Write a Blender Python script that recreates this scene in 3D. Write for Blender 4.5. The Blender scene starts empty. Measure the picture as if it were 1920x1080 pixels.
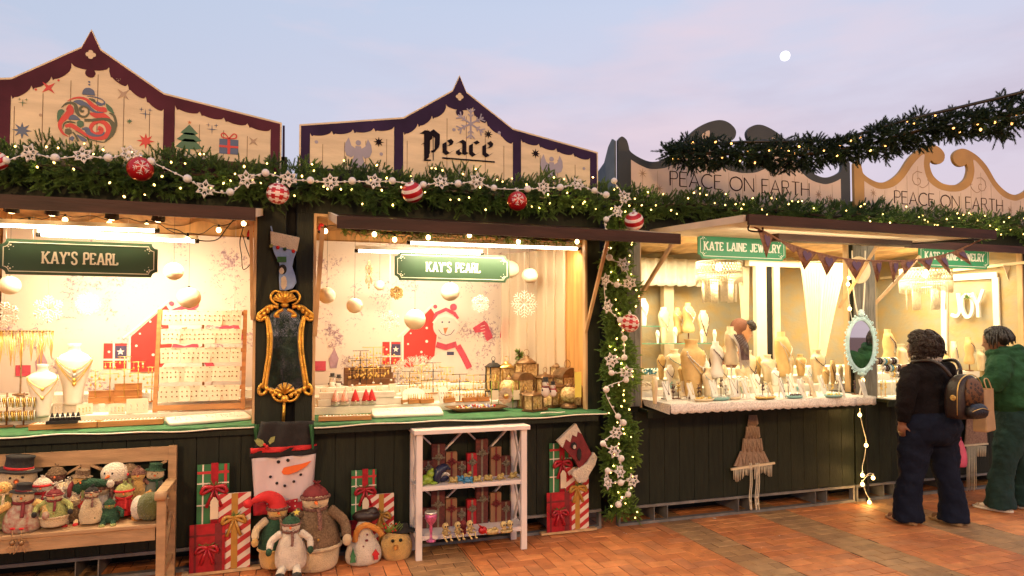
import bpy,math,random
import numpy as np
from mathutils import Vector,Matrix,Euler
R=math.radians
sc=bpy.context.scene
col=sc.collection
rnd=random.Random(7)
F_PX,CAM_D,CAM_H,YAW,PIT,SHY=1244.0,5.05,1.64,R(18.4),R(2.0),36.6
cam_d=bpy.data.cameras.new('camera');cam=bpy.data.objects.new('camera',cam_d);col.objects.link(cam)
cam.location=(0,-CAM_D,CAM_H);cam.rotation_euler=(R(90)+PIT,0,-YAW)
cam_d.sensor_width=36;cam_d.lens=36*F_PX/1920;cam_d.shift_y=SHY/1920
cam_d.clip_start=0.05;cam_d.clip_end=3000
sc.camera=cam
sc.view_settings.view_transform='Standard';sc.view_settings.look='None'
sc.view_settings.exposure=0.12;sc.view_settings.gamma=1.0;sc.view_settings.use_curve_mapping=False
sc.cycles.use_denoising=True
sc.cycles.max_bounces=6;sc.cycles.diffuse_bounces=3;sc.cycles.glossy_bounces=3
sc.cycles.transparent_max_bounces=10;sc.cycles.transmission_bounces=4
sc.cycles.sample_clamp_indirect=4.0;sc.cycles.caustics_reflective=False;sc.cycles.caustics_refractive=False
SUN_EL,SUN_ROT=R(6),R(200)
w=bpy.data.worlds.new('World');sc.world=w;w.use_nodes=True
nt=w.node_tree;N=nt.nodes;L=nt.links;N.clear()
def wn(t,**k):
 n=N.new(t)
 for a,b in k.items():setattr(n,a,b)
 return n
out=wn('ShaderNodeOutputWorld');bg=wn('ShaderNodeBackground')
tc=wn('ShaderNodeTexCoord');sep=wn('ShaderNodeSeparateXYZ');L.new(tc.outputs['Generated'],sep.inputs[0])
sky=wn('ShaderNodeTexSky',sky_type='NISHITA',sun_disc=False);sky.sun_elevation=SUN_EL;sky.sun_rotation=SUN_ROT
rz=wn('ShaderNodeValToRGB');e=rz.color_ramp.elements
e[0].position=0.0;e[0].color=(0.62,0.50,0.56,1)
e[1].position=0.60;e[1].color=(0.40,0.53,0.76,1)
for p,c in((0.16,(0.72,0.59,0.70,1)),(0.30,(0.70,0.65,0.79,1)),(0.44,(0.60,0.65,0.83,1))):
 q=rz.color_ramp.elements.new(p);q.color=c
L.new(sep.outputs['Z'],rz.inputs[0])
rx=wn('ShaderNodeMapRange');rx.inputs[1].default_value=-0.75;rx.inputs[2].default_value=0.45
L.new(sep.outputs['X'],rx.inputs[0])
blue=wn('ShaderNodeMixRGB');blue.inputs[1].default_value=(0.47,0.57,0.74,1)
L.new(rx.outputs[0],blue.inputs[0]);L.new(rz.outputs[0],blue.inputs[2])
mp=wn('ShaderNodeMapping');mp.inputs['Scale'].default_value=(1.1,1.1,4.5);L.new(tc.outputs['Generated'],mp.inputs[0])
cn=wn('ShaderNodeTexNoise');cn.inputs['Scale'].default_value=2.3;cn.inputs['Detail'].default_value=6;cn.inputs['Roughness'].default_value=0.55
L.new(mp.outputs[0],cn.inputs[0])
cr=wn('ShaderNodeMapRange');cr.inputs[1].default_value=0.43;cr.inputs[2].default_value=0.62;L.new(cn.outputs['Fac'],cr.inputs[0])
lowc=wn('ShaderNodeMapRange');lowc.inputs[1].default_value=0.42;lowc.inputs[2].default_value=0.12;L.new(sep.outputs['Z'],lowc.inputs[0])
mm=wn('ShaderNodeMath',operation='MULTIPLY');L.new(cr.outputs[0],mm.inputs[0]);L.new(lowc.outputs[0],mm.inputs[1])
mm2=wn('ShaderNodeMath',operation='MULTIPLY');L.new(mm.outputs[0],mm2 .inputs[0]);L.new(rx.outputs[0],mm2 .inputs[1])
cl=wn('ShaderNodeMixRGB');cl.inputs[2].default_value=(0.50,0.385,0.50,1)
L.new(mm2 .outputs[0],cl.inputs[0]);L.new(blue.outputs[0],cl.inputs[1])
cn2=wn('ShaderNodeTexNoise');cn2 .inputs['Scale'].default_value=2.6;cn2 .inputs['Detail'].default_value=5;L.new(mp.outputs[0],cn2 .inputs[0])
c2=wn('ShaderNodeMapRange');c2 .inputs[1].default_value=0.44;c2 .inputs[2].default_value=0.66;c2 .inputs[4].default_value=0.75;L.new(cn2 .outputs['Fac'],c2 .inputs[0])
cl2=wn('ShaderNodeMixRGB');cl2 .inputs[2].default_value=(0.84,0.66,0.74,1)
L.new(c2 .outputs[0],cl2 .inputs[0]);L.new(cl.outputs[0],cl2 .inputs[1])
mixs=wn('ShaderNodeMixRGB',blend_type='ADD');mixs.inputs[0].default_value=0.02
L.new(cl2 .outputs[0],mixs.inputs[1]);L.new(sky.outputs[0],mixs.inputs[2])
L.new(mixs.outputs[0],bg.inputs[0]);bg.inputs[1].default_value=0.88;L.new(bg.outputs[0],out.inputs[0])
sd=bpy.data.lights.new('sun','SUN');sd.energy=0.12;sd.angle=R(12);sd.color=(1,0.72,0.6)
so=bpy.data.objects.new('sun',sd);col.objects.link(so)
so.rotation_euler=(R(90)-SUN_EL,0,R(180)-SUN_ROT+R(180))
def lamp(name,kind,loc,power,color,size=0.1,rot=None,sy=None,spread=None):
 d=bpy.data.lights.new(name,kind);d.energy=power;d.color=color
 if kind=='AREA':
  d.size=size
  if sy:d.shape='RECTANGLE';d.size_y=sy
  if spread:d.spread=R(spread)
 else:d.shadow_soft_size=size
 o=bpy.data.objects.new(name,d);col.objects.link(o);o.location=loc
 if rot:o.rotation_euler=rot
 return o
WARM=(1.0,0.57,0.215)
for nm,l,p in(('square_lamp',(-3.2,-6.6,3.6),800),('square_lamp',(2.2,-8.5,4.2),760),('square_lamp',(8.2,-7.5,4.0),480)):
 lamp(nm,'POINT',l,p,WARM,0.25)
FWv=Vector((math.sin(YAW)*math.cos(PIT),math.cos(YAW)*math.cos(PIT),math.sin(PIT)))
RTv=Vector((math.cos(YAW),-math.sin(YAW),0))
UPv=Vector((-math.sin(YAW)*math.sin(PIT),-math.cos(YAW)*math.sin(PIT),math.cos(PIT)))
def ray(px,py):return FWv+RTv*((px-960)/F_PX)+UPv*((540-py+SHY)/F_PX)
def at(px,py,Y):
 d=ray(px,py);t=(Y+CAM_D)/d.y
 return Vector((d.x*t,Y,CAM_H+d.z*t))
def atz(px,py,Z):
 d=ray(px,py);t=(Z-CAM_H)/d.z
 return Vector((d.x*t,-CAM_D+d.y*t,Z))
def ppm(p):
 return F_PX/(Vector(p)-cam.location).dot(FWv)
MATS={}
def mat(name,color,rough=0.6,var=0.0,vs=8,bump=0.0,bs=40,metal=0.0,emit=None,es=1.0,c2=None,spec=0.5,alpha=1.0,trans=0.0,stretch=None,sheen=0.0,sub=0.0):
 if name in MATS:return MATS[name]
 m=bpy.data.materials.new(name);m.use_nodes=True;n=m.node_tree.nodes;l=m.node_tree.links
 b=n['Principled BSDF'];b.inputs['Base Color'].default_value=(*color,1);b.inputs['Roughness'].default_value=rough
 b.inputs['Metallic'].default_value=metal;b.inputs['Specular IOR Level'].default_value=spec
 b.inputs['Alpha'].default_value=alpha;b.inputs['Transmission Weight'].default_value=trans
 b.inputs['Sheen Weight'].default_value=sheen
 if sub:b.inputs['Subsurface Weight'].default_value=sub;b.inputs['Subsurface Radius'].default_value=(0.02,0.01,0.006)
 if emit:b.inputs['Emission Color'].default_value=(*emit,1);b.inputs['Emission Strength'].default_value=es
 if var or bump:
  t=n.new('ShaderNodeTexCoord');mp=n.new('ShaderNodeMapping');l.new(t.outputs['Object'],mp.inputs[0])
  if stretch:mp.inputs['Scale'].default_value=stretch
 if var:
  z=n.new('ShaderNodeTexNoise');z.inputs['Scale'].default_value=vs;z.inputs['Detail'].default_value=5;l.new(mp.outputs[0],z.inputs[0])
  k=n.new('ShaderNodeValToRGB');k.color_ramp.elements[0].position=0.3;k.color_ramp.elements[1].position=0.7
  c2_=c2 or tuple(min(1,c*(1+var))for c in color)
  c1_=color if c2 else tuple(c*(1-var)for c in color)
  k.color_ramp.elements[0].color=(*c1_,1);k.color_ramp.elements[1].color=(*c2_,1)
  l.new(z.outputs['Fac'],k.inputs[0]);l.new(k.outputs[0],b.inputs['Base Color'])
 if bump:
  z2=n.new('ShaderNodeTexNoise');z2 .inputs['Scale'].default_value=bs;z2 .inputs['Detail'].default_value=4;l.new(mp.outputs[0],z2 .inputs[0])
  bp=n.new('ShaderNodeBump');bp.inputs['Strength'].default_value=bump;bp.inputs['Distance'].default_value=0.022 if sheen or 'plush' in name or 'knit' in name else 0.01
  l.new(z2 .outputs['Fac'],bp.inputs['Height']);l.new(bp.outputs[0],b.inputs['Normal'])
 MATS[name]=m
 return m
def M(name):return MATS[name]
mat('green_paint',(0.007,0.010,0.005),0.6,0.35,6,0.35,30,stretch=(6,6,0.7),c2=(0.015,0.020,0.010),spec=.3)
mat('gap_black',(0.004,0.004,0.004),0.9)
mat('brown_trim',(0.036,0.014,0.010),0.5,0.4,6,0.2,30,stretch=(0.5,4,4),spec=.2)
mat('cream_ply',(0.60,0.44,0.27),0.65,0.12,5,0.15,30,stretch=(0.5,4,4))
mat('cream_board',(0.62,0.505,0.35),0.7,0.12,4,0.2,40,stretch=(1,4,5),spec=.2)
mat('purple_warm',(0.068,0.015,0.027),0.7,0.25,5,spec=.15)
mat('purple_cool',(0.026,0.013,0.046),0.7,0.25,5,spec=.15)
mat('plank_line',(0.16,0.10,0.06),0.8)
mat('ink_black',(0.010,0.007,0.012),0.8,spec=.1)
mat('print_red',(0.50,0.025,0.02),0.5,0.1)
mat('print_blue',(0.055,0.085,0.17),0.5,0.1)
mat('print_green',(0.03,0.11,0.055),0.5,0.1)
mat('print_olive',(0.06,0.065,0.03),0.5,0.1)
mat('print_grey',(0.28,0.26,0.33),0.6,0.1)
mat('print_taupe',(0.36,0.25,0.17),0.6,0.1)
mat('print_orange',(0.50,0.16,0.05),0.6)
mat('steel',(0.20,0.19,0.18),0.55,0.3,10,0.2,30,metal=0.3)
mat('interior_wood',(0.62,0.30,0.09),0.55,0.25,3,0.15,20,stretch=(6,6,0.6))
mat('pale_wood',(0.52,0.34,0.17),0.55,0.2,4,0.2,25,stretch=(4,4,1))
mat('bench_wood',(0.36,0.22,0.11),0.6,0.25,5,0.3,30,stretch=(1,5,5))
mat('oak',(0.45,0.20,0.06),0.5,0.25,6,0.1,30,stretch=(1,5,5))
mat('dark_oak',(0.20,0.085,0.03),0.5,0.25,6,0.1,30)
mat('white_paint',(0.72,0.64,0.60),0.45,0.06,5,0.1,25)
mat('white_linen',(0.76,0.71,0.60),0.8,0.06,20,0.3,120)
mat('off_white',(0.72,0.66,0.56),0.7,0.08,12,0.2,60)
mat('paper_card',(0.66,0.56,0.42),0.7,0.05,20)
mat('foam_ball',(0.80,0.68,0.50),0.8,0.05,9,0.1,40)
mat('gold_leaf',(0.75,0.42,0.07),0.32,0.3,14,0.5,60,metal=0.85)
mat('brass',(0.72,0.48,0.15),0.3,0.2,20,metal=0.9)
mat('gold_chain',(0.80,0.55,0.15),0.3,metal=0.8)
mat('silver',(0.72,0.70,0.66),0.3,metal=0.85)
mat('antique_bronze',(0.20,0.11,0.05),0.4,0.4,20,0.3,60,metal=0.6)
mat('black_metal',(0.018,0.016,0.015),0.45,0.2,metal=0.2)
mat('black_felt',(0.016,0.014,0.014),0.9,0.3,20,0.4,90)
mat('red_felt',(0.50,0.018,0.02),0.85,0.2,20,0.4,90)
mat('dark_red',(0.16,0.015,0.018),0.8,0.25,20,0.4,90)
mat('cloth_green',(0.03,0.13,0.045),0.8,0.35,14,0.5,60)
mat('green_sign',(0.030,0.068,0.032),0.45,0.12,3)
mat('teal_sign',(0.035,0.27,0.13),0.45,0.08,3)
mat('sign_cream',(0.80,0.74,0.58),0.6)
mat('sign_white',(0.85,0.85,0.80),0.6)
mat('plush_cream',(0.62,0.47,0.28),0.95,0.2,12,0.8,140,sheen=0.3)
mat('plush_yellow',(0.62,0.38,0.11),0.95,0.25,10,0.8,120,sheen=0.3)
mat('plush_orange',(0.62,0.25,0.05),0.95,0.2,12,0.8,140)
mat('plush_white',(0.70,0.60,0.48),0.95,0.15,14,0.9,120,sheen=0.3)
mat('plush_green',(0.10,0.11,0.02),0.95,0.3,10,0.8,140,sheen=0.3)
mat('knit_green',(0.36,0.38,0.13),0.95,0.2,40,0.9,160)
mat('knit_dark_green',(0.02,0.07,0.035),0.95,0.3,30,0.9,120)
mat('knit_brown',(0.13,0.075,0.04),0.95,0.9,90,1.0,160,c2=(0.32,0.21,0.12))
mat('knit_maroon',(0.10,0.025,0.03),0.95,0.8,90,1.0,160,c2=(0.38,0.20,0.14))
mat('carrot',(0.70,0.13,0.02),0.7,0.15)
mat('bead_white',(0.70,0.65,0.62),0.75,0.08,30,0.5,120)
mat('bauble_red',(0.42,0.008,0.012),0.32,0.15,spec=0.6,metal=0.25)
mat('bauble_white',(0.75,0.62,0.58),0.7,0.1,60,0.6,120)
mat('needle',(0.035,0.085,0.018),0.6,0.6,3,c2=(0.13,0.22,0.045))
mat('needle_lit',(0.07,0.15,0.025),0.6,0.6,3,c2=(0.19,0.30,0.05))  # brighter copy of the needle green, awning light put into the colour
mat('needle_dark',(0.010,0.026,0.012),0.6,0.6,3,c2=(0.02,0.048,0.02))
mat('wire_green',(0.012,0.02,0.01),0.6)
mat('brown_stem',(0.05,0.03,0.015),0.8)
mat('bulb_warm',(1,0.8,0.4),0.5,emit=(1,0.62,0.16),es=7)
mat('bulb_amber',(1,0.7,0.3),0.5,emit=(1,0.42,0.10),es=6)
mat('bulb_big',(1,0.8,0.5),0.5,emit=(1,0.66,0.28),es=14)
mat('tube_glow',(1,1,1),0.5,emit=(1,0.84,0.60),es=16)
mat('mirror',(0.85,0.85,0.85),0.02,metal=1.0)
mat('glass',(0.8,0.95,0.85),0.05,trans=0.0,alpha=0.25)
mat('glass_edge',(0.10,0.32,0.20),0.2)
mat('skin_brown',(0.20,0.085,0.045),0.5,0.15,10,sub=0.1)
mat('hair_black',(0.012,0.007,0.005),0.5,0.5,30,0.5,80)
mat('hair_brown',(0.018,0.007,0.004),0.5,0.5,30,0.5,80)
mat('knit_black',(0.007,0.005,0.006),0.95,0.4,10,0.5,60,spec=.2)
mat('denim',(0.0035,0.005,0.014),0.9,0.5,7,0.5,60,c2=(0.008,0.012,0.028),spec=.2)
mat('teal_trouser',(0.004,0.028,0.027),0.9,0.3,6,0.5,50)
mat('hoodie_green',(0.016,0.058,0.026),0.95,0.3,6,0.6,50,spec=.2)
mat('kraft',(0.42,0.26,0.13),0.8,0.12,8,0.4,20)
mat('mint_paper',(0.42,0.62,0.50),0.7)
mat('pink_plastic',(0.62,0.10,0.20),0.5,0.15)
mat('leather_black',(0.006,0.005,0.006),0.3,0.3,20,0.4,60)
mat('leather_brown',(0.018,0.009,0.008),0.4,0.2,20,0.4,60)
mat('shoe_white',(0.62,0.56,0.50),0.6,0.1,20)
mat('burlap',(0.34,0.20,0.14),0.95,0.3,60,0.8,200)
mat('heart_violet',(0.15,0.11,0.21),0.9)
mat('mint_frame',(0.50,0.72,0.76),0.5,0.15,20,0.5,60)
mat('macrame',(0.72,0.62,0.46),0.9,0.1,40,0.7,160)
mat('macrame_mauve',(0.36,0.25,0.175),0.9,0.15,50,0.8,160)
mat('sheer',(0.80,0.66,0.48),0.9,alpha=0.55)
mat('drape_cream',(0.78,0.66,0.48),0.9,0.06,8,0.3,40)
mat('bust_linen',(0.64,0.43,0.18),0.8,0.12,14,0.3,80)
mat('bust_cream',(0.76,0.62,0.40),0.75,0.08,14,0.2,80)
mat('bust_white',(0.82,0.78,0.70),0.6,0.04)
mat('teal_box',(0.25,0.45,0.42),0.7)
mat('brown_scarf',(0.10,0.032,0.015),0.85,0.25,8,0.5,60)
mat('bead_dark',(0.06,0.02,0.03),0.4)
mat('turquoise',(0.10,0.30,0.38),0.5,0.3)
mat('stone_white',(0.75,0.72,0.66),0.5,0.1)
mat('blue_fleece',(0.22,0.33,0.62),0.9,0.12,12,0.4,80)
mat('moon',(1,1,1),1,emit=(1.0,0.93,0.86),es=1.3)
def frame_of(d):
 d=Vector(d).normalized();u=Vector((0,0,1))if abs(d.z)<0.95 else Vector((1,0,0))
 a=d.cross(u).normalized();return a,a.cross(d).normalized()
def cat(pts,n=6,closed=False):
 P=[Vector(p)for p in pts];o=[];m=len(P)
 for i in range(m if closed else m-1):
  if closed:a,b,c,d=P[i-1],P[i],P[(i+1)%m],P[(i+2)%m]
  else:a,b,c,d=P[max(i-1,0)],P[i],P[i+1],P[min(i+2,m-1)]
  for k in range(n):
   t=k/n
   o.append(0.5*((2*b)+(c-a)*t+(2*a-5*b+4*c-d)*t*t+(3*b-a-3*c+d)*t**3))
 if not closed:o.append(P[-1])
 return o
PILE=[bpy.data.textures.new('pile','CLOUDS')];PILE[0].noise_scale=.011;PILE[0].noise_depth=1
class MB:
 def __init__(s,X=None):s.v=[];s.f=[];s.mi=[];s.sm=[];s.c=0;s.X=X
 def add(s,vs,fs,smooth=False,X=None):
  b=len(s.v);X=X or s.X
  s.v+=[tuple(X@Vector(v))for v in vs]if X else[tuple(v)for v in vs]
  for f in fs:s.f.append([i+b for i in f]);s.mi.append(s.c);s.sm.append(smooth)
  return s
 def m(s,i):s.c=i;return s
 def box(s,x0,x1,y0,y1,z0,z1,X=None):
  vs=[(x,y,z)for x in(x0,x1)for y in(y0,y1)for z in(z0,z1)]
  return s.add(vs,[(0,1,3,2),(4,6,7,5),(0,4,5,1),(2,3,7,6),(0,2,6,4),(1,5,7,3)],X=X)
 def cb(s,c,d,X=None):
  return s.box(c[0]-d[0]/2,c[0]+d[0]/2,c[1]-d[1]/2,c[1]+d[1]/2,c[2]-d[2]/2,c[2]+d[2]/2,X)
 def bar(s,p,q,w,h,up=None):
  p,q=Vector(p),Vector(q);d=q-p;a,b=frame_of(d)
  if up is not None:
   a=d.normalized().cross(Vector(up)).normalized();b=a.cross(d.normalized())
  vs=[o+a*(i*w/2)+b*(j*h/2)for o in(p,q)for i,j in((-1,-1),(1,-1),(1,1),(-1,1))]
  return s.add(vs,[(0,1,2,3),(7,6,5,4),(0,4,5,1),(1,5,6,2),(2,6,7,3),(3,7,4,0)])
 def tube(s,pts,r,n=6,closed=False,X=None):
  P=[Vector(p)for p in pts];m=len(P);vs=[];fs=[]
  rs=r if isinstance(r,(list,tuple))else[r]*m
  pa=None
  for i,p in enumerate(P):
   d=(P[(i+1)%m]-P[i-1])if closed else(P[min(i+1,m-1)]-P[max(i-1,0)])
   if d.length<1e-9:d=Vector((0,0,1))
   d.normalize()
   if pa is None:a,b=frame_of(d)
   else:
    a=pa-d*pa.dot(d)
    if a.length<1e-6:a,b=frame_of(d)
    a.normalize();b=a.cross(d)
   pa=a
   for k in range(n):
    t=2*math.pi*k/n;vs.append(p+(a*math.cos(t)+b*math.sin(t))*rs[i])
  for i in range(m if closed else m-1):
   j=(i+1)%m
   for k in range(n):fs.append((i*n+k,i*n+(k+1)%n,j*n+(k+1)%n,j*n+k))
  if not closed:fs+=[tuple(range(n))[::-1],tuple(range((m-1)*n,m*n))]
  return s.add(vs,fs,True,X)
 def loft(s,secs,n=16,X=None,caps=True,smooth=True):
  vs=[];fs=[]
  for q in secs:
   pw=q[5]if len(q)>5 else 2
   for k in range(n):
    t=2*math.pi*k/n;c,d=math.cos(t),math.sin(t)
    vs.append((q[0]+q[3]*math.copysign(abs(c)**(2/pw),c),q[1]+q[4]*math.copysign(abs(d)**(2/pw),d),q[2]))
  for i in range(len(secs)-1):
   for k in range(n):fs.append((i*n+k,i*n+(k+1)%n,(i+1)*n+(k+1)%n,(i+1)*n+k))
  if caps:fs+=[tuple(range(n))[::-1],tuple(range((len(secs)-1)*n,len(secs)*n))]
  return s.add(vs,fs,smooth,X)
 def lathe(s,prof,n=16,c=(0,0,0),X=None):return s.loft([(c[0],c[1],c[2]+z,r,r)for r,z in prof],n,X)
 def ell(s,c,r,n=14,m=9,X=None,squash=0):
  if not isinstance(r,(tuple,list)):r=(r,r,r)
  secs=[(c[0],c[1],c[2]-r[2]*math.cos(math.pi*i/m),r[0]*max(0.02,math.sin(math.pi*i/m)),r[1]*max(0.02,math.sin(math.pi*i/m)))for i in range(m+1)]
  return s.loft(secs,n,X)
 def prism(s,poly,y0,y1,X=None):
  n=len(poly);vs=[(p[0],y0,p[1])for p in poly]+[(p[0],y1,p[1])for p in poly]
  fs=[tuple(range(n)),tuple(range(n,2*n))[::-1]]+[(i,i+n,(i+1)%n+n,(i+1)%n)for i in range(n)]
  return s.add(vs,fs,X=X)
 def ribbon(s,pts,w,y,X=None,th=0.0015):
  P=[Vector((p[0],p[1]))for p in pts];m=len(P);ws=w if isinstance(w,(list,tuple))else[w]*m
  vs=[];fs=[]
  for i,p in enumerate(P):
   d=P[min(i+1,m-1)]-P[max(i-1,0)]
   if d.length<1e-9:d=Vector((1,0))
   d.normalize();nx=Vector((-d.y,d.x))*ws[i]/2
   a,b=p+nx,p-nx
   vs+=[(a.x,y,a.y),(b.x,y,b.y),(a.x,y+th,a.y),(b.x,y+th,b.y)]
  for i in range(m-1):
   o=i*4;q=o+4
   fs+=[(o,o+1,q+1,q),(o+2,q+2,q+3,o+3),(o,q,q+2,o+2),(o+1,o+3,q+3,q+1)]
  fs+=[(0,2,3,1),(4*m-4,4*m-3,4*m-1,4*m-2)]
  return s.add(vs,fs,X=X)
 def disc(s,c,r,y,n=20,th=0.0015,ry=None):
  ry=ry or r
  return s.prism([(c[0]+r*math.cos(2*math.pi*k/n),c[1]+ry*math.sin(2*math.pi*k/n))for k in range(n)],y,y+th)
 def star(s,c,ro,ri,y,n=5,th=0.0015,rot=0.0,alt=None):
  p=[]
  for k in range(2*n):
   t=math.pi*k/n+math.pi/2+rot;r=ro if k%2==0 else ri
   if alt and k%4==2:r=alt
   p.append((c[0]+r*math.cos(t),c[1]+r*math.sin(t)))
  return s.prism(p,y,y+th)
 def grid(s,fn,nu,nv,smooth=True):
  vs=[fn(i/nu,j/nv)for j in range(nv+1)for i in range(nu+1)]
  fs=[(j*(nu+1)+i,j*(nu+1)+i+1,(j+1)*(nu+1)+i+1,(j+1)*(nu+1)+i)for j in range(nv)for i in range(nu)]
  return s.add(vs,fs,smooth)
 def build(s,name,mats,parent=None,bevel=0,solid=0,subsurf=0,world=True,fix=False):
  me=bpy.data.meshes.new(name)
  V=s.v
  if parent is not None and world:
   Mi=WM[parent.name].inverted();V=[tuple(Mi@Vector(v))for v in V]
  me.from_pydata(V,[],s.f)
  for m_ in(mats if isinstance(mats,(list,tuple))else[mats]):me.materials.append(MATS[m_]if isinstance(m_,str)else m_)
  me.polygons.foreach_set('material_index',s.mi);me.polygons.foreach_set('use_smooth',s.sm);me.update()
  o=bpy.data.objects.new(name,me);col.objects.link(o)
  WM[o.name]=Matrix()
  if parent is not None:o.parent=parent;WM[o.name]=WM[parent.name]
  if bevel:q=o.modifiers.new('bevel','BEVEL');q.width=bevel;q.segments=2;q.limit_method='ANGLE'
  if isinstance(mats,str)and mats[:5]in('plush','knit_')and len(s.v)>60:
   q=o.modifiers.new('sub','SUBSURF');q.levels=q.render_levels=2;subsurf=0
   q=o.modifiers.new('pile','DISPLACE');q.texture=PILE[0];q.strength=.007;q.texture_coords='LOCAL'
  if solid:q=o.modifiers.new('solid','SOLIDIFY');q.thickness=solid;q.offset=0
  if subsurf:q=o.modifiers.new('sub','SUBSURF');q.levels=subsurf;q.render_levels=subsurf
  return o
WM={}
def thing(name,label,category,loc=(0,0,0),rz=0.0,group=None):
 o=bpy.data.objects.new(name,None);col.objects.link(o);o.location=loc;o.rotation_euler=(0,0,rz)
 o.empty_display_size=0.1
 WM[o.name]=Matrix.Translation(Vector(loc))@Matrix.Rotation(rz,4,'Z')
 o['label']=label;o['category']=category
 if group:o['group']=group
 return o
def tag(o,label,category,group=None):
 o['label']=label;o['category']=category
 if group:o['group']=group
 return o
def recenter(o,loc):
 loc=Vector(loc);o.data.transform(Matrix.Translation(-loc));o.location=loc;WM[o.name]=Matrix.Translation(loc);return o
def dup(root,loc,rz=0.0,label=None,scale=None,group=None,rot=None):
 def cp(o,par):
  c=o.copy();col.objects.link(c)
  if par:c.parent=par
  for ch in o.children:cp(ch,c)
  return c
 r=cp(root,None);r.location=loc;r.rotation_euler=rot or(0,0,rz)
 if scale:r.scale=(scale,)*3 if not isinstance(scale,tuple)else scale
 if label:r['label']=label
 if group:r['group']=group
 return r
def LX(loc,rz=0.0,s=1.0,ry=0.0,rx=0.0):return Matrix.Translation(Vector(loc))@Matrix.Rotation(rz,4,'Z')@Matrix.Rotation(ry,4,'Y')@Matrix.Rotation(rx,4,'X')@Matrix.Scale(s,4)
def chidren_fix():bpy.context.view_layer.update()
def brick_sheet():
 m=bpy.data.materials.new('far_paving');m.use_nodes=True;n=m.node_tree.nodes;l=m.node_tree.links
 b=n['Principled BSDF'];t=n.new('ShaderNodeTexCoord');k=n.new('ShaderNodeTexBrick');l.new(t.outputs['Object'],k.inputs[0])
 k.inputs['Scale'].default_value=1;k.inputs['Brick Width'].default_value=0.2;k.inputs['Row Height'].default_value=0.1;k.inputs['Mortar Size'].default_value=0.004
 k.inputs['Color1'].default_value=(0.30,0.10,0.04,1);k.inputs['Color2'].default_value=(0.24,0.08,0.035,1);k.inputs['Mortar'].default_value=(0.03,0.02,0.015,1)
 l.new(k.outputs[0],b.inputs['Base Color']);b.inputs['Roughness'].default_value=0.7
 MATS['far_paving']=m
brick_sheet()
g=MB();g.add([(-150,-200,0),(150,-200,0),(150,150,0),(-150,150,0)],[(0,1,2,3)])
o=g.build('ground','far_paving');o['kind']='structure';o.location.z=-0.012
for i,c in enumerate(((0.52,0.185,0.060),(0.46,0.155,0.052),(0.58,0.22,0.075),(0.46,0.175,0.070))):mat('brick_red%d'%i,c,0.62,0.22,9,0.5,70)
for i,c in enumerate(((0.34,0.185,0.080),(0.30,0.165,0.075),(0.37,0.21,0.095))):mat('brick_grey%d'%i,c,0.65,0.22,9,0.5,70)
mat('mortar',(0.045,0.025,0.015),0.9,0.3,20)
g=MB();g.m(7).box(-6,12,-4.2,1.2,-0.011,-0.0035)
BANDS=[(-1.62,-1.2),(0.79,1.23),(3.0,3.3),(3.95,4.32),(5.1,5.56),(7.0,7.4)]
def brick(x0,x1,y0,y1,kind):
 gp=0.0016+rnd.random()*0.0012;h=rnd.uniform(-0.0012,0.0014);t=rnd.uniform(-0.0012,0.0012);e=0.004
 x0+=gp;x1-=gp;y0+=gp;y1-=gp
 if x1-x0<0.01 or y1-y0<0.01:return
 g.m(4+rnd.randrange(3)if kind else rnd.choice((0,0,1,1,2,3)))
 vs=[(x0,y0,-0.01),(x1,y0,-0.01),(x1,y1,-0.01),(x0,y1,-0.01),(x0,y0,-0.003+h),(x1,y0,-0.003+h),(x1,y1,-0.003+h),(x0,y1,-0.003+h),(x0+e,y0+e,h+t),(x1-e,y0+e,h-t),(x1-e,y1-e,h-t),(x0+e,y1-e,h+t)]
 g.add(vs,[(0,1,5,4),(1,2,6,5),(2,3,7,6),(3,0,4,7),(4,5,9,8),(5,6,10,9),(6,7,11,10),(7,4,8,11),(8,9,10,11)])
def clip(x0,x1,y0,y1,a,b,kind):
 x0,x1=max(x0,a),min(x1,b)
 if x1>x0:brick(x0,x1,y0,y1,kind)
edges=[-3.2]
for a,b in BANDS:edges+=[a,b]
edges.append(9.4)
for i in range(len(edges)-1):
 a,b=edges[i],edges[i+1];kind=i%2
 if kind==0 and a<2:
  u=0.104
  for ix in range(int(a/u)-3,int(b/u)+3):
   for iy in range(-36,6):
    r=(ix-iy)%4
    if r==0:clip(ix*u,ix*u+2*u,iy*u,iy*u+u,a,b,kind)
    elif r==3:clip(ix*u,ix*u+u,iy*u,iy*u+2*u,a,b,kind)
 else:
  for iy in range(-38,6):
   off=(iy%2)*0.1+rnd.uniform(-.012,.012)
   x=a-0.2+off
   while x<b:clip(x,x+0.205,iy*0.102,iy*0.102+0.102,a,b,kind);x+=0.205
o=g.build('brick_paving',['brick_red0','brick_red1','brick_red2','brick_red3','brick_grey0','brick_grey1','brick_grey2','mortar']);o['kind']='structure'
g=MB();rl=random.Random(31)
for k in range(70):
 x,y=rl.uniform(-1.5,7.5),-rl.random()**1.5*2.4-.03;s_=rl.uniform(.003,.009);a=rl.uniform(0,6)
 if k==0:x,y,s_=3.52,-.06,.022
 g.m(k%3).add([(x+s_*math.cos(a+q)*rl.uniform(.6,1.4),y+s_*math.sin(a+q),.004+rl.uniform(0,.004))for q in(0,1.3,2.6,4.2)],[(0,1,2,3)])
o=g.build('ground_litter',['off_white','plank_line','brown_stem']);o['kind']='stuff';tag(o,'tiny scraps of paper and leaf bits scattered on the bricks','litter')
mb=MB();c=cam.location+ray(1472,105).normalized()*900
mb.ell((0,0,0),900*8.2/F_PX*0.95,32,16);o=mb.build('moon','moon');o.location=c;tag(o,'small white full moon in the lilac sky above the right stalls','moon')
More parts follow.
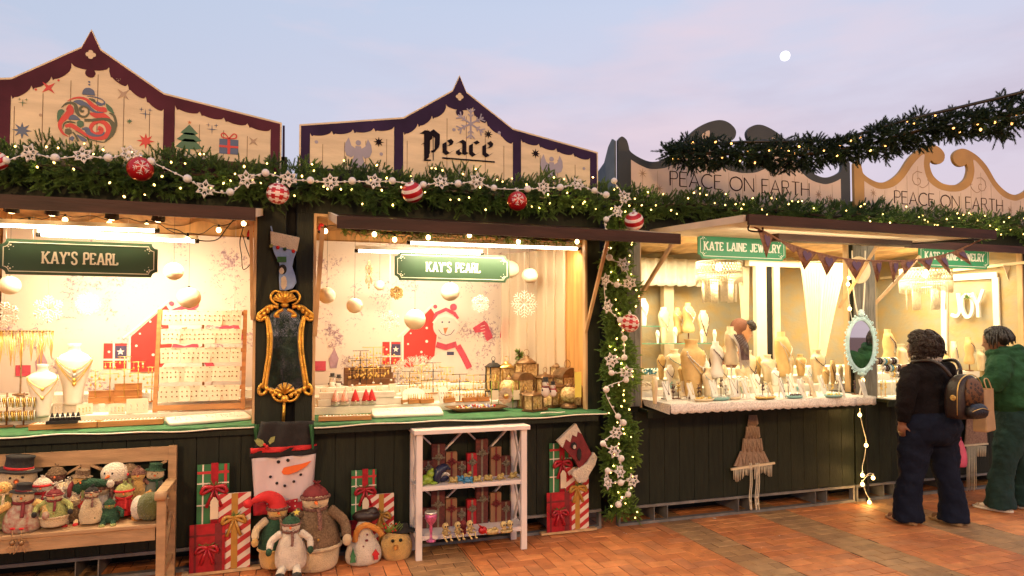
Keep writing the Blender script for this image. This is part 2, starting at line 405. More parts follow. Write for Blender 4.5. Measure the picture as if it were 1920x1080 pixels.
ZP0,ZC,ZT,ZF=0.165,0.985,2.50,2.90
def planks(mb,x0,x1,z0,z1,y,w=0.145,th=0.02,gap=0.004):
 n=max(1,round((x1-x0)/w));s=(x1-x0)/n
 for i in range(n):mb.box(x0+i*s+gap/2,x0+(i+1)*s-gap/2,y,y+th+rnd.uniform(0,.001),z0,z1)
def stall(label,X0,X1,O0,O1,D,inner,ceil):
 t=thing('market_stall',label,'market stall',((X0+X1)/2,0,0),group='row of market stalls')
 b=MB();planks(b,X0,X1,ZP0,ZC-0.03,0.0);b.m(1).box(X0+.01,X1-.01,.022,.03,ZP0+.01,ZC-.04)
 b.build('front_wall',['green_paint','gap_black'],t)
 for a_,b_ in((X0,O0),(O1,X1)):
  b=MB();planks(b,a_,b_,ZC-.028,ZT,0.0,0.2);b.m(1).box(a_+.01,b_-.01,.022,.05,ZC,ZT);b.build('pillar',['green_paint','gap_black'],t)
 b=MB();b.box(X0,X1,0.0,.04,ZT+.002,ZF);b.build('fascia','green_paint',t)
 b=MB();b.box(X0+.01,X1-.01,.041,D,ZF-.06,ZF-.02);b.build('roof','brown_trim',t)
 for a_ in(X0+.004,X1-.012):
  if 5<a_<5.2:continue
  b=MB();b.box(a_,a_+.008,.055,D,ZP0,ZF-.062);b.build('side_wall','green_paint',t)
 i0,i1=O0-.004,O1+.004
 for a_ in(i0-.008,i1):
  if 5<a_<5.5:continue
  b=MB();b.box(a_,a_+.008,.052,D-.02,.9,2.62);b.build('inner_lining',inner,t)
 b=MB();b.box(i0 if X0!=5.16 else 5.15,i1 if X1!=5.14 else 5.148,D-.02,D,.2,2.84);b.build('back_wall',inner,t)
 b=MB();c0_=5.152 if X0==5.16 else i0;c1_=5.149 if X1==5.14 else i1
 b.grid(lambda u,v:(c0_+(c1_-c0_)*u,.05+(D-.07)*v,2.60-.05*abs(math.sin(9*u+3*v))*(math.sin(math.pi*u)**.5+.15)-.02*math.sin(31*u)),60,12)
 b.build('ceiling_cloth',ceil,t)
 b=MB();b.box(X0+.03,X1-.03,.04,D-.03,ZP0+.01,ZP0+.04);b.build('floor','brown_trim',t)
 b=MB();b.box(O0,O0+.018,-.006,.05,ZC,ZT);b.box(O1-.018,O1,-.006,.05,ZC,ZT);b.box(O0+.018,O1-.018,-.006,.05,ZT-.02,ZT-.001);b.build('opening_frame','pale_wood',t)
 b=MB();b.box(X0,X1,-.004,.05,0,.022);b.box(X0,X1,-.006,.05,.138,.160)
 b.m(1).box(X0+.01,X1-.01,.342,.36,.0,.16);b.m(0)
 for fx in(.16,.5,.84):
  x=X0+(X1-X0)*fx
  for s in(-1,1):b.box(x+s*.065-.003,x+s*.065+.003,-.005,.34,.024,.137)
 for x in(X0,X1-.02):b.box(x,x+.02,-.003,.05,.0221,.1379)
 b.build('steel_base',['steel','gap_black'],t)
 b=MB();yc=-.05 if X0<-1 else-.17;b.box(O0-.02,O1+.02,yc,.95,ZC-.03,ZC-.004);b.box(O0-.02,O1+.02,yc+.005,yc+.025,ZC-.07,ZC-.0305);b.build('counter','green_paint',t)
 return t
def awning(t,x0,x1,yf,zf,struts,und):
 zh=ZT-.008
 b=MB();X=None
 def P(x,v,dz):return(x,-.012+(yf+.012)*v,zh+(zf-zh)*v+dz)
 vs=[P(x,v,dz)for x in(x0,x1)for v in(0,1)for dz in(-.022,.012)]
 b.add(vs,[(0,1,3,2),(4,6,7,5),(0,4,5,1),(2,3,7,6),(1,5,7,3)]);b.m(1).add(vs,[(0,2,6,4)])
 f=b.build('awning',['brown_trim',und],t)
 b=MB();b.box(x0-.02,x1+.02,yf-.022,yf-.001,zf-.052,zf+.02);b.build('edge_board','brown_trim',f)
 for xx in(x0-.011,x1+.011):
  b=MB();b.bar(P(xx,.0,-.004),P(xx,.97,-.004),.02,.05,(0,0,1));b.build('side_board',und,f)
 for p,q in struts:
  b=MB();b.bar(p,q,.022,.03);b.build('strut','pale_wood',t)
 return f
mat('ceiling_tulle',(0.50,0.30,0.14),0.8,0.3,5,0.6,8,stretch=(3,1,1))
mat('awning_under',(0.66,0.52,0.38),0.7,0.12,5)
mat('inner_paint',(0.34,0.31,0.23),0.8,0.3,5,0.4,20,c2=(0.46,0.31,0.12),stretch=(1,1,1.4))
mat('inner_post',(0.70,0.56,0.36),0.6,0.1,5)
S1=stall('left dark green stall with swirling bauble painted on its gable sign',-2.46,-0.04,-2.2,-0.24,1.35,'interior_wood','ceiling_tulle')
S2=stall('dark green stall under the Peace gable sign',0.03,2.46,0.15,2.34,1.35,'interior_wood','ceiling_tulle')
S3=stall('dark green stall under the dark scrolled Peace on Earth sign',2.62,5.14,2.83,5.11,1.9,'inner_paint','ceiling_tulle')
S4=stall('dark green stall at far right under the gold scrolled sign',5.16,7.68,5.42,7.5,1.9,'inner_paint','ceiling_tulle')
awning(S1,-2.2,-.22,-1.0,2.32,[((-.262,-.35,2.44),(-.262,-.02,1.72))],'awning_under')
awning(S2,.27,2.57,-1.0,2.30,[(at(605,428,-.25),at(590,630,-.015)),(at(1139,452,-.55),at(1098,622,-.02))],'awning_under')
awning(S3,2.95,5.24,-1.3,2.41,[(at(1262,455,-.5),at(1197,560,-.02)),(at(1645,460,-.25),at(1573,578,-.015))],'awning_under')
awning(S4,5.5,7.6,-.3,2.475,[(at(1725,480,-.25),at(1640,570,-.015))],'awning_under')
b=MB();b.box(-.039,.029,.06,.08,0,2.72);b.build('gap_filler','gap_black',S2)
b=MB();planks(b,5.145,5.41,1.0,2.49,-.03,.09,.012);mat('grey_board',(0.16,0.15,0.125),0.7,0.3,8,0.3,30,stretch=(6,6,1));b.build('post_cladding','grey_board',S4)
b=MB();planks(b,2.70,2.825,1.0,2.49,-.03,.065,.012);b.build('post_cladding','grey_board',S3)
def gable(t,x0,x1,purple,peak_dx=0.0):
 cx=(x0+x1)/2;hw=(x1-x0)/2
 prof=[(-hw,3.14),(-.44,3.27),(-.055,3.525),(0,3.65),(.055,3.525),(.44,3.27),(hw,3.14)]
 def top(x):
  for(a,za),(b_,zb)in zip(prof,prof[1:]):
   if a<=x-cx<=b_:return za+(zb-za)*(x-cx-a)/(b_-a)
  return 3.14
 mb=MB();mb.prism([(cx+dx,z)for dx,z in prof]+[(x1,2.72),(x0,2.72)],-.034,-.002)
 s=mb.build('gable_sign','cream_board',t,bevel=.002)
 y=-.0365;pw=.075
 mb=MB()
 def band(a,b_,lobes,depth=.05,base=.075):
  n=lobes*12;vs=[]
  for i in range(n+1):
   x=a+(b_-a)*i/n;u=(i/12)%1.0
   lo=base+depth*math.sqrt(max(0,1-(2*u-1)**2))+(.012 if .0<u<.14 else 0)
   tz=top(x)-.014
   vs+=[(x,y,tz),(x,y,tz-lo)]
  mb.add(vs,[(2*i,2*i+1,2*i+3,2*i+2)for i in range(n)])
 la,lb=cx-.44,cx+.44
 for a,b_ in((x0+.012,x0+pw),(la-.07,la),(lb,lb+.07),(x1-pw,x1-.012)):
  mb.add([(a,y,2.73),(b_,y,2.73),(b_,y,top(b_)-.014),(a,y,top(a)-.014)],[(0,1,2,3)])
 for a,b_ in((x0+pw,la-.07),(lb+.07,x1-pw)):
  band(a,b_,4,.028,.055);mb.add([(a,y,2.73),(b_,y,2.73),(b_,y,2.83),(a,y,2.83)],[(0,1,2,3)])
 band(la,cx-.11,3,.035,.10);band(cx+.11,lb,3,.035,.10);
 mb.add([(x_,y,z_)for i in range(17)for x_,z_ in((cx-.11+.22*i/16,top(cx-.11+.22*i/16)-.014),(cx-.11+.22*i/16,3.405-.035*math.sqrt(max(0,1-(i/8-1)**2))))],[(2*i,2*i+1,2*i+3,2*i+2)for i in range(16)])
 mb.disc((cx,3.350),.03,y-.001,20)
 mb.build('scalloped_border',purple,s)
 mb=MB()
 for dx,dz in((.016,0),(-.016,0),(0,.016),(0,-.016)):mb.disc((cx+dx,3.475+dz),.0145,y-.0018-.0003*(dx>0)-.0006*(dz>0)-.0009*(dz<0),14)
 mb.disc((cx,3.475),.014,y-.0032,12)
 mb.build('quatrefoil','cream_board',s)
 mb=MB()
 x=x0+pw+.09
 while x<x1-pw-.03:
  if not(abs(x-la+.035)<.05 or abs(x-lb-.035)<.05):mb.box(x-.0018,x+.0018,-.0355,-.034,2.74,top(x)-.20+(.04 if abs(x-cx)>.52 else 0))
  x+=.155
 mb.build('plank_lines','plank_line',s)
 return s
G1=gable(S1,-2.49,-.08,'purple_warm');G2=gable(S2,.04,2.43,'purple_cool')
for t,x,gname,m_ in((S2,.043,'sign_return','steel'),(S1,-.075,'sign_return','purple_cool')):
 b=MB();b.add([(x,0,2.73),(x,0,3.13),(x,.28,2.9),(x,.28,2.73),(x+.015,0,2.73),(x+.015,0,3.13),(x+.015,.28,2.9),(x+.015,.28,2.73)],[(0,1,2,3),(7,6,5,4),(0,4,5,1),(1,5,6,2),(2,6,7,3),(3,7,4,0)]);b.build(gname,m_,t)
YM=-.0375
def AP(px,py):p=at(px,py,-.034);return(p.x,p.z)
def swirl():
 k=140/1080.0
 def Q(x,y):return AP(90+x*k,140+y*k)
 sc_=k/ppm(at(170,210,-.034))*1.0
 base=MB();rr=0
 st={'print_red':[[(280,385,4),(370,345,22),(470,335,30),(560,365,42),(640,440,56),(740,500,70),(820,510,76),(850,508,40)],[(300,900,6),(220,850,30),(175,760,44),(190,680,60),(270,600,80),(320,540,90),(310,480,90),(285,460,60)],[(250,750,34),(330,735,60),(430,790,62),(540,870,52),(680,920,46),(800,915,60),(870,850,70),(880,780,74),(820,700,60),(720,680,50),(640,730,50),(620,800,46),(680,860,50),(760,840,54),(770,790,62),(725,770,60)],[(610,560,30),(700,590,80),(800,590,70),(905,635,8)]],'print_blue':[[(370,390,10),(450,400,70),(540,440,72),(620,500,46),(700,545,26),(800,550,10)],[(300,650,8),(370,620,80),(470,655,8)],[(490,790,8),(560,790,66),(600,850,60),(700,885,34),(790,870,22),(815,830,14)],[(700,400,40),(750,430,44),(800,430,30),(820,400,16),(760,350,16),(640,320,12),(570,318,6)],[(330,950,60),(370,900,40)],[(420,870,10),(500,930,60),(560,960,30)]],'print_olive':[[(195,480,6),(260,425,26),(340,410,36),(400,450,46),(420,540,46),(470,600,36),(540,610,30),(590,560,22),(580,490,24),(510,460,28),(465,495,34),(490,535,34),(520,520,20)],[(530,660,40),(650,660,40),(780,645,36),(880,660,50),(940,720,60),(950,800,60),(900,900,40),(810,985,10)],[(890,560,12),(950,590,34),(978,660,34),(985,740,30),(965,840,20)],[(215,790,8),(240,710,18),(310,680,22),(400,700,22)],[(250,820,60),(300,825,84),(345,830,50)],[(360,830,14),(400,880,26),(440,965,30)],[(595,350,10),(660,375,40),(690,410,10)],[(400,815,6),(480,860,14),(600,935,14),(760,975,14),(830,975,8)]],'print_green':[[(145,690,4),(165,600,50),(190,540,66),(235,525,30)],[(840,420,10),(890,490,60),(930,540,40),(960,565,8)],[(425,715,60),(470,715,100),(518,715,60)]]}
 yy=YM
 for m_,L_ in st.items():
  mb=MB()
  for s_ in L_:
   P=cat([(x,y,w_)for x,y,w_ in s_],6)
   mb.ribbon([Q(p.x,p.y)for p in P],[max(p.z,3)*sc_ for p in P],yy);yy-=.0002
  if m_=='print_blue':
   c=Q(590,270);r=78*sc_
   mb.prism([(c[0]+r*math.cos(a*math.pi/12),c[1]+r*math.sin(a*math.pi/12))for a in range(13)]+[(c[0]-r,c[1]-r*.35),(c[0]+r,c[1]-r*.35)],yy,yy+.001)
   for py in(108,148):mb.disc(Q(598,py),13*sc_,yy,10)
  mb.build('bauble_swirl',m_,G1)
swirl()
def marks(parent,L_):
 by={}
 for m_,fns in L_:
  for fn in fns:mb=MB();fn(mb);mb.build('painted_star',m_,parent)
 pass
def sp4(mb,c,r):mb.star(c,r,r*.28,YM,4,rot=.785)
def sp8(mb,c,r):mb.star(c,r,r*.42,YM,8)
def tw(mb,c,r):mb.star(c,r*1.2,r*.15,YM,4);mb.star((c[0]-r*.8,c[1]+r),r*.5,r*.1,YM-.0003,4);mb.star((c[0]+r*.9,c[1]+r),r*.5,r*.1,YM-.0003,4)
marks(G1,[('print_red',[lambda m_:sp4(m_,(-1.52,3.225),.05),lambda m_:m_.disc((-1.59,3.205),.007,YM,8),lambda m_:m_.disc((-1.465,3.28),.007,YM,8),lambda m_:sp8(m_,(-.95,2.925),.055)]),('print_blue',[lambda m_:sp8(m_,(-1.66,2.93),.055),lambda m_:tw(m_,(-.955,3.11),.03),lambda m_:tw(m_,(-.54,3.045),.03)]),('print_taupe',[lambda m_:sp4(m_,(-1.09,3.23),.048),lambda m_:sp4(m_,(-.27,2.985),.04),lambda m_:m_.disc((-1.56,3.04),.01,YM,8),lambda m_:tw(m_,(-1.12,3.32),.012)]),('print_green',[lambda m_:tw(m_,(-1.66,3.11),.022),lambda m_:sp8(m_,(-1.05,3.05),.018)])])
mb=MB();cx,z=-.683,2.905
for i,(w_,h0,h1)in enumerate(((.085,0.0,.055),(.078,.052,.098),(.055,.10,.155))):
 mb.prism([(cx-w_,z+h0),(cx-w_*.5,z+h0-.012),(cx+w_*.5,z+h0-.012),(cx+w_,z+h0),(cx+w_*(.35 if i<2 else 0.02),z+h1+.004),(cx-w_*(.35 if i<2 else .02),z+h1+.004)],YM,YM+.001)
mb.box(cx-.007,cx+.007,YM,YM+.001,z-.05,z-.013);mb.build('painted_tree','print_green',G1)
mb=MB();mb.star((cx,z+.175),.014,.006,YM);mb.build('painted_star','print_orange',G1)
mb=MB();cx,z=-.43,2.90
mb.box(cx-.062,cx+.062,YM,YM+.001,z-.02,z+.085);mb.build('painted_gift','print_blue',G1)
mb=MB();mb.box(cx-.009,cx+.009,YM-.0012,YM-.0002,z-.02,z+.085);mb.box(cx-.062,cx+.062,YM-.0016,YM-.0004,z+.025,z+.04)
for s_ in(-1,1):mb.ribbon(cat([(cx,z+.09),(cx+s_*.03,z+.125),(cx+s_*.05,z+.115),(cx+s_*.04,z+.095),(cx,z+.09)],5),.008,YM-.0004*(s_+2))
mb.build('painted_ribbon','print_red',G1)
def nib(mb,strokes,Q,y,nw,ang=40):
 for s_ in strokes:
  P=[Q(*p)for p in s_];d=(math.cos(R(ang))*nw/2,math.sin(R(ang))*nw/2)
  for a,b_ in zip(P,P[1:]):
   q=[(a[0]-d[0],a[1]-d[1]),(a[0]+d[0],a[1]+d[1]),(b_[0]+d[0],b_[1]+d[1]),(b_[0]-d[0],b_[1]-d[1])]
   mb.add([(u[0],y[0],u[1])for u in q],[(0,1,2,3)]);y[0]-=.00012
def QP(x,y):return AP(540+x*700/1920,120+y*700/1920)
mb=MB();yy=[YM]
nwm=33*.3646/ppm(at(857,280,-.034))
P_=[[(690,350),(712,352),(730,372),(728,395),(695,408)],[(718,370),(716,470)],[(735,345),(768,372),(766,428),(738,448)],[(742,352),(735,362)],[(700,492),(722,478)],[(712,350),(712,490)]]
nib(mb,P_,QP,yy,nwm,38)
def mini(cx,kind):
 b0,t0=466,398
 if kind=='e':return[[(cx-22,t0+12),(cx-22,b0-12)],[(cx-22,b0-12),(cx-4,b0+2),(cx+20,b0-14)],[(cx-20,t0+8),(cx+2,t0-4),(cx+16,t0+12)],[(cx+14,t0+14),(cx-8,t0+30)],[(cx+16,t0+10),(cx+8,t0+26)]]
 if kind=='a':return[[(cx+12,t0+8),(cx+12,b0-8),(cx+26,b0-2)],[(cx-22,t0+10),(cx-4,t0-3),(cx+12,t0+8)],[(cx-20,b0-22),(cx-20,b0-10),(cx-6,b0),(cx+10,b0-14)],[(cx-18,b0-24),(cx+8,b0-36)]]
 return[[(cx-20,t0+12),(cx-20,b0-12),(cx-4,b0+2),(cx+18,b0-12)],[(cx-18,t0+8),(cx+2,t0-4),(cx+16,t0+8)]]
for cx_,kd,dy in((826,'e',-4),(893,'a',0),(960,'c',5),(1030,'e',8)):
 nib(mb,[[(a,b_+dy)for a,b_ in s_]for s_ in mini(cx_,kd)],QP,yy,nwm*.74,32)
mb.ribbon([QP(745,345),QP(746,498)],.005,yy[0]-.0002);mb.ribbon([QP(772,422),QP(752,448),QP(736,452)],.017,yy[0]-.0003);mb.ribbon([QP(700,496),QP(734,496)],.010,yy[0]-.0005)
mb.ribbon([QP(792,484),QP(1062,505)],.011,yy[0]-.0004)
mb.build('lettering','ink_black',G2)
mb=MB();c=(1.325,3.27)
for k in range(6):
 a=k*math.pi/3+math.pi/2;d=(math.cos(a),math.sin(a));L_=.12
 mb.ribbon([c,(c[0]+d[0]*L_,c[1]+d[1]*L_)],.014,YM-.0003*k)
 for f_,l_ in((.45,.03),(.72,.045)):
  for s_ in(-1,1):
   e_=(math.cos(a+s_*.8),math.sin(a+s_*.8));p=(c[0]+d[0]*L_*f_,c[1]+d[1]*L_*f_)
   mb.ribbon([p,(p[0]+e_[0]*l_,p[1]+e_[1]*l_)],.010,YM-.0021-.0003*k-.0001*s_)
mb.build('painted_snowflake','print_grey',G2)
for p in((1.19,3.21),(1.56,3.22),(.16,3.02),(.63,2.97),(2.3,2.99)):mb=MB();mb.disc(p,.013,YM,12);mb.build('painted_dot','print_grey',G2)
for ax in(.46,2.01):
 az=2.985 if ax<1 else 2.99;mb=MB()
 mb.prism([(ax-.02,az+.03),(ax+.02,az+.03),(ax+.035,az-.06),(ax+.06,az-.13),(ax-.06,az-.13),(ax-.035,az-.06)],YM,YM+.001)
 mb.disc((ax,az+.055),.02,YM-.0003,14)
 for s_ in(-1,1):mb.prism([(ax+s_*q[0],az+q[1])for q in[(.02,.01),(.05,.03),(.07,.09),(.095,.045),(.10,-.005),(.085,-.045),(.05,-.06),(.02,-.03)]][::s_],YM-.0006,YM+.001)
 mb.build('painted_angel','print_grey',G2)
for p,r in(((1.47,3.2),.036),((.61,3.06),.04),((1.87,3.08),.04),((1.06,2.885),.04)):mb=MB();sp8(mb,p,r);mb.build('painted_star','ink_black',G2)
HALF=[(-1.25,3.26),(-1.215,3.295),(-1.17,3.27),(-1.15,3.22),(-1.13,3.17),(-1.03,3.12),(-.92,3.10),(-.80,3.135),(-.67,3.225),(-.54,3.38),(-.40,3.48),(-.24,3.535),(-.13,3.52),(-.06,3.46),(-.07,3.39),(-.13,3.35),(-.20,3.35),(-.245,3.375),(-.265,3.32),(-.22,3.22),(-.11,3.155),(0,3.14)]
INN=[(-1.13,3.10),(-1.03,3.055),(-.92,3.035),(-.76,3.07),(-.62,3.17),(-.48,3.33),(-.345,3.43),(-.352,3.31),(-.30,3.17),(-.16,3.09),(0,3.07)]
def scroll(t,cx,front,label_none=None):
 out_=cat([(a,0,b_)for a,b_ in HALF],4);inn=cat([(a,0,b_)for a,b_ in INN],4)
 full=[(cx+p.x,p.z)for p in out_]+[(cx-p.x,p.z)for p in out_[::-1][1:]]
 mb=MB();mb.prism(full+[(cx+1.25,2.72),(cx-1.25,2.72)],-.034,-.002)
 s=mb.build('scrolled_sign',front,t,bevel=.002)
 fi=[(cx+p.x,p.z)for p in inn]+[(cx-p.x,p.z)for p in inn[::-1][1:]]
 mb=MB();mb.prism(fi+[(cx+1.13,2.74),(cx-1.13,2.74)],-.037,-.0345);mb.build('sign_panel','cream_pink',s)
 mb=MB()
 for i in range(15):
  x=-1.02+i*.146
  zt=np.interp(-abs(x),[a for a,b_ in INN],[b_ for a,b_ in INN]);mb.box(cx+x-.0015,cx+x+.0015,-.0385,-.0372,2.75,min(zt-.02,3.3))
 mb.build('plank_lines','print_taupe',s)
 mb=MB();y=-.0395
 H=.125;gl={'P':([[(0,0),(0,1)],[(0,1),(.35,1),(.5,.85),(.5,.62),(.35,.5),(0,.5)]],.5),'E':([[(0,0),(0,1)],[(0,1),(.5,1)],[(0,.55),(.4,.55)],[(0,0),(.5,0)]],.5),'A':([[(0,0),(.36,1),(.72,0)],[(.12,.33),(.6,.33)]],.72),'C':([[(.75,.88),(.5,1),(.2,.92),(.02,.65),(.02,.35),(.2,.08),(.5,0),(.75,.12)]],.75),'O':([[(.45,1),(.12,.85),(0,.5),(.12,.15),(.45,0),(.78,.15),(.9,.5),(.78,.85),(.45,1)]],.9),'N':([[(0,0),(0,1)],[(0,1),(.7,0)],[(.7,0),(.7,1)]],.7),'R':([[(0,0),(0,1)],[(0,1),(.38,1),(.5,.85),(.5,.65),(.38,.52),(0,.52)],[(.3,.52),(.6,0)]],.6),'T':([[(.3,0),(.3,1)],[(0,1),(.6,1)]],.6),'H':([[(0,0),(0,1)],[(.62,0),(.62,1)],[(0,.52),(.62,.52)]],.62),' ':([],.30)}
 txt='PEACE ON EARTH';tot=sum(gl[c][1]+.17 for c in txt)-.17;k=1.50/tot;x=cx-.75
 for i,ch in enumerate(txt):
  ss,w_=gl[ch]
  for j,s_ in enumerate(ss):
   P=[(x+a*k,2.905+b_*H)for a,b_ in s_]
   mb.ribbon(cat([(a,0,b_)for a,b_ in P],3)and[(q.x,q.z)for q in cat([(a,0,b_)for a,b_ in P],4)]if len(P)>4 else P,.0115 if j==0 else .0075,y-.0003*j)
  x+=(w_+.17)*k
 mb.build('lettering','ink_brown',s)
 mb=MB()
 for s_ in(-1,1):
  c0=(cx+s_*.44,3.16)
  sp_=[(c0[0]+s_*(.012+.0085*a)*math.cos(a*.75+1),c0[1]+(.012+.0085*a)*math.sin(a*.75+1))for a in range(11)]
  mb.ribbon(sp_,.007,y);mb.ribbon(cat([(c0[0]-s_*.09,0,c0[1]-.05),(c0[0]-s_*.11,0,c0[1]-.09),(c0[0]-s_*.15,0,c0[1]-.06),(c0[0]-s_*.13,0,c0[1]-.03)],4)and[(q.x,q.z)for q in cat([(c0[0]-s_*.02,0,c0[1]-.06),(c0[0]-s_*.07,0,c0[1]-.075),(c0[0]-s_*.13,0,c0[1]-.04),(c0[0]-s_*.15,0,c0[1]+.0),(c0[0]-s_*.125,0,c0[1]+.01)],5)],.006,y)
 for dx,dz in((-1.02,2.99),(-.86,2.87),(1.0,2.9),(.86,2.93)):mb.star((cx+dx,dz),.045,.009,y,8)
 mb.build('painted_scrolls','ink_taupe',s)
 return s
mat('cream_pink',(0.60,0.46,0.36),0.6,0.08,5,0.1,40);mat('ink_brown',(0.045,0.022,0.020),0.8,spec=.1);mat('ink_taupe',(0.30,0.19,0.12),0.6)
mat('sign_dark',(0.022,0.026,0.026),0.5,0.2,5);mat('sign_gold',(0.40,0.22,0.055),0.5,0.15,5)
G3=scroll(S3,3.87,'sign_dark');G4=scroll(S4,6.42,'sign_gold')
b=MB();b.X=None
pr=[(-.0,2.73),(0,3.26),(.05,3.29),(.12,3.24),(.2,3.12),(.5,3.0),(.9,2.9),(.9,2.73)]
b.add([(2.602,y,z)for y,z in pr]+[(2.617,y,z)for y,z in pr],[tuple(range(8)),tuple(range(8,16))[::-1]]+[(i,i+8,(i+1)%8+8,(i+1)%8)for i in range(8)])
mat('return_blue',(0.10,0.125,0.14),0.6,0.2);b.build('sign_return','return_blue',S3)
def pine(path,rad,count,name,m_,seed,squash=(1,1,1),nl=.024,sl=.060,up=.25,needles=44,cut=None):
 rg=np.random.default_rng(seed)
 P=np.array([list(p)for p in path]);seg=np.linalg.norm(np.diff(P,axis=0),axis=1);cum=np.concatenate([[0],np.cumsum(seg)])
 t=rg.random(count)*cum[-1]
 C=np.stack([np.interp(t,cum,P[:,i])for i in range(3)],1)
 T=np.stack([np.interp(np.minimum(t+.05,cum[-1]),cum,P[:,i])-np.interp(np.maximum(t-.05,0),cum,P[:,i])for i in range(3)],1)
 T/=np.linalg.norm(T,axis=1)[:,None]+1e-9
 D=rg.normal(size=(count,3));D-=T*(D*T).sum(1)[:,None];D/=np.linalg.norm(D,axis=1)[:,None]+1e-9
 lump=1+.26*np.sin(t*9.3+seed)+.22*np.sin(t*27.1+2)
 rr=rad*np.sqrt(rg.random(count))*lump
 base=C+D*rr[:,None]*np.array(squash)
 dirn=D*.9+T*rg.normal(0,.75,count)[:,None]+rg.normal(0,.25,(count,3))+np.array([0,-.25,up]);dirn/=np.linalg.norm(dirn,axis=1)[:,None]
 L_=sl*(.6+.8*rg.random(count))
 n=needles;vs=np.zeros((count,n,3,3))
 a0=np.cross(dirn,[0,0,1.0]);a0/=np.linalg.norm(a0,axis=1)[:,None]+1e-9;b0=np.cross(dirn,a0)
 for k in range(n):
  f=(k+.5)/n;ang=k*2.4+rg.random(count)*.6
  side=a0*np.cos(ang)[:,None]+b0*np.sin(ang)[:,None]
  o=base+dirn*(L_*f)[:,None]
  ln=nl*(1.05-.45*f)*(.8+.4*rg.random(count))
  tip=o+(side*(.85-.35*f)+dirn*(.5+.5*f))*ln[:,None]
  wv=np.cross(side,dirn);wv/=np.linalg.norm(wv,axis=1)[:,None]+1e-9
  vs[:,k,0]=o-wv*.0029;vs[:,k,1]=o+wv*.0029;vs[:,k,2]=tip
 V=vs.reshape(-1,3)
 st=np.zeros((count,3,3));wv=np.cross(dirn,[.3,1,.2]);wv/=np.linalg.norm(wv,axis=1)[:,None]
 st[:,0]=base-wv*.002;st[:,1]=base+wv*.002;st[:,2]=base+dirn*L_[:,None]
 V=np.concatenate([V,st.reshape(-1,3)]);nf=len(V)//3
 core=MB();core.tube([tuple(p)for p in P],.012,6);V=np.concatenate([V,np.array(core.v)])
 F=[(3*i,3*i+1,3*i+2)for i in range(nf)];F+=[tuple(i+nf*3 for i in f)for f in core.f]
 me=bpy.data.meshes.new(name);me.from_pydata(V.tolist(),[],F)
 me.materials.append(MATS[m_]);me.materials.append(MATS['brown_stem'])
 mi=np.zeros(len(F),int);mi[count*n:]=1;me.polygons.foreach_set('material_index',mi.tolist());me.update()
 o=bpy.data.objects.new(name,me);col.objects.link(o);WM[o.name]=Matrix()
 return o,(P,cum)
def wave(x0,x1,z,y,n=40,a=.02,ph=0):
 return[(x0+(x1-x0)*i/n,y+.02*math.sin(i*1.7+ph),(z[0]+(z[1]-z[0])*i/n)+a*math.sin(i*.9+ph))for i in range(n+1)]
gl,pl_=pine(wave(-2.6,2.45,(2.665,2.72),-.13),.125,4300,'pine_garland','needle',3,(1,.7,1),up=.3)
tag(gl,'thick pine garland along the fascia of the two left stalls with bauble chain','garland')
gr,pr_=pine(wave(2.45,7.9,(2.71,2.74),-.12,ph=2),.105,3300,'pine_garland','needle',5,(1,.7,1),up=.35)
tag(gr,'pine garland along the fascia of the two right stalls under the scrolled signs','garland')
vp=[(2.56+.03*math.sin(i*1.1),-.13,2.6-i*.1+.02)for i in range(26)]
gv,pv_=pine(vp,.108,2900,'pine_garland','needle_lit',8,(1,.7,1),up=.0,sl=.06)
tag(gv,'upright pine garland hanging to the bricks between the second and third stall','garland')
hp=cat([at(1248,288,-.25),at(1330,288,-.6),at(1480,291,-1.0),at(1600,277,-1.3),at(1720,246,-1.6),at(1840,228,-1.85),at(1960,200,-2.1),at(2080,165,-2.3)],6)
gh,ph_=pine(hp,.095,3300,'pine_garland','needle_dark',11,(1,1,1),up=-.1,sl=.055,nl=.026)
tag(gh,'dark pine garland strung through the air in front of the scrolled signs','garland')
b=MB();cpts=cat([at(1250,276,-.25),at(1400,266,-.85),at(1560,262,-1.2),at(1700,225,-1.6),at(1920,172,-2.1),at(2060,135,-2.3)],6);b.tube(cpts,.011,8)
o=b.build('support_cable','black_metal');tag(o,'black cable that carries the airborne pine garland','cable')
bulb=MB();bulb.ell((0,0,0),(.0062,.0062,.0085),8,6)
def fairy(label,geo,rad,n,m_,seed,glow=.16,size=1.0,ysc=.7):
 P,cum=geo;rg=random.Random(seed)
 t=thing('fairy_lights',label,'fairy lights',tuple(P[0]),group='fairy lights wound round the pine garlands')
 proto=None;pts=[]
 for i in range(n):
  s_=(i+rg.random())/n*cum[-1]
  c=Vector([float(np.interp(s_,cum,P[:,k]))for k in range(3)])
  a=rg.uniform(-1.15,1.15);r=rad*rg.uniform(.75,1.25)
  if abs(P[-1][0]-P[0][0])>.5:p=c+Vector((0,-math.cos(a)*r*ysc-.03,math.sin(a)*r))
  else:p=c+Vector((math.sin(a)*r,-math.cos(a)*r*ysc-.03,0))
  pts.append(p)
 b=MB()
 for i in range(len(pts)-1):
  q=(pts[i]+pts[i+1])/2+Vector((0,.045,-.01));b.tube([pts[i]+Vector((0,.012,0)),q,pts[i+1]+Vector((0,.012,0))],.0014,4)
 b.build('wire','wire_green',t)
 for p in pts:
  if proto is None:
   proto=bulb.build('bulb',m_,t,world=False);o=proto
  else:o=proto.copy();col.objects.link(o)
  o.location=WM[t.name].inverted()@p;o.scale=(size*rg.uniform(.7,1.1),)*3
  o.rotation_euler=(rg.uniform(-1,1),rg.uniform(-1,1),0)
  if glow and rg.random()<.28:lamp('fairy_glow','POINT',tuple(p+Vector((0,-.02,0))),glow,(1,.72,.20),.01)
 return t
fairy('warm fairy lights on the pine garland above the two left stalls',pl_,.15,100,'bulb_warm',1)
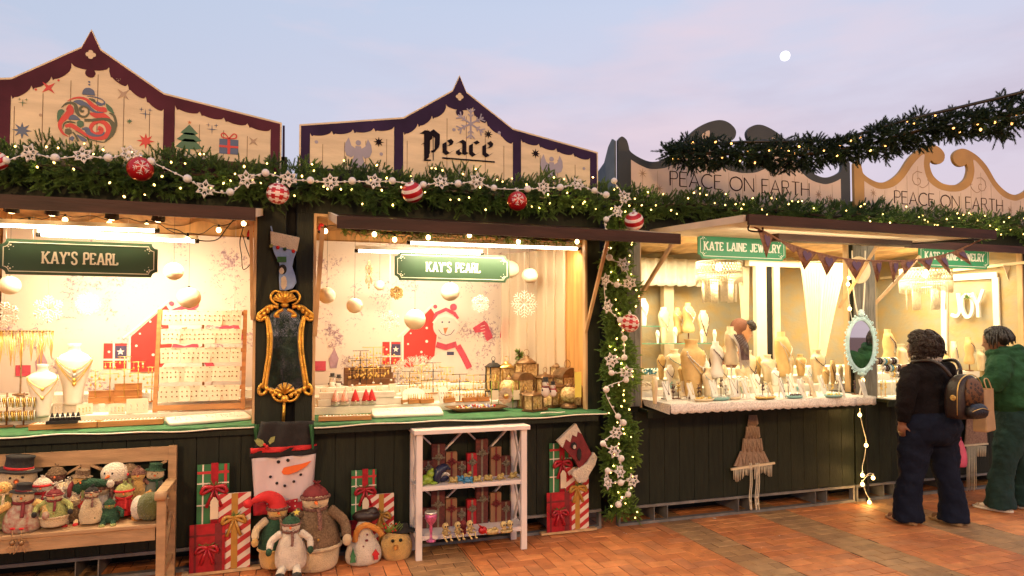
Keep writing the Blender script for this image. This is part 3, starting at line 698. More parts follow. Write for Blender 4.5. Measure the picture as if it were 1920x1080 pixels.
fairy('warm fairy lights on the pine garland above the two right stalls',pr_,.115,90,'bulb_warm',2)
fairy('warm fairy lights on the upright pine garland',pv_,.12,64,'bulb_warm',3)
fairy('amber fairy lights on the airborne dark pine garland',ph_,.085,44,'bulb_amber',4,size=1.15,ysc=1,glow=.05)
def star_mb(r=.055):
 b=MB();o_=[]
 for k in range(12):
  a=math.pi*k/6;q=r if k%2==0 else r*.56;o_.append((q*math.sin(a),0,q*math.cos(a)))
 b.tube(o_,.0052,5,closed=True);b.tube([(x*.42,0,z*.42)for x,y,z in o_[1::2]],.0048,5,closed=True)
 for k in range(12):b.tube([(o_[k][0]*(.5 if k%2==0 else .42),0,o_[k][2]*(.5 if k%2==0 else .42)),tuple(c*.97 for c in o_[k])],.0042,4)
 for k in range(6):x,y,z=o_[2*k];b.tube([(x*.72-z*.12,0,z*.72+x*.12),(x*.72+z*.12,0,z*.72-x*.12)],.004,4)
 b.tube([(0,-.004,0),(0,.004,0)],.016,10)
 return b
def beadchain(label,pts,Y):
 W=[at(p[0],p[1],Y+(p[3]if len(p)>3 else 0))for p in pts]
 t=thing('star_chain',label,'bead garland',tuple(W[0]),group='white star and ball chains')
 b=MB();b.tube(cat(W,4),.0035,5);
 for i in range(len(W)-1):
  for f in(.33,.66):q=W[i].lerp(W[i+1],f);b.ell(q,.0095,8,5)
 b.build('cord','bead_white',t)
 ps=pb=None
 for p,wpt in zip(pts,W):
  if p[2]=='s':
   if ps is None:ps=star_mb().build('crochet_star','bead_white',t,world=False);o=ps
   else:o=ps.copy();col.objects.link(o)
   o.rotation_euler=(rnd.uniform(-.25,.25),rnd.uniform(-.5,.5),rnd.uniform(-.45,.45));o.scale=(rnd.uniform(.92,1.1),)*3
  else:
   if pb is None:
    q=MB();q.ell((0,0,0),.026,14,10);pb=q.build('felt_ball','bead_white',t,world=False);o=pb
   else:o=pb.copy();col.objects.link(o)
   o.scale=(rnd.uniform(.9,1.05),)*3
  o.location=WM[t.name].inverted()@(wpt+Vector((0,-.015,0)))
beadchain('white crochet star and ball chain looped along the garland of the two left stalls',[(12,302,'b'),(57,288,'s'),(105,297,'b'),(157,292,'s'),(204,297,'b'),(243,288,'s'),(284,304,'b'),(352,336,'b'),(385,355,'s'),(432,361,'b'),(463,337,'s'),(498,325,'b'),(541,336,'s'),(582,339,'b'),(620,342,'s'),(660,340,'b'),(701,341,'s'),(735,340,'b'),(793,347,'b'),(826,342,'s'),(858,345,'b'),(893,340,'s'),(925,353,'b'),(988,355,'b'),(1018,352,'s'),(1049,352,'b'),(1082,346,'s'),(1113,358,'b'),(1135,366,'b')],-.33)
beadchain('white crochet star and ball chain winding down the upright garland',[(1150,340,'b'),(1170,370,'s'),(1157,397,'s'),(1135,412,'b'),(1137,440,'b'),(1141,483,'b'),(1168,496,'s'),(1179,531,'s'),(1155,534,'b'),(1134,525,'s'),(1138,575,'s'),(1161,600,'b'),(1169,634,'b'),(1169,670,'b'),(1145,675,'s'),(1145,699,'b'),(1173,698,'s'),(1172,712,'b'),(1135,730,'b'),(1157,780,'b'),(1167,792,'b'),(1154,811,'s'),(1129,831,'b'),(1151,846,'s'),(1163,859,'b'),(1161,884,'s'),(1138,882,'b'),(1138,904,'s'),(1162,904,'b'),(1185,900,'s'),(1176,926,'b'),(1158,945,'b')],-.30)
def bauble(px,py,r,kind,label,Y=-.33):
 p=at(px,py,Y);R_=r/ppm(p)
 t=thing('bauble',label,'bauble',tuple(p),group='red and white baubles on the garland')
 n,m=32,20;b=MB();vs=[];fs=[]
 for j in range(m+1):
  for i in range(n):a=2*math.pi*i/n;q=math.pi*j/m;vs.append((math.sin(q)*math.cos(a),math.sin(q)*math.sin(a),math.cos(q)))
 X=Matrix.Translation(p)@Euler((.5 if kind=='stripe' else .1,-.45 if kind=='stripe' else .1,0)).to_matrix().to_4x4()@Matrix.Diagonal((R_,R_,R_*.98,1))
 base=MB(X)
 for j in range(m):
  for i in range(n):
   k=0
   if kind=='stripe':k=1 if(j%5)in(1,2)else 0
   if kind=='harlequin':u,v=(i+j)//4,(i-j)//4;k=(u+v)%2
   base.m(k).add([vs[j*n+i],vs[j*n+(i+1)%n],vs[(j+1)*n+(i+1)%n],vs[(j+1)*n+i]],[(0,3,2,1)],True)
 o=base.build('shell',['bauble_red','bauble_white'],t)
 import bmesh as bm_
 q=bm_.new();q.from_mesh(o.data);bm_.ops.remove_doubles(q,verts=q.verts,dist=1e-5);q.to_mesh(o.data);q.free()
 b=MB();b.lathe([(R_*.16,R_*.95),(R_*.16,R_*1.15),(R_*.05,R_*1.16)],12,p);b.tube([(p.x+R_*.1*math.cos(a),p.y,p.z+R_*1.25+R_*.1*math.sin(a))for a in np.linspace(0,6.2,9)],.002,4,closed=True);b.build('cap','silver',t)
 if kind=='flake':
  b=MB();fc=(cam.location-p).normalized()
  u=Vector((0,0,1));rx_=u.cross(fc).normalized();uy=fc.cross(rx_)
  c=fc*.9+uy*.25-rx_*(-.1)
  c.normalize()
  def S(a,d):v=(c+(rx_*math.cos(a)+uy*math.sin(a))*d).normalized();return p+v*(R_*1.012)
  for k in range(6):
   a=k*math.pi/3+.3;b.tube([S(a,d)for d in(0,.2,.4,.6,.72)],.0028,5)
   for d in(.35,.55):
    for s_ in(-1,1):b.tube([S(a,d),S(a+s_*.35,d+.16)],.0024,4)
  b.build('snowflake','bauble_white',t)
bauble(263,317,23,'flake','large shiny red bauble with white snowflake below the swirl gable')
bauble(521,363,20.5,'harlequin','red and white diamond bauble above the blue stocking')
bauble(773,361,20,'stripe','spiral striped bauble beneath the Peace lettering')
bauble(970,377,18.5,'flake','smaller red bauble with white snowflake right of the Peace lettering')
bauble(1189,415,18,'stripe','spiral striped bauble just above the awning corner by the upright garland')
bauble(1181,606,17.5,'harlequin','red and white diamond bauble on the upright garland')
bauble(-6,302,18,'stripe','striped bauble cut by the left edge of the picture')
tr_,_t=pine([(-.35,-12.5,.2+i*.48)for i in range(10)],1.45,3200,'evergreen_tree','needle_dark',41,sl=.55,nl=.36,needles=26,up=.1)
for v in tr_.data.vertices:
 f=max(.12,min(1,(5.4-v.co.z)/4.2));v.co.x=-.35+(v.co.x+.35)*f;v.co.y=-12.5+(v.co.y+12.5)*f
tag(tr_,'dark evergreen of the square seen only in the gold framed mirror','tree')
b=MB();b.tube([(-.35,-12.5,0),(-.35,-12.5,1.2)],[.14,.10],10);b.build('trunk','brown_stem',tr_,world=False)
def tube_light(label,p0,p1,power,col_=(1,.83,.54),rot=(0,0,0),hidden=False):
 t=thing('tube_light',label,'tube light',tuple((Vector(p0)+Vector(p1))/2),group='tube lights in the left stalls')
 p0,p1=Vector(p0),Vector(p1)
 b=MB();b.bar(p0+Vector((-.02,0,.024)),p1+Vector((.02,0,.024)),.05,.03,(0,0,1));b.build('housing','off_white',t)
 b=MB();b.tube([p0,p1],.013,10);b.build('tube','tube_glow',t)
 for p,s_ in((p0,-1),(p1,1)):
  b=MB();b.tube([p+Vector((s_*.001,0,0)),p+Vector((s_*.03,0,0))],.016,8);b.build('end_cap','black_metal',t)
 if power:
  c=(p0+p1)/2
  lamp('tube_lamp','AREA',(c.x,c.y+.02,c.z-.03),power,col_,(p1-p0).length,(R(28),0,0),.06)
tube_light('front tube light high in the left stall above the name sign',at(-60,420,.12),at(290,432,.12),10)
tube_light('rear tube light in the left stall just above the green name sign',at(78,440,.34),at(365,452,.34),34)
tube_light('bright tube light right of the name sign in the Peace stall',at(770,455,.12),at(1082,466,.12),18)
tube_light('tube light half hidden behind the name sign of the Peace stall',at(672,470,.42),at(900,477,.42),24)
def globe(p,label,group,m_='bulb_big',r=.018,parent=None):
 b=MB();b.ell((p.x,p.y,p.z-r*.3),(r,r,r*1.15),12,8);
 if parent:return b.build('bulb',m_,parent)
def globe_string(label,pts,Y,group,lit='bulb_big',wire='black_metal',r=.017,wr=.003):
 W=[at(p[0],p[1],Y+(p[2]if len(p)>2 else 0))for p in pts]
 t=thing('globe_lights',label,'globe lights',tuple(W[0]),group=group)
 b=MB();Wc=cat([q+Vector((0,0,.028))for q in W],6)
 b.tube([q+Vector((0,0,.012*math.sin(i*1.3)))for i,q in enumerate(Wc)],wr,5)
 b.build('wire',wire,t)
 for q in W:
  b=MB();b.tube([q+Vector((0,0,.014)),q+Vector((0,0,.036))],.008,8);b.build('socket',wire,t)
  globe(q,'','',lit,r,t)
 return t
globe_string('globe bulb string under the ceiling of the left stall',[(-30,415),(55,418),(122,411),(205,418),(275,422),(352,447),(410,430),(457,418)],.3,'globe bulb strings inside the left stalls')
globe_string('globe bulb string draped under the awning hinge of the Peace stall',[(610,432),(702,438),(740,448),(803,444),(880,440),(972,452),(1082,452),(1143,465)],-.04,'globe bulb strings inside the left stalls')
def clampspot(px,py,label):
 p=at(px,py,.0);t=thing('clamp_lamp',label,'lamp',tuple(p),group='black clamp lamps of the left stall')
 X=LX(p,0,1,.15,.35)
 b=MB(X);b.loft([(0,0,.045,.028,.028),(0,0,.04,.036,.036),(0,0,-.02,.044,.044)],16,caps=False);b.loft([(0,0,.046,.026,.026),(0,0,.0465,.003,.003)],12);b.build('lamp_shade','black_metal',t)
 b=MB(X);b.ell((0,0,-.012),(.034,.034,.02),12,6);b.build('bulb','bulb_big',t)
 b=MB();b.tube([p+Vector((0,0,.045)),p+Vector((0,0,.1))],.006,6);b.build('clamp','black_metal',t)
 return p
for px,py,n in((22,391,'leftmost'),(98,396,'second from left'),(210,404,'third from left'),(297,408,'rightmost')):clampspot(px,py,n+' of the four black clamp lamps under the left awning')
lamp('clamp_spots','AREA',(-1.35,-.32,2.36),14,(1,.68,.36),1.4,(0,0,0),.12,115)
lamp('clamp_spots','AREA',(1.3,-.32,2.36),9,(1,.66,.34),1.4,(0,0,0),.12,115)
for X_,Y_,P_ in((3.9,.75,46),(5.4,.8,34),(6.7,.75,44)):lamp('stall_panel','AREA',(X_,Y_,2.45),P_*1.2,(1,.86,.54),1.3,(0,0,0),.9)
for X_ in(4.0,5.9):lamp('awning_strip','AREA',(X_,-.95,2.30),12,(1,.86,.56),1.6,(R(62),0,0),.1)
b=MB();b.tube(cat([at(312,428,.12),at(335,432,.12),at(365,449,.12),at(405,450,.1),at(425,428,.1),at(441,408,.05)],6),.004,6)
o=b.build('cable','black_metal');tag(o,'black power cable from the tube light to the corner of the left stall','cable')
b=MB();b.tube(cat([at(461,412,.03),at(450,450,.03),at(453,480,.03),at(456,505,.03),at(470,492,.03),at(462,465,.03),at(455,440,.03)],6),.0035,6)
o=b.build('cable','black_metal');tag(o,'black cable loop hanging beside the right jamb of the left stall','cable')
GL={'K':([[(0,0),(0,1)],[(.05,.45),(.55,1)],[(.18,.58),(.58,0)]],.6,[(0,0),(0,1),(.55,1),(.58,0)]),'A':([[(0,0),(.3,1)],[(.34,1),(.62,0)],[(.12,.3),(.5,.3)]],.62,[(0,0),(.62,0)]),'Y':([[(0,1),(.28,.48)],[(.56,1),(.28,.48)],[(.28,.5),(.28,0)]],.56,[(0,1),(.56,1),(.28,0)]),"'":([[(0,1),(-.02,.72)]],.04,[]),'S':([[(.46,.76),(.44,.93),(.25,1),(.05,.93),(.02,.74),(.12,.58),(.36,.44),(.46,.27),(.42,.08),(.23,0),(.04,.07),(.0,.24)]],.46,[]),' ':([],.22,[]),'P':([[(0,0),(0,1)],[(0,.97),(.32,.97),(.44,.86),(.44,.6),(.32,.48),(0,.48)]],.42,[(0,0)]),'E':([[(0,0),(0,1)],[(0,.95),(.44,.95)],[(0,.5),(.34,.5)],[(0,.05),(.44,.05)],[(.44,.95),(.44,.78)],[(.44,.05),(.44,.22)]],.44,[]),'R':([[(0,0),(0,1)],[(0,.97),(.32,.97),(.44,.86),(.44,.62),(.32,.5),(0,.5)],[(.28,.5),(.48,0)]],.46,[(0,0),(.48,0)]),'L':([[(0,0),(0,1)],[(0,.05),(.42,.05)],[(.42,.05),(.42,.24)]],.42,[(0,1)]),'T':([[(.26,0),(.26,1)],[(0,.95),(.52,.95)],[(0,.95),(0,.78)],[(.52,.95),(.52,.78)]],.52,[(.26,0)]),'I':([[(0,0),(0,1)]],.02,[(0,0),(0,1)]),'N':([[(0,0),(0,1)],[(.02,1),(.5,0)],[(.52,0),(.52,1)]],.52,[(0,0),(0,1),(.52,1)]),'J':([[(.34,1),(.34,.2),(.22,.03),(.04,.05),(0,.24)]],.34,[(.34,1)]),'W':([[(0,1),(.22,0)],[(.22,0),(.4,.9)],[(.4,.9),(.58,0)],[(.58,0),(.8,1)]],.8,[(0,1),(.8,1)])}
def slab(txt,cx,z0,H,W_,y,mb,w_=.15):
 sp=.27;tot=sum(GL[c][1]+sp for c in txt)-sp;k=W_/tot;x=cx-W_/2
 for i,ch in enumerate(txt):
  ss,adv,ser=GL[ch];n=0
  for s_ in ss:
   P=[(x+a*k,z0+b_*H)for a,b_ in s_]
   if len(P)>5:P=[(q.x,q.z)for q in cat([(a,0,b_)for a,b_ in P],4)]
   mb.ribbon(P,k*(w_ if len(s_)==2 and abs(s_[0][1]-s_[1][1])<.1 else w_*1.35),y-.0002*n);n+=1
  for a,b_ in ser:mb.ribbon([(x+(a-.15)*k,z0+(b_+(.05 if b_==0 else-.05))*H),(x+(a+.15)*k,z0+(b_+(.05 if b_==0 else-.05))*H)],H*.1,y-.0002*n);n+=1
  x+=(adv+sp)*k
def namesign(label,txt,a,b_,c,Y,board,ink,tw_,rz=0.0,group='name signs hanging in the stalls'):
 pa,pb,pc=at(*a,Y),at(*b_,Y),at(*c,Y)
 x0,x1,z1,z0=pa.x,pb.x,(pa.z+pb.z)/2,pc.z
 cx,cz=(x0+x1)/2,(z0+z1)/2;w_,h=(x1-x0)/2,(z1-z0)/2
 t=thing('name_sign',label,'sign',(cx,Y,cz),rz,group)
 def outl(w_,h,n_):
  p=[]
  for sx,sz,a0 in((-1,1,0),(1,1,1),(1,-1,2),(-1,-1,3)):
   arc=[(n_*math.cos(q),n_*math.sin(q))for q in np.linspace(0,math.pi/2,6)]
   e=[(sx*(w_-n_*.0)-sx*u,sz*h-sz*v)for u,v in arc]
   p+=e if a0%2==1 else e[::-1]
  return p
 def rr(w_,h,n_):
  p=[]
  for sx,sz in((-1,1),(1,1),(1,-1),(-1,-1)):
   arc=[(sx*w_-sx*n_*math.cos(q),sz*h-sz*n_*math.sin(q))for q in np.linspace(0,math.pi/2,6)]
   if sx*sz<0:p+=arc[::-1]
   else:p+=arc
  return p
 mb=MB();mb.X=WM[t.name];mb.prism(rr(w_,h,h*.32),-.006,.006);mb.build('board',board,t)
 mb=MB();mb.X=WM[t.name];q=rr(w_-.022,h-.022,h*.27);mb.ribbon(q+[q[0]],.005,-.0085)
 for sx in(-1,1):
  for sz in(-1,1):
   for u,v,r in((.062,.04,.006),(.05,.052,.0045),(.078,.05,.003),(.055,.07,.003)):mb.disc((sx*(w_-u),sz*(h-v)),r,-.0085,8)
 mb.build('border_line',ink,t)
 mb=MB();mb.X=WM[t.name];slab(txt,0,-h*.34,h*.68,tw_,-.0085,mb);mb.build('lettering',ink,t)
 mb=MB();mb.X=WM[t.name]
 for s_ in(-.6,.6):mb.tube([(w_*s_,0,h),(w_*s_,0,h+.16)],.0015,4)
 mb.build('hanger','off_white',t)
namesign("large green KAY'S PEARL sign hanging in the left stall","KAY'S PEARL",(0,447),(296,458),(0,514),.15,'green_sign','sign_cream',.44)
namesign("green KAY'S PEARL sign hanging in the Peace stall","KAY'S PEARL",(740,473),(955,479),(740,525),.3,'green_sign','sign_cream',.45)
namesign('bright green KATE LAINE JEWELRY sign left of the bunting','KATE LAINE JEWELRY',(1308,436),(1472,446),(1308,484),-.12,'teal_sign','sign_white',.80)
namesign('bright green KATE LAINE JEWELRY sign crossed by the bunting at right','KATE LAINE JEWELRY',(1722,459),(1853,461),(1722,500),-.12,'teal_sign','sign_white',.80)
def cloth_print():
 m=bpy.data.materials.new('print_cloth');m.use_nodes=True;n=m.node_tree.nodes;l=m.node_tree.links;b=n['Principled BSDF']
 t=n.new('ShaderNodeTexCoord');z=n.new('ShaderNodeTexNoise');z.inputs['Scale'].default_value=30;z.inputs['Detail'].default_value=8;z.inputs['Roughness'].default_value=.8;l.new(t.outputs['Object'],z.inputs[0])
 z2=n.new('ShaderNodeTexNoise');z2 .inputs['Scale'].default_value=2.6;z2 .inputs['Detail'].default_value=2;l.new(t.outputs['Object'],z2 .inputs[0])
 a=n.new('ShaderNodeMath');a.operation='MULTIPLY_ADD';l.new(z2 .outputs['Fac'],a.inputs[0]);a.inputs[1].default_value=.85;a.inputs[2].default_value=.09
 s=n.new('ShaderNodeMath');s.operation='SUBTRACT';l.new(z.outputs['Fac'],s.inputs[0]);l.new(a.outputs[0],s.inputs[1])
 r=n.new('ShaderNodeMapRange');r.inputs[1].default_value=.085;r.inputs[2].default_value=.16;l.new(s.outputs[0],r.inputs[0])
 k=n.new('ShaderNodeMixRGB');k.inputs[1].default_value=(.70,.58,.50,1);k.inputs[2].default_value=(.30,.19,.24,1);l.new(r.outputs[0],k.inputs[0])
 l.new(k.outputs[0],b.inputs['Base Color']);b.inputs['Roughness'].default_value=.9;MATS['print_cloth']=m
cloth_print()
mat('pr_red',(.55,.035,.03),.8,.08);mat('pr_rose',(.50,.06,.10),.8,.2,20);mat('pr_white',(.80,.72,.64),.8);mat('pr_navy',(.05,.04,.10),.8,.3,30);mat('pr_mauve',(.36,.22,.28),.8,.3,14);mat('pr_snow',(.72,.60,.54),.8,.05)
def backdrop(label,x0,x1,dx):
 Y=1.2;t=thing('printed_backdrop',label,'backdrop',((x0+x1)/2,Y,1.0),group='printed winter backdrops')
 b=MB();b.grid(lambda u,v:(x0+(x1-x0)*u,Y+.0015*math.sin(u*40)+.004,.96+1.5*v),60,4);b.build('cloth','print_cloth',t)
 Q=lambda px,py:(at(px,py,Y).x+dx,at(px,py,Y).z)
 y=Y-.003
 def shp(name,m_,fn):mb=MB();fn(mb);mb.build(name,m_,t)
 shp('printed_barn','pr_red',lambda m:(m.prism([Q(757,688),Q(757,630),Q(808,578),Q(822,600),Q(812,688)][::-1],y,y+.001),m.prism([Q(717,683),Q(717,641),Q(751,641),Q(751,683)][::-1],y,y+.001)))
 shp('printed_trim','pr_white',lambda m:(m.ribbon([Q(745,632),Q(757,622),Q(812,570)],.018,y-.001),m.ribbon([Q(755,690),Q(755,628)],.014,y-.0014),m.ribbon([Q(732,683),Q(732,641)],.014,y-.001),m.ribbon([Q(717,668),Q(751,668)],.014,y-.0014),[m.disc(Q(px,py),r,y-.0018,8)for px,py,r in((765,645,.01),(790,660,.012),(775,675,.008),(800,640,.014),(770,625,.008),(800,615,.012),(785,605,.009),(725,655,.01))]))
 shp('printed_window','pr_navy',lambda m:m.prism([Q(734,666),Q(734,645),Q(751,645),Q(751,666)][::-1],y-.0018,y-.0008))
 shp('printed_star','pr_white',lambda m:m.star(Q(742,655),.03,.012,y-.0024))
 def snow(m):
  c=Q(836,612);m.disc(c,.125,y-.001,28,ry=.12);c2=Q(838,700);m.disc(c2,.21,y-.0004,28,ry=.21)
 shp('printed_snowman','pr_snow',snow)
 def face(m):
  for px in(829,842):m.disc(Q(px,604),.009,y-.0025,10)
  m.ribbon([Q(*p)for p in((822,618),(828,626),(836,629),(845,627),(852,618))],.006,y-.0025);m.box(Q(840,0)[0],Q(853,0)[0],y-.0025,y-.002,Q(0,676)[1],Q(0,668)[1])
 shp('printed_face','pr_navy',face)
 shp('printed_nose','print_orange',lambda m:m.prism([Q(831,615),Q(834,628),Q(840,614)],y-.003,y-.002))
 shp('printed_scarf','pr_rose',lambda m:(m.ribbon([Q(818,646),Q(836,651),Q(856,645)],.055,y-.002),m.ribbon([Q(858,648),Q(869,668),Q(880,690)],.06,y-.0024)))
 shp('printed_hat','pr_rose',lambda m:(m.ribbon([Q(814,600),Q(818,588),Q(836,580),Q(852,588),Q(858,598)],.035,y-.002),m.disc(Q(850,576),.035,y-.0026,12),m.disc(Q(816,575),.02,y-.0026,10)))
 shp('printed_hat_fur','pr_white',lambda m:m.ribbon([Q(812,606),Q(820,595),Q(836,591),Q(852,596),Q(860,606)],.022,y-.003))
 for px,s_ in((905,-1),(948,1)):
  shp('printed_skate','pr_rose',lambda m:m.prism([Q(*q)for q in([(886,615),(891,624),(904,622),(913,640),(924,633),(914,607),(908,601)]if s_<0 else[(945,598),(940,613),(937,633),(951,635),(954,611),(969,611),(969,604)])],y-.002,y-.001))
  shp('skate_lace','pr_white',lambda m:[m.ribbon([Q(px-4,612+i*6),Q(px+4,610+i*6)],.004,y-.003)for i in range(4)])
 shp('printed_cabin','pr_rose',lambda m:m.prism([Q(589,695),Q(589,677),Q(611,677),Q(611,695)][::-1],y,y+.001))
 shp('printed_shed','pr_mauve',lambda m:m.prism([Q(619,690),Q(617,672),Q(627,653),Q(635,672),Q(631,690)],y,y+.001))
 def trees(m):
  rg=random.Random(4)
  for px,py,h in((620,655,60),(650,690,30),(668,600,90),(722,600,55),(880,560,80),(912,590,90),(938,545,90),(870,640,50)):
   for i in range(46):
    a,c=rg.gauss(0,8),rg.uniform(-h,0);p=Q(px+a*(1-c/-h*.5),py+c*.8)
    m.ribbon([p,(p[0]+rg.uniform(-.02,.02),p[1]+rg.uniform(-.018,.018))],rg.uniform(.002,.005),y-.0002*(i%5))
 shp('printed_branches','pr_mauve',trees)
backdrop('winter print backdrop with red barn at the back of the left stall',-2.18,-.245,-2.27)
backdrop('winter print backdrop with snowman and skates at the back of the Peace stall',.16,2.33,0)
def curtain(label,x0,x1,y,z0,z1,folds,m_,amp=.022,tie=None,cat_='curtain',y1=None,group=None):
 b=MB();y1=y if y1 is None else y1
 def fn(u,v):
  z=z0+(z1-z0)*v;xa,xb=x0,x1
  if tie:xa=x0+(tie[0]-x0)*max(0,1-abs(v-tie[2])/(1-tie[2]))**1.1 if v>tie[2]else tie[0]+(x0-tie[0])*(.35*(tie[2]-v));xb=x1+(tie[1]-x1)*max(0,1-abs(v-tie[2])/(1-tie[2]))**1.1 if v>tie[2]else tie[1]+(x1-tie[1])*(.35*(tie[2]-v))
  return(xa+(xb-xa)*u,y+(y1-y)*u+amp*math.sin(u*folds*6.283+.6*math.sin(v*3))*(1+.3*math.sin(17*u)),z)
 b.grid(fn,folds*10,14);o=b.build('curtain',m_);recenter(o,((x0+x1)/2,y,z0));tag(o,label,cat_,group);return o
curtain('sheer peach curtain with tiny lights beside the snowman backdrop',1.93,2.325,1.08,1.0,2.38,7,'sheer',.02,y1=.42)
g2,gg=pine([tuple(at(x,y,-.02))for x,y in((640,428),(720,437),(800,436),(900,440),(1000,448),(1080,452))],.028,420,'leaf_garland','leaf_green',21,sl=.04,nl=.02,needles=14,up=0)if mat('leaf_green',(.16,.26,.04),.6,.4,9)else None  # yellow green foliage colour with random tone
tag(g2,'thin leafy garland under the awning hinge of the Peace stall','garland')
def ball(px,py,r,Y,label):
 p=at(px,py,Y);R_=r/ppm(p);t=thing('foam_ball',label,'hanging ball',tuple(p),group='white balls hung in the left stalls')
 b=MB();b.ell(p,(R_,R_,R_*.96),24,14);b.build('ball','foam_ball',t)
 b=MB();b.tube([p+Vector((0,0,R_*.95)),(p.x,p.y,2.54)],.0012,4);b.lathe([(R_*.12,R_*.93),(R_*.1,R_*1.05)],8,p);b.build('hook','black_metal',t)
for a in((326,509,17,.5,'upper white ball beside the name sign in the left stall'),(354,558,21,.6,'larger white ball in front of the snowman print in the left stall'),(18,535,18,.5,'white ball below the left end of the name sign'),(613,554,16,.5,'white ball nearest the left jamb of the Peace stall'),(665,573,15,.45,'yellowish ball second from the left jamb of the Peace stall'),(844,547,18,.75,'bright ball just under the Peace stall name sign'),(778,599,20,.5,'large low white ball over the red barn print of the Peace stall'),(956,505,17,.6,'ball half hidden behind the right end of the Peace stall name sign'),(993,517,15,.5,'white ball hanging in front of the peach curtain'),(712,535,10,.9,'small far white ball left of the Peace stall name sign')):ball(*a)
def flake(px,py,r,Y,label,m_,arms=6,w_=.006,dense=True,narrow=1.0):
 p=at(px,py,Y);R_=r/ppm(p);t=thing('hanging_snowflake',label,'snowflake',tuple(p),group='snowflakes hung in the left stalls')
 b=MB()
 for k in range(arms):
  a=math.pi/2+k*2*math.pi/arms;d=Vector((math.cos(a)*narrow,0,math.sin(a)))
  b.tube([p,p+d*R_],w_*.5,5)
  for f_,l_ in((.35,.34),(.55,.36),(.78,.24))if dense else((.6,.35),):
   for s_ in(-1,1):
    e_=Vector((math.cos(a+s_*.9)*narrow,0,math.sin(a+s_*.9)));q=p+d*R_*f_;b.tube([q,q+e_*R_*l_],w_*.4,4)
    b.ell(q+e_*R_*l_,w_*.6,6,4)
 b.build('flake',m_,t)
 b=MB();b.tube([p+Vector((0,0,R_)),(p.x,p.y,2.54)],.0010,4);b.build('thread','off_white',t)
mat('glitter_white',(.80,.76,.68),.4,.1,60);mat('glitter_gold',(.70,.48,.18),.4,.3,60,metal=.4)
for a in((983,570,26,.35,'large white snowflake in front of the peach curtain','glitter_white',8),(731,602,20,.55,'white snowflake left of the red barn print','glitter_white',6),(901,570,17,.6,'bright white snowflake above the red skates','glitter_white',6,.014),(744,549,12,.35,'small gold snowflake under the left end of the Peace stall name sign','glitter_gold',6,.014),(692,515,27,.4,'tall narrow glittering snowflake left of the Peace stall name sign','glitter_gold',6,.005,True,.3),(90,580,26,.5,'pale snowflake under the name sign of the left stall','glitter_white',6,.008),(165,570,22,.7,'faint snowflake in the middle of the left stall','glitter_white',8,.005),(8,590,24,.3,'cream snowflake at the left picture edge','glitter_white',6,.012),(440,590,13,.8,'small white snowflake printed mitten side of left stall','glitter_white',6,.008)):flake(*a)
for px,py,lab in((466,440,'red ornament in the upper right corner of the left stall'),(599,428,'red ornament in the upper left corner of the Peace stall')):
 p=at(px,py,.0);t=thing('red_ornament',lab,'ornament',tuple(p),group='red corner ornaments');b=MB()
 b.ell(p,(.012,.012,.026),10,8);b.ell(p+Vector((.014,0,.026)),(.02,.012,.012),8,6);b.build('body','red_felt',t);b=MB();b.ell(p+Vector((0,-.004,-.026)),(.012,.012,.012),8,6);b.build('foot','black_felt',t)
def countercloth(label,x0,x1,seed,yf=-.2):
 b=MB();rg=random.Random(seed)
 def fn(u,v):
  x=x0+(x1-x0)*u
  if v<.6:return(x,.5-v/.6*(.5-yf),ZC+.001+.0015*math.sin(31*u+7*v))
  f=(v-.6)/.4;return(x,yf-.001-.006*math.sin(23*u+seed),ZC-.016*f*(1+.35*math.sin(9*u+seed)+.2*math.sin(27*u)))
 b.grid(fn,70,14);t=thing('counter_cloth',label,'table cloth',((x0+x1)/2,0,ZC),group='green felt counter cloths')
 b.build('cloth','cloth_green',t)
 b=MB();b.tube([tuple(Vector(fn(i/90,1))+Vector((0,-.002,0)))for i in range(91)],.005,5);b.build('white_hem','white_linen',t)
countercloth('green felt cloth with white hem on the left stall counter',-2.2,-.235,1,-.08)
countercloth('green felt cloth with white hem on the Peace stall counter',.16,2.42,2)
for x0_,x1_,lab in((-.245,-.205,'corner of green cloth hanging down beside the gold mirror on its left'),(.125,.158,'corner of green cloth hanging down beside the gold mirror on its right')):
 b=MB();b.grid(lambda u,v:(x0_+(x1_-x0_)*u*(1-.5*v)+.02*v,(-.075 if x0_<0 else-.19)+.012*math.sin(u*9),ZC+.0-.17*v),8,8);o=b.build('cloth_corner','cloth_green');recenter(o,(x0_,-.19,ZC));tag(o,lab,'cloth')
STEPS=[(ZC+.006,-.3,.34),(ZC+.062,.345,.52),(ZC+.122,.525,.70),(ZC+.182,.705,.88)]
def on(px,py,z=None):
 if z is not None and z!=ZC+.006:
  p=atz(px,py,z)
  return p if p.y<.95 else at(px,py,.8)
 for z_,a,b_ in STEPS:
  p=atz(px,py,z_)
  if p.y<=b_:return p if p.y>=a else at(px,py,a+.01)*0+Vector((at(px,py,a+.01).x,a+.01,z_))
 p=at(px,py,.8);return Vector((p.x,.8,STEPS[3][0]))
for x0_,x1_,m_,lab in((-2.19,-.25,'white_linen','white cloth covered display steps at the back of the left stall counter'),(.17,1.95,'white_linen','white cloth covered display steps at the back of the Peace stall counter')):
 b=MB();x_=(x0_+x1_)/2
 for i,(z_,a,b_)in enumerate(STEPS[1:]):b.box(x0_,x1_,a-.004,b_+.001 if i<2 else 1.0,ZC-.02,z_-.002)
 o=b.build('display_riser',m_,bevel=.004);recenter(o,(x_,.35,ZC));tag(o,lab,'riser')
BUST=[(0,0,0,.19,.13),(0,0,.04,.20,.135),(0,0,.30,.24,.15),(0,0,.54,.33,.165),(0,0,.70,.40,.165),(0,0,.77,.39,.15),(0,.02,.82,.27,.13),(0,.03,.865,.145,.11),(0,.03,.94,.12,.10),(0,.03,1.0,.15,.125)]
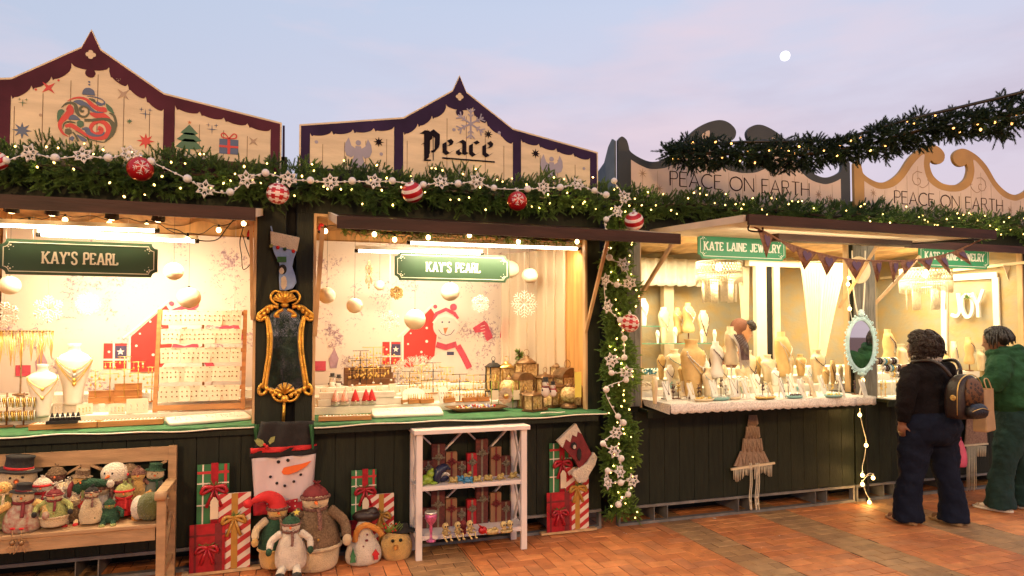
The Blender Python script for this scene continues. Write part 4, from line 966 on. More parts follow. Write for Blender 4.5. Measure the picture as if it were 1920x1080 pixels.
SLIM=[(0,0,0,.14,.06),(0,0,.05,.15,.07),(0,0,.4,.20,.09),(0,0,.62,.29,.10),(0,0,.76,.32,.10),(0,0,.86,.24,.09),(0,.01,.93,.13,.08),(0,.01,1.0,.10,.08)]
TORSO=[(0,0,.0,.19,.14),(0,0,.06,.235,.17),(0,0,.18,.235,.17),(0,0,.36,.165,.125),(0,-.01,.52,.21,.16),(0,-.02,.64,.235,.18),(0,0,.78,.26,.13),(0,.01,.86,.20,.11),(0,.02,.90,.09,.085),(0,.02,1.0,.085,.085)]
def sect(S,z):
 for a,b_ in zip(S,S[1:]):
  if a[2]<=z<=b_[2]:
   f=(z-a[2])/max(b_[2]-a[2],1e-6);return[a[k]+(b_[k]-a[k])*f for k in range(5)]
 return S[-1]
def bust(label,p,H,kind,m_,neck=((.80,.55,'gold_chain'),),rz=.25,group='jewellery busts',stand=0,ws=1.0,pend=None):
 S={'bust':BUST,'slim':SLIM,'torso':TORSO}[kind];S=[(a,b_,c,d*ws,e)for a,b_,c,d,e in S]
 t=thing('jewellery_bust' if kind!='torso' else 'display_torso',label,'display bust',tuple(p),rz,group)
 X=WM[t.name]@Matrix.Translation((0,0,stand))@Matrix.Scale(H-stand,4)
 b=MB(X);b.loft(S,20);b.build('form',m_,t)
 if stand:
  b=MB(WM[t.name]);b.lathe([(.045,0),(.045,.008),(.008,.014),(.007,stand)],12);b.build('stand','dark_oak' if m_=='bust_linen' else 'off_white',t)
 for i,(zt,zb,mm_)in enumerate(neck):
  pts=[]
  for k in range(21):
   u=k/20*2-1;z=zb+(zt-zb)*(abs(u)**1.6);q=sect(S,min(z,.99));a=u*1.25
   pts.append((q[0]+q[3]*1.03*math.sin(a),q[1]-q[4]*1.05*math.cos(a)-.006,z))
  b=MB(X);b.tube(pts,.007 if mm_!='bead_dark' else .010,5);
  if mm_ in('stone_white','turquoise','bead_dark'):
   for q in pts[::2]:b.ell(q,.017,6,4)
  c=pts[10];b.ell((c[0],c[1]-.01,c[2]-.02),(.03,.014,.035),8,5);b.build('necklace',mm_,t)
 return t
def tstand(label,p,w_,H,levels,m_,dangle,rz=.2,group='earring stands',dm='gold_chain',base='oak'):
 t=thing('earring_stand',label,'earring stand',tuple(p),rz,group);X=WM[t.name]
 b=MB(X);b.box(-w_*.3,w_*.3,-.02,.02,0,.008);b.build('base',base,t)
 b=MB(X);b.tube([(0,0,.008),(0,0,H)],.0038,6)
 for i in range(levels):
  z=H*(1-i*.28);ww=w_*(.5+.12*i);b.tube([(-ww,0,z),(ww,0,z)],.003,5)
 b.build('frame',m_,t)
 b=MB(X);rg=random.Random(int(p[0]*1000))
 for i in range(levels):
  z=H*(1-i*.28);ww=w_*(.5+.12*i);n=max(3,int(ww*2/.028))
  for k in range(n):
   x=-ww+2*ww*(k+.5)/n;L_=dangle*rg.uniform(.6,1.1);b.tube([(x,-.004,z),(x,-.005,z-L_)],.0012,4)
   b.ell((x,-.005,z-L_),(.0075,.0045,.011),6,4)
 b.build('earrings',dm,t);return t
GL1='goods on the left stall counter'
t=thing('necklace_stand','tall T bar stand full of gold chains at the left of the left stall','necklace stand',tuple(on(38,742)),0,'necklace stands');X=WM[t.name]
b=MB(X);b.lathe([(.05,0),(.05,.01),(.006,.016),(.005,.47)],12);b.tube([(-.26,0,.47),(.20,0,.47)],.005,6);b.build('pole','antique_bronze',t)
for i in range(22):
 x=-.25+i*.021;L_=rnd.uniform(.16,.27)if i<12 else rnd.uniform(.1,.30)
 b=MB(X);b.tube([(x,-.008,.475),(x-.006,-.012,.47-L_*.6),(x,-.012,.47-L_),(x+.006,-.012,.47-L_*.6),(x+.004,.006,.475)],.0026 if i%3 else .0045,5);b.build('necklace','gold_chain',t)
bust('tall white neck bust with stacked thin chains in the left stall',on(137,768),.44,'bust','bust_white',((.80,.58,'gold_chain'),(.8,.50,'silver'),(.76,.43,'gold_chain'),(.76,.36,'gold_chain')),rz=.3,group='white busts in the left stall',ws=.66)
bust('shorter white neck bust with gold necklace in the left stall',on(78,790),.36,'bust','bust_white',((.80,.55,'gold_chain'),(.78,.38,'gold_chain')),rz=.3,group='white busts in the left stall',ws=.66)
def bracelet_rack(label,p,rows,m_,group,n=14,rz=.25,w_=.16):
 t=thing('bracelet_rack',label,'bracelet rack',tuple(p),rz,group);X=WM[t.name]
 b=MB(X);b.box(-.04,.04,-.04,.04,0,.01);b.tube([(0,0,.01),(0,0,.09*rows+.05)],.006,6)
 for r in range(rows):b.tube([(-w_/2,0,.09*(r+1)),(w_/2,0,.09*(r+1))],.012,8)
 b.build('rack','dark_oak',t)
 for r in range(rows):
  for k in range(n):
   x=-w_/2+w_*(k+.5)/n;b=MB(X)
   b.tube([(x+.002*math.sin(a*2),.026*math.cos(a),.09*(r+1)-.016+.032*math.sin(a))for a in np.linspace(0,6.28,11)[:-1]],.0035,5,closed=True);b.build('bangle',m_[(k*7+r)%len(m_)],t)
bracelet_rack('two tier rack of gold bracelets at the left picture edge',on(12,800),2,['gold_chain','brass','stone_white'],'bracelet racks',14)
bracelet_rack('two tier rack of gold bracelets in front of the short white bust',on(44,800),2,['gold_chain','brass','stone_white'],'bracelet racks',12,w_=.13)
def traybox(label,a,b_,depth,hh,m_,name='wooden_tray',pips='silver',n=9,group='wooden jewellery trays',inner='paper_card'):
 pa,pb=on(*a),on(*b_);t=thing(name,label,'tray',tuple((pa+pb)/2),0,group);w_=(pb-pa).length/2;d=(pb-pa).normalized()
 t.rotation_euler.z=math.atan2(d.y,d.x);WM[t.name]=Matrix.Translation((pa+pb)/2)@Matrix.Rotation(math.atan2(d.y,d.x),4,'Z');X=WM[t.name]
 b=MB(X);b.box(-w_,w_,0,.008,0,hh);b.box(-w_,w_,depth-.008,depth,0,hh);b.box(-w_,-w_+.008,.008,depth-.008,0,hh);b.box(w_-.008,w_,.008,depth-.008,0,hh);b.box(-w_+.008,w_-.008,.008,depth-.008,0,hh*.5);b.build('frame',m_,t)
 b=MB(X);b.box(-w_+.009,w_-.009,.009,depth-.009,hh*.5+.001,hh*.85)
 for k in range(6):b.box(-w_+.02,w_-.02,.014+k*(depth-.03)/6,.014+(k+.6)*(depth-.03)/6,hh*.85,hh*.95)
 b.build('pad',inner,t)
 b=MB(X)
 for k in range(n):
  for j in range(4):b.ell((-w_+.02+(2*w_-.04)*(k+.5)/n,.02+j*(depth-.04)/4+.01,hh*1.0),(.005,.004,.004),6,4)
 b.build('rings',pips,t);return t
traybox('wooden ring tray below the black cones in the left stall',(53,807),(181,801),.12,.035,'oak',n=16)
traybox('wooden ring tray beside the tan pad in the left stall',(183,801),(305,795),.12,.035,'oak',n=16)
t=thing('ring_display','row of six small black velvet ring cones in front of the white bust','ring display',tuple(on(118,795,ZC+.045)),.1,None);X=WM[t.name]
b=MB(X);b.box(-.095,.075,0,.05,0,.02);b.build('base','black_felt',t)
for k in range(6):
 b=MB(X);b.lathe([(.018,.015),(.012,.045),(.0045,.07),(.001,.073)],10,(-.065+k*.029,.025,0));b.build('ring_cone','black_felt',t)
 b=MB(X);b.tube([(-.065+k*.029+.012*math.cos(a),.025+.012*math.sin(a),.043)for a in np.linspace(0,6.28,9)[:-1]],.0022,4,closed=True);b.build('ring','silver',t)
def pad(label,a,b_,depth,m_,group,hh=.02,tilt=.12,bits='silver',n=9,name='display_pad'):
 pa,pb=on(*a),on(*b_);d=(pb-pa);w_=d.length/2;d.normalize();rz_=math.atan2(d.y,d.x)
 t=thing(name,label,'display pad',tuple((pa+pb)/2),rz_,group);X=WM[t.name]
 b=MB(X);b.loft([(0,depth/2,0,w_,depth/2,14),(0,depth/2,hh*.8,w_,depth/2,14),(0,depth/2,hh,w_*.985,depth/2*.95,14)],48)
 for v in range(len(b.v)):
  x,y,z=b.v[v];l_=X.inverted()@Vector((x,y,z));b.v[v]=(x,y,z+max(0,l_.y)*tilt*(1 if z>pa.z+hh*.3 else 0))
 b.build('pad',m_,t)
 b=MB(X)
 for k in range(n):
  for j in range(3):yy=depth*(.3+.2*j);b.tube([(-w_*.85+1.7*w_*(k+rnd.random()*.8)/n,yy,hh+yy*tilt+.003),(-w_*.85+1.7*w_*(k+.5)/n,yy+.01,hh+yy*tilt+.003)],.002,4)
 b.build('earrings',bits,t);return t
pad('large flat tan jewellery pad at the right end of the left stall counter',(318,799),(472,787),.17,'off_white','flat pads',tilt=.15,n=14)
def easel(label,px,py,w_,h,m_,group,round_=False,bits='silver',rz=.25,lean=.22,pat='drop',z=None):
 p=on(px,py,z);t=thing('display_easel',label,'display card',tuple(p),rz,group);X=WM[t.name]@Matrix.Rotation(-lean,4,'X')
 r=w_*.3
 top_=[(w_/2*math.cos(a),h-w_/2*.5+w_/2*.5*math.sin(a))for a in np.linspace(0,math.pi,12)]if round_ else[(w_/2,h),(-w_/2,h)]
 b=MB(X);b.prism([(-w_/2,0),(w_/2,0)]+top_,-.006,.006);b.build('card',m_,t)
 b=MB(X)
 for i in range(3 if w_>.06 else 2):
  for j in range(2 if w_>.06 else 2):x=w_*(-.3+.3*i)if w_>.06 else w_*(-.2+.4*i);z_=h*(.62-.28*j);b.ell((x,-.009,z_),(.004,.003,.004),6,4);b.tube([(x,-.008,z_),(x+.001,-.008,z_-.012)],.0016,4)
 b.build('earrings',bits,t)
 b=MB(WM[t.name]);b.bar((0,lean*h*.75,h*.72),(0,lean*h*.75+.05,.002),.01,.004);b.build('prop',m_,t)
 return t
easel('cream earring card leaning in front of the wooden steps in the left stall',257,782,.135,.105,'paper_card','leaning display cards')
def steps(label,px,py,w_,n,group,rz=.2,m_='oak',sh=.045,z=None):
 p=on(px,py,z);t=thing('wooden_steps',label,'display steps',tuple(p),rz,group);X=WM[t.name]
 b=MB(X)
 for k in range(n):b.box(-w_/2,w_/2,k*.045,k*.045+.044,0,sh*(k+1)-.006);b.box(-w_/2-.002,w_/2+.002,k*.045-.002,k*.045+.040,sh*(k+1)-.0055,sh*(k+1))
 b.build('tiers',m_,t)
 return t
steps('brown wooden steps behind the cream card in the left stall',195,768,.20,2,'wooden display steps')
steps('small brown wooden steps beside the slatted rack in the left stall',240,762,.18,3,'wooden display steps')
for i,(px,py,w_,H,lv)in enumerate(((178,766,.07,.24,2),(205,766,.09,.30,2),(232,764,.09,.34,2),(258,762,.09,.30,2),(284,762,.07,.26,3))):
 tstand('gold earring stand, %s from the left among the five by the slatted rack'%('first','second','third','fourth','fifth')[i],on(px,py),w_,H,lv,'brass',.05,group='gold earring stands in the left stall')
pa,pb=on(290,776),on(455,768);w_=(pb-pa).length/2;rzk=math.atan2((pb-pa).y,(pb-pa).x)
t=thing('slatted_rack','slatted wooden ladder rack holding rows of earring cards in the left stall','card rack',tuple((pa+pb)/2),rzk);Hk=.76;X=WM[t.name];ln=Matrix.Rotation(-.16,4,'X')
for s_ in(-1,1):b=MB(X@ln);b.box(s_*w_-.014,s_*w_+.014,-.01,.01,0,Hk);b.build('post','oak',t)
for k in range(6):b=MB(X@ln);b.box(-w_+.014,w_-.014,-.012,.004,Hk-.04-k*.142,Hk-.01-k*.142)if k<5 else b.box(-w_+.014,w_-.014,-.012,.004,.01,.05);b.build('slat','oak',t)
b=MB(X);b.bar((0,.2,0),(0,.11,Hk*.9),.02,.012);b.build('prop','oak',t)
rows=('top','second','middle','fourth','lowest');proto=None
for k in range(5):
 n_=8+(k%2)
 for i in range(n_):
  x=-w_+.028+(2*w_-.05)*(i+.4)/n_+rnd.uniform(-.004,.004);z_=Hk-.022-k*.142
  M_=X@ln@Matrix.Translation((x,-.017,z_))@Matrix.Rotation(rnd.uniform(-.07,.07),4,'Y')@Matrix.Rotation(rnd.uniform(-.12,.05),4,'X')
  lab='small white earring card in the %s row of the slatted wooden rack'%rows[k]
  if proto is None:
   proto=thing('earring_card',lab,'earring card',(0,0,0),0,'earring cards on the slatted rack')
   q=MB();q.box(-.036,.036,-.001,.001,-.098,.016);q.build('card','paper_card',proto,world=False)
   q=MB();
   for sx in(-1,1):
    for zz in(-.025,-.06):q.ell((sx*.016,-.003,zz),(.0055,.003,.0055),6,4)
   q.build('studs','antique_bronze',proto,world=False);q=MB();q.box(-.004,.006,-.004,-.001,.006,.009);q.build('hook','black_metal',proto,world=False);c=proto
  else:c=dup(proto,(0,0,0),label=lab)
  c.location=M_.to_translation();c.rotation_euler=M_.to_euler()
G2_='goods on the Peace stall counter'
def whitebox(label,a,b_,h,d_,zz=0.0):
 pa,pb=on(*a),on(*b_);q=(pb-pa);rz_=math.atan2(q.y,q.x);b=MB();o_=(pa+pb)/2
 b.X=Matrix.Rotation(rz_,4,'Z');b.box(-q.length/2,q.length/2,0,d_,zz,zz+h);o=b.build('white_riser','off_white',bevel=.003);o.location=o_;tag(o,label,'riser','white risers on the Peace stall counter');return o
whitebox('long low white riser block behind the red gnomes',(595,770),(772,768),.052,.10)
whitebox('upper white riser block the snowman pair stands on',(598,762),(740,758),.05,.07,.055)
def figurine(label,px,py,z,s,hat,col_='bust_white',scarf='red_felt',group='snowman figurines'):
 p=on(px,py,z);t=thing('snowman_figurine',label,'figurine',tuple(p),.3,group);X=WM[t.name]@Matrix.Scale(s,4)
 b=MB(X);b.ell((0,0,.35),(.3,.28,.36),14,9);b.ell((0,0,.82),(.22,.21,.24),12,8);b.build('body',col_,t)
 b=MB(X);b.lathe([(.26,.98),(.26,1.01),(.17,1.015),(.165,1.25),(.01,1.255)],12);b.build('hat',hat,t)
 b=MB(X);b.tube([(.2*math.cos(a),.2*math.sin(a),.64)for a in np.linspace(0,6.28,11)[:-1]],.055,6,closed=True);b.tube([(.12,-.2,.62),(.16,-.28,.42)],.05,5);b.build('scarf',scarf,t)
 b=MB(X);b.tube([(0,-.2,.82),(0,-.36,.8)],[.04,.005],6);b.build('nose','carrot',t)
 b=MB(X)
 for sx in(-1,1):b.ell((sx*.08,-.19,.9),.028,6,4);b.tube([(sx*.25,0,.5),(sx*.36,-.12,.42)],.05,5)
 b.build('eyes','black_felt',t)
figurine('left snowman figurine of the pair on the white riser',623,730,ZC+.115,.11,'black_felt',scarf='off_white')
figurine('right snowman figurine of the pair on the white riser',635,731,ZC+.115,.105,'black_felt',scarf='brown_scarf')
figurine('tiny snowman figurine on top of the white pad',741,752,ZC+.03,.04,'black_felt')
figurine('blue and white snowman figurine standing in the dark tray',932,757,ZC+.015,.08,'bust_white','bust_white','blue_fleece')
for i,(px,m_,lab)in enumerate(((629,'gn_stripe','pink striped gnome hat figure, first of five from the left'),(646,'gn_stripe','pink striped gnome hat figure, second of five from the left'),(666,'red_felt','red gnome hat figure, third of five'),(686,'red_felt','red gnome hat figure, fourth of five'),(697,'red_felt','red gnome hat figure at the right end of the row of five'))):
 mat('gn_stripe',(.60,.18,.13),.9,.6,60,c2=(.75,.5,.4));p=on(px,768-(2 if i>3 else 0));t=thing('gnome',lab,'gnome figure',tuple(p),0,'row of small gnomes on the Peace stall counter');X=WM[t.name]
 b=MB(X);b.ell((0,0,.022),(.036,.03,.026),12,8)
 for k in range(16):a=k*.39;b.tube([(.02*math.cos(a),.018*math.sin(a),.035),(.038*math.cos(a),.032*math.sin(a),.004)],[.006,.002],4)
 b.build('beard','plush_white',t)
 b=MB(X);b.lathe([(.034,.035),(.030,.05),(.018,.09),(.006,.122),(.0,.132)],12);b.build('hat',m_,t);b=MB(X);b.ell((0,-.032,.036),.008,8,5);b.build('nose','skin_brown' if 0 else 'plush_cream',t)
traybox('wooden ring tray at the left front of the Peace stall counter',(597,790),(697,787),.10,.03,'oak',n=14)
pad('large white jewellery pad at the front of the Peace stall counter',(699,784),(832,779),.17,'white_linen','flat pads',tilt=.2,n=12)
easel('white rounded earring easel behind the white pad',777,757,.20,.13,'white_linen','rounded easels',True,lean=.3)
easel('small arched earring card right of the white pad',832,765,.075,.13,'bust_white','rounded easels',True,bits='antique_bronze',lean=.15)
easel('small tilted price card on the wooden steps of the Peace stall',737,738,.065,.085,'paper_card','price cards',lean=.2)
steps('large brown wooden steps with flower earring rods in the Peace stall',700,733,.42,4,'wooden display steps',m_='dark_oak',sh=.05,z=ZC+.01)
for i,(px,py,m_)in enumerate([(x,y,mm_)for x,y,mm_ in((660,725,'black_metal'),(674,722,'black_metal'),(687,726,'black_metal'),(700,720,'black_metal'),(714,722,'black_metal'),(733,715,'black_metal'),(746,722,'black_metal'))]):
 p=on(px,py,ZC+.02);t=thing('flower_rod','black earring rod with gold blooms on the large steps, %s from the left'%('first','second','third','fourth','fifth','sixth','last')[i],'earring rod',tuple(p),0,'earring rods on the wooden steps');X=WM[t.name]
 b=MB(X);b.tube([(0,0,0),(0,0,.26+.02*(i%3))],.0018,5)
 for k in range(3):z_=.10+k*.07+.01*(i%2);b.tube([(-.03,0,z_),(.03,0,z_)],.0015,4)
 b.build('rod',m_,t);b=MB(X)
 for k in range(3):
  for s_ in(-1,1):z_=.09+k*.07+.01*(i%2);b.ell((s_*.026,-.003,z_-.012),(.009,.005,.012),6,4)
 b.build('blooms','brass',t);b=MB(X);b.ell((0,-.006,.012),(.011,.011,.009),8,5);b.build('bead','stone_white',t)
for i,(px,py,w_,H)in enumerate(((768,745,.14,.19),(790,742,.16,.24),(812,748,.15,.26),(838,750,.14,.22),(862,757,.14,.23),(888,756,.14,.22),(910,755,.12,.22),(700,715,.20,.33),(676,712,.14,.30))):
 tstand('earring stand with hanging drops in the middle of the Peace stall, %s of nine'%('first','second','third','fourth','fifth','sixth','seventh','far rear','rear left')[i],on(px,py),w_,H,3,'black_metal' if i%2==0 else 'brass',.06,group='earring stands in the Peace stall',dm='gold_chain' if i%2 else 'brass')
for i,(px,py,w_)in enumerate(((775,758,.10),(800,762,.12),(842,763,.10),(880,762,.12),(905,760,.11),(760,768,.07))):
 p=on(px,py);t=thing('wooden_block','low orange wooden block under the earring stands, %s of six in the Peace stall'%('first','second','third','fourth','fifth','sixth')[i],'display block',tuple(p),.3,'orange wooden blocks in the Peace stall');b=MB(WM[t.name]);b.box(-w_/2,w_/2,-.02,.025,0,.035);b.build('block','oak',t,bevel=.002)
 b=MB(WM[t.name])
 for k in range(5):x=-w_*.4+w_*.8*k/4;b.lathe([(.008,.036),(.004,.05),(.002,.075),(.0,.08)],8,(x,0,0))
 b.build('gold_cones','brass',t)
for i,(px,py,m_)in enumerate(((608,752,'gold_chain'),(655,752,'silver'),(668,756,'gold_chain'),(712,752,'brass'),(724,756,'silver'),(165,776,'gold_chain'),(212,780,'silver'),(152,784,'gold_chain'),(226,776,'gold_chain'),(108,776,'silver'),(20,776,'gold_chain'),(56,772,'brass'))):
 easel('small cream jewellery card, '+('first','second','third','fourth','fifth','sixth','seventh')[i if i<5 else i-5]+(' from the left beside the gnomes' if i<5 else ' of the loose cards in the left stall'),px,py,.055,.075,'paper_card','small cream jewellery cards',i%2==0,m_)
p=on(778,742,ZC+.03);t=thing('coral_tree','white branching coral jewellery tree in front of the barn print','jewellery tree',tuple(p),.2);b=MB(WM[t.name]);rg=random.Random(5)
def br(q,d,l_,r,n):
 e_=q+d*l_;b.tube([q,q.lerp(e_,.5)+Vector((rg.uniform(-.004,.004),0,0)),e_],[r,r*.85,r*.7],5)
 if n:
  for k in range(3 if n>2 else 2):br(e_,(d+Vector((rg.uniform(-.95,.95),rg.uniform(-.3,.3),rg.uniform(-.25,.5)))).normalized(),l_*rg.uniform(.7,.9),r*.75,n-1)
br(Vector((0,0,0)),Vector((0,0,1)),.085,.008,6);b.build('branches','white_linen',t)
pa,pb=on(855,773),on(943,770);t=thing('trinket_tray','dark rimmed tray heaped with tiny coloured trinkets','tray',tuple((pa+pb)/2),.03);X=WM[t.name]
b=MB(X);b.loft([(0,.09,0,.19,.08,8),(0,.09,.006,.19,.08,8),(0,.09,.03,.25,.12,8),(0,.09,.033,.245,.115,8),(0,.09,.01,.185,.075,8)],32,caps=True);b.build('dish','antique_bronze',t)
for nm,m_ in(('red_trinkets','red_felt'),('blue_trinkets','blue_fleece'),('gold_trinkets','brass'),('white_trinkets','stone_white')):
 b=MB(X)
 for k in range(26):a,q=rnd.uniform(0,6.28),rnd.random()**.5;b.ell((.17*q*math.cos(a),.09+.07*q*math.sin(a),.022+.012*(1-q)+rnd.random()*.012),(.008,.006,rnd.uniform(.005,.013)),6,4)
 b.build(nm,m_,t)
mat('lantern_glass',(.85,.62,.30),.25,.5,45,.6,60,c2=(.34,.19,.06));mat('green_metal',(.25,.42,.05),.4)  # lit look of the lanterns is put into the gold glass colour
def lantern(label,px,py,w_,H,kind,rz=.35,m_='antique_bronze',z=None):
 w_*=1.15;H*=1.15;p=on(px,py,z);t=thing('lantern',label,'lantern',tuple(p),rz,'bronze snow globe lanterns on the Peace stall counter');X=WM[t.name];r=w_/2
 if kind=='globe':
  b=MB(X);b.lathe([(r*.95,0),(r,.01),(r*.75,H*.14),(r*.6,H*.18)],18);b.build('base',m_,t);b=MB(X);b.ell((0,0,H*.47),r,18,12);b.build('glass_globe','lantern_glass',t)
  b=MB(X);b.lathe([(r*.45,H*.74),(r*.4,H*.82),(r*.12,H*.86)],12);b.tube([(r*.3*math.cos(a),0,H*.92+r*.3*math.sin(a))for a in np.linspace(0,6.28,11)[:-1]],.0025,5,closed=True);b.build('cap',m_,t);return
 hb=H*(.66 if kind!='arch' else .62)
 b=MB(X);b.box(-r*1.1,r*1.1,-r*.75,r*.75,0,H*.05);b.box(-r,r,-r*.65,r*.65,H*.051,H*.08);b.build('base',m_,t)
 b=MB(X);b.box(-r*.86,r*.86,-r*.55,r*.55,H*.081,hb);b.build('glass','lantern_glass',t)
 for sx in(-1,1):
  for sy in(-1,1):b=MB(X);b.box(sx*r*.92-.005,sx*r*.92+.005,sy*r*.6-.005,sy*r*.6+.005,H*.081,hb);b.build('post',m_,t)
 b=MB(X)
 if kind=='arch':
  P=[(r*1.05*math.cos(a),hb+.001+r*.75*math.sin(a))for a in np.linspace(0,math.pi,14)];b.prism(P,-r*.68,r*.68);tz=hb+r*.75
 elif kind=='round':b.loft([(0,0,hb+.001,r*1.1,r*.8),(0,0,hb+r*.12,r*1.08,r*.8),(0,0,hb+r*.5,r*.5,r*.45),(0,0,hb+r*.55,r*.3,r*.28),(0,0,hb+r*.75,r*.3,r*.28)],20);tz=hb+r*.75
 else:b.loft([(0,0,hb+.001,r*1.15,r*.85,12),(0,0,hb+H*.02,r*1.15,r*.85,12),(0,0,hb+H*.12,r*.5,r*.4,12),(0,0,hb+H*.13,r*.25,r*.25),(0,0,hb+H*.18,r*.22,r*.22)],24);tz=hb+H*.18
 b.build('roof',m_,t);b=MB(X);b.tube([(r*.32*math.cos(a),0,tz+r*.3+r*.32*math.sin(a))for a in np.linspace(0,6.28,13)[:-1]],.0028,5,closed=True);b.build('ring',m_,t)
 b=MB(X);b.tube([(r*.5*math.cos(a),-r*.57,(hb+H*.08)/2+r*.5*math.sin(a))for a in np.linspace(0,6.28,15)[:-1]],.003,5,closed=True);b.tube([(0,-r*.58,H*.1),(0,-r*.58,hb*.7)],.006,5);b.ell((0,-r*.57,hb*.45),(.012,.004,.018),8,5);b.build('filigree','brass',t)
lantern('front lantern with arched gold window and stepped roof',1000,770,.13,.165,'roof',.55)
lantern('lantern with arched roof behind the front one',980,755,.15,.24,'arch',.3)
lantern('tall round topped lantern with ring and curved handle',987,747,.16,.40,'round',.3)
lantern('slim green topped pagoda lantern behind the price card',925,742,.10,.28,'roof',.3,'black_metal')
lantern('square lantern with curled gold panel right of the front one',1040,762,.15,.22,'roof',.4)
lantern('lantern in front of the snowman couple figurine',1022,757,.12,.24,'roof',.3)
lantern('wide arched lantern behind the round snow globe',1064,757,.19,.26,'arch',.3)
lantern('round snow globe lantern on a bronze foot',1067,765,.125,.21,'globe')
lantern('rightmost clear arched lantern at the counter end',1095,762,.145,.20,'arch',.35)
lantern('left globe lantern with beaded scene',953,752,.13,.20,'globe')
lantern('small dark lantern squeezed between the front one and the arched one',985,764,.10,.15,'roof',.2)
lantern('small arched lantern just left of the rightmost clear one',1082,756,.11,.17,'arch',.3)
lantern('low globe lantern between the front lantern and the curled gold panel',1018,768,.075,.11,'globe')
lantern('tall slim lantern at the back beside the sheer curtain',1048,742,.12,.27,'round',.3)
lantern('upper lantern wound with gold wire behind the left globe',949,745,.13,.27,'round',.3,'brass')
figurine('top hat figurine with black head behind the lanterns',1023,744,ZC+.17,.115,'black_felt','off_white','dark_red');figurine('smaller black hatted figurine beside the top hat one',1037,744,ZC+.17,.09,'black_felt','off_white','red_felt')
p=on(948,742,ZC+.27);t=thing('flower','cream fabric flower above the wire wound lantern','flower',tuple(p),0);b=MB(WM[t.name])
for k in range(7):a=k*.9;b.ell((.028*math.cos(a),0,.028*math.sin(a)),(.022,.008,.022),8,5)
b.build('petals','plush_cream',t);b=MB(WM[t.name]);b.ell((0,-.012,0),(.018,.01,.018),10,6);b.build('heart','brass',t)
g3,_g=pine([on(973,742,ZC+.0)+Vector((0,0,h_))for h_ in(.02,.15,.3,.42)],.02,160,'bottle_brush_tree','leaf_green',31,sl=.03,nl=.02,needles=20,up=.4)
tag(g3,'slim green bottle brush tree behind the round topped lantern','decorative tree')
for px,lab in((928,'yellow green wire stand holding a price tag'),(968,'second yellow green wire stand beside the pagoda lantern')):
 p=on(px,765);t=thing('price_stand',lab,'price stand',tuple(p),0,'yellow green price stands');X=WM[t.name];b=MB(X);b.tube([(-.03,0,0),(-.03,0,.22),(.03,0,.22),(.03,0,0)],.003,5);b.tube([(-.03,0,.12),(.03,0,.12)],.003,5);b.build('frame','green_metal',t)
 b=MB(X);b.box(-.028,.03,-.006,-.003,.07,.15);b.build('price_card','paper_card',t)
b=MB();q=on(1040,775);b.tube(cat([q+Vector((x,y,.004))for x,y in((-.12,0),(-.07,.02),(-.1,.035),(-.02,.03),(.03,.01),(.1,.03))],5),.004,5);o=b.build('cord','off_white');tag(o,'loose white cord lying in front of the lanterns','cord')
b=MB();b.box(-.028,.028,-.002,.002,0,.2);o=b.build('paper_roll','pa_yellow',bevel=.001)if mat('pa_yellow',(.72,.62,.10),.7)else None;o.location=on(1084,745,ZC+.13);tag(o,'yellow and white paper standing by the right jamb of the Peace stall','paper')
mat('dress_floral',(.30,.06,.05),.9,.9,40,.5,90,c2=(.45,.42,.30));mat('plaid_gift',(.03,.16,.06),.4,.2,12);mat('stripe_white',(.72,.62,.52),.35);mat('stripe_red',(.45,.03,.035),.35);mat('gift_red',(.33,.010,.02),.3,.3,20);mat('ribbon_gold',(.42,.22,.04),.4,.2)
def WP(px,py,Y=-.03):return at(px,py,Y)
c=WP(534,640);t=thing('gold_mirror','tall ornate gold framed mirror hung on the dark pillar between the left stalls','mirror',tuple(c))
def gpts(L_,Y=-.04):return[at(x,y,Y)for x,y in L_]
for s_ in(0,1):
 f=(lambda x:x)if s_==0 else(lambda x:1068-x+2)
 b=MB();b.tube(cat(gpts([(f(500),592),(f(507),620),(f(507),660),(f(501),700),(f(497),730)]),6),.014,8)
 b.tube(cat(gpts([(f(497),590),(f(502),620),(f(502),660),(f(496),700),(f(492),728)],-.05),6),.009,6)
 b.build('side_rail','gold_leaf',t)
 b=MB()
 b.tube(cat(gpts([(f(522),576),(f(505),574),(f(492),583),(f(484),590),(f(483),598),(f(490),600),(f(497),595)],-.05),6),.011,8)
 b.tube(cat(gpts([(f(527),548),(f(515),546),(f(508),556),(f(512),566),(f(522),572)],-.05),6),.009,8)
 b.tube(cat(gpts([(f(531),580),(f(521),585),(f(516),592),(f(524),592)],-.05),5),.012,8)
 for k in range(4):q=at(f(488+k*7),594-k*6,-.055);b.ell(q,(.016,.012,.022),8,6)
 b.build('top_scroll','gold_leaf',t)
 b=MB()
 b.tube(cat(gpts([(f(492),720),(f(486),728),(f(487),738),(f(495),738),(f(503),730),(f(515),734),(f(528),742)],-.05),6),.012,8)
 b.tube(cat(gpts([(f(510),738),(f(516),748),(f(528),752),(f(534),745)],-.05),6),.010,8)
 for k in range(4):q=at(f(500+k*8),729+k*4,-.055);b.ell(q,(.015,.012,.02),8,6)
 b.build('bottom_scroll','gold_leaf',t)
b=MB()
for k in range(9):
 a=-1.2+k*.3;q=at(534,568,-.05);b.tube([q,q+Vector((math.sin(a)*.085,-.006,math.cos(a)*.085))],[.005,.014],6)
b.ell(at(534,572,-.05),(.03,.015,.016),10,6);b.build('shell_crest','gold_leaf',t)
b=MB()
for k in range(5):
 a=-1.1+k*.55;q=at(534,738,-.05);b.tube([q,q+Vector((math.sin(a)*.07,-.006,math.cos(a)*.075))],[.006,.016],6)
b.ell(at(534,748,-.05),(.03,.015,.03),10,6);b.build('foot_crest','gold_leaf',t)
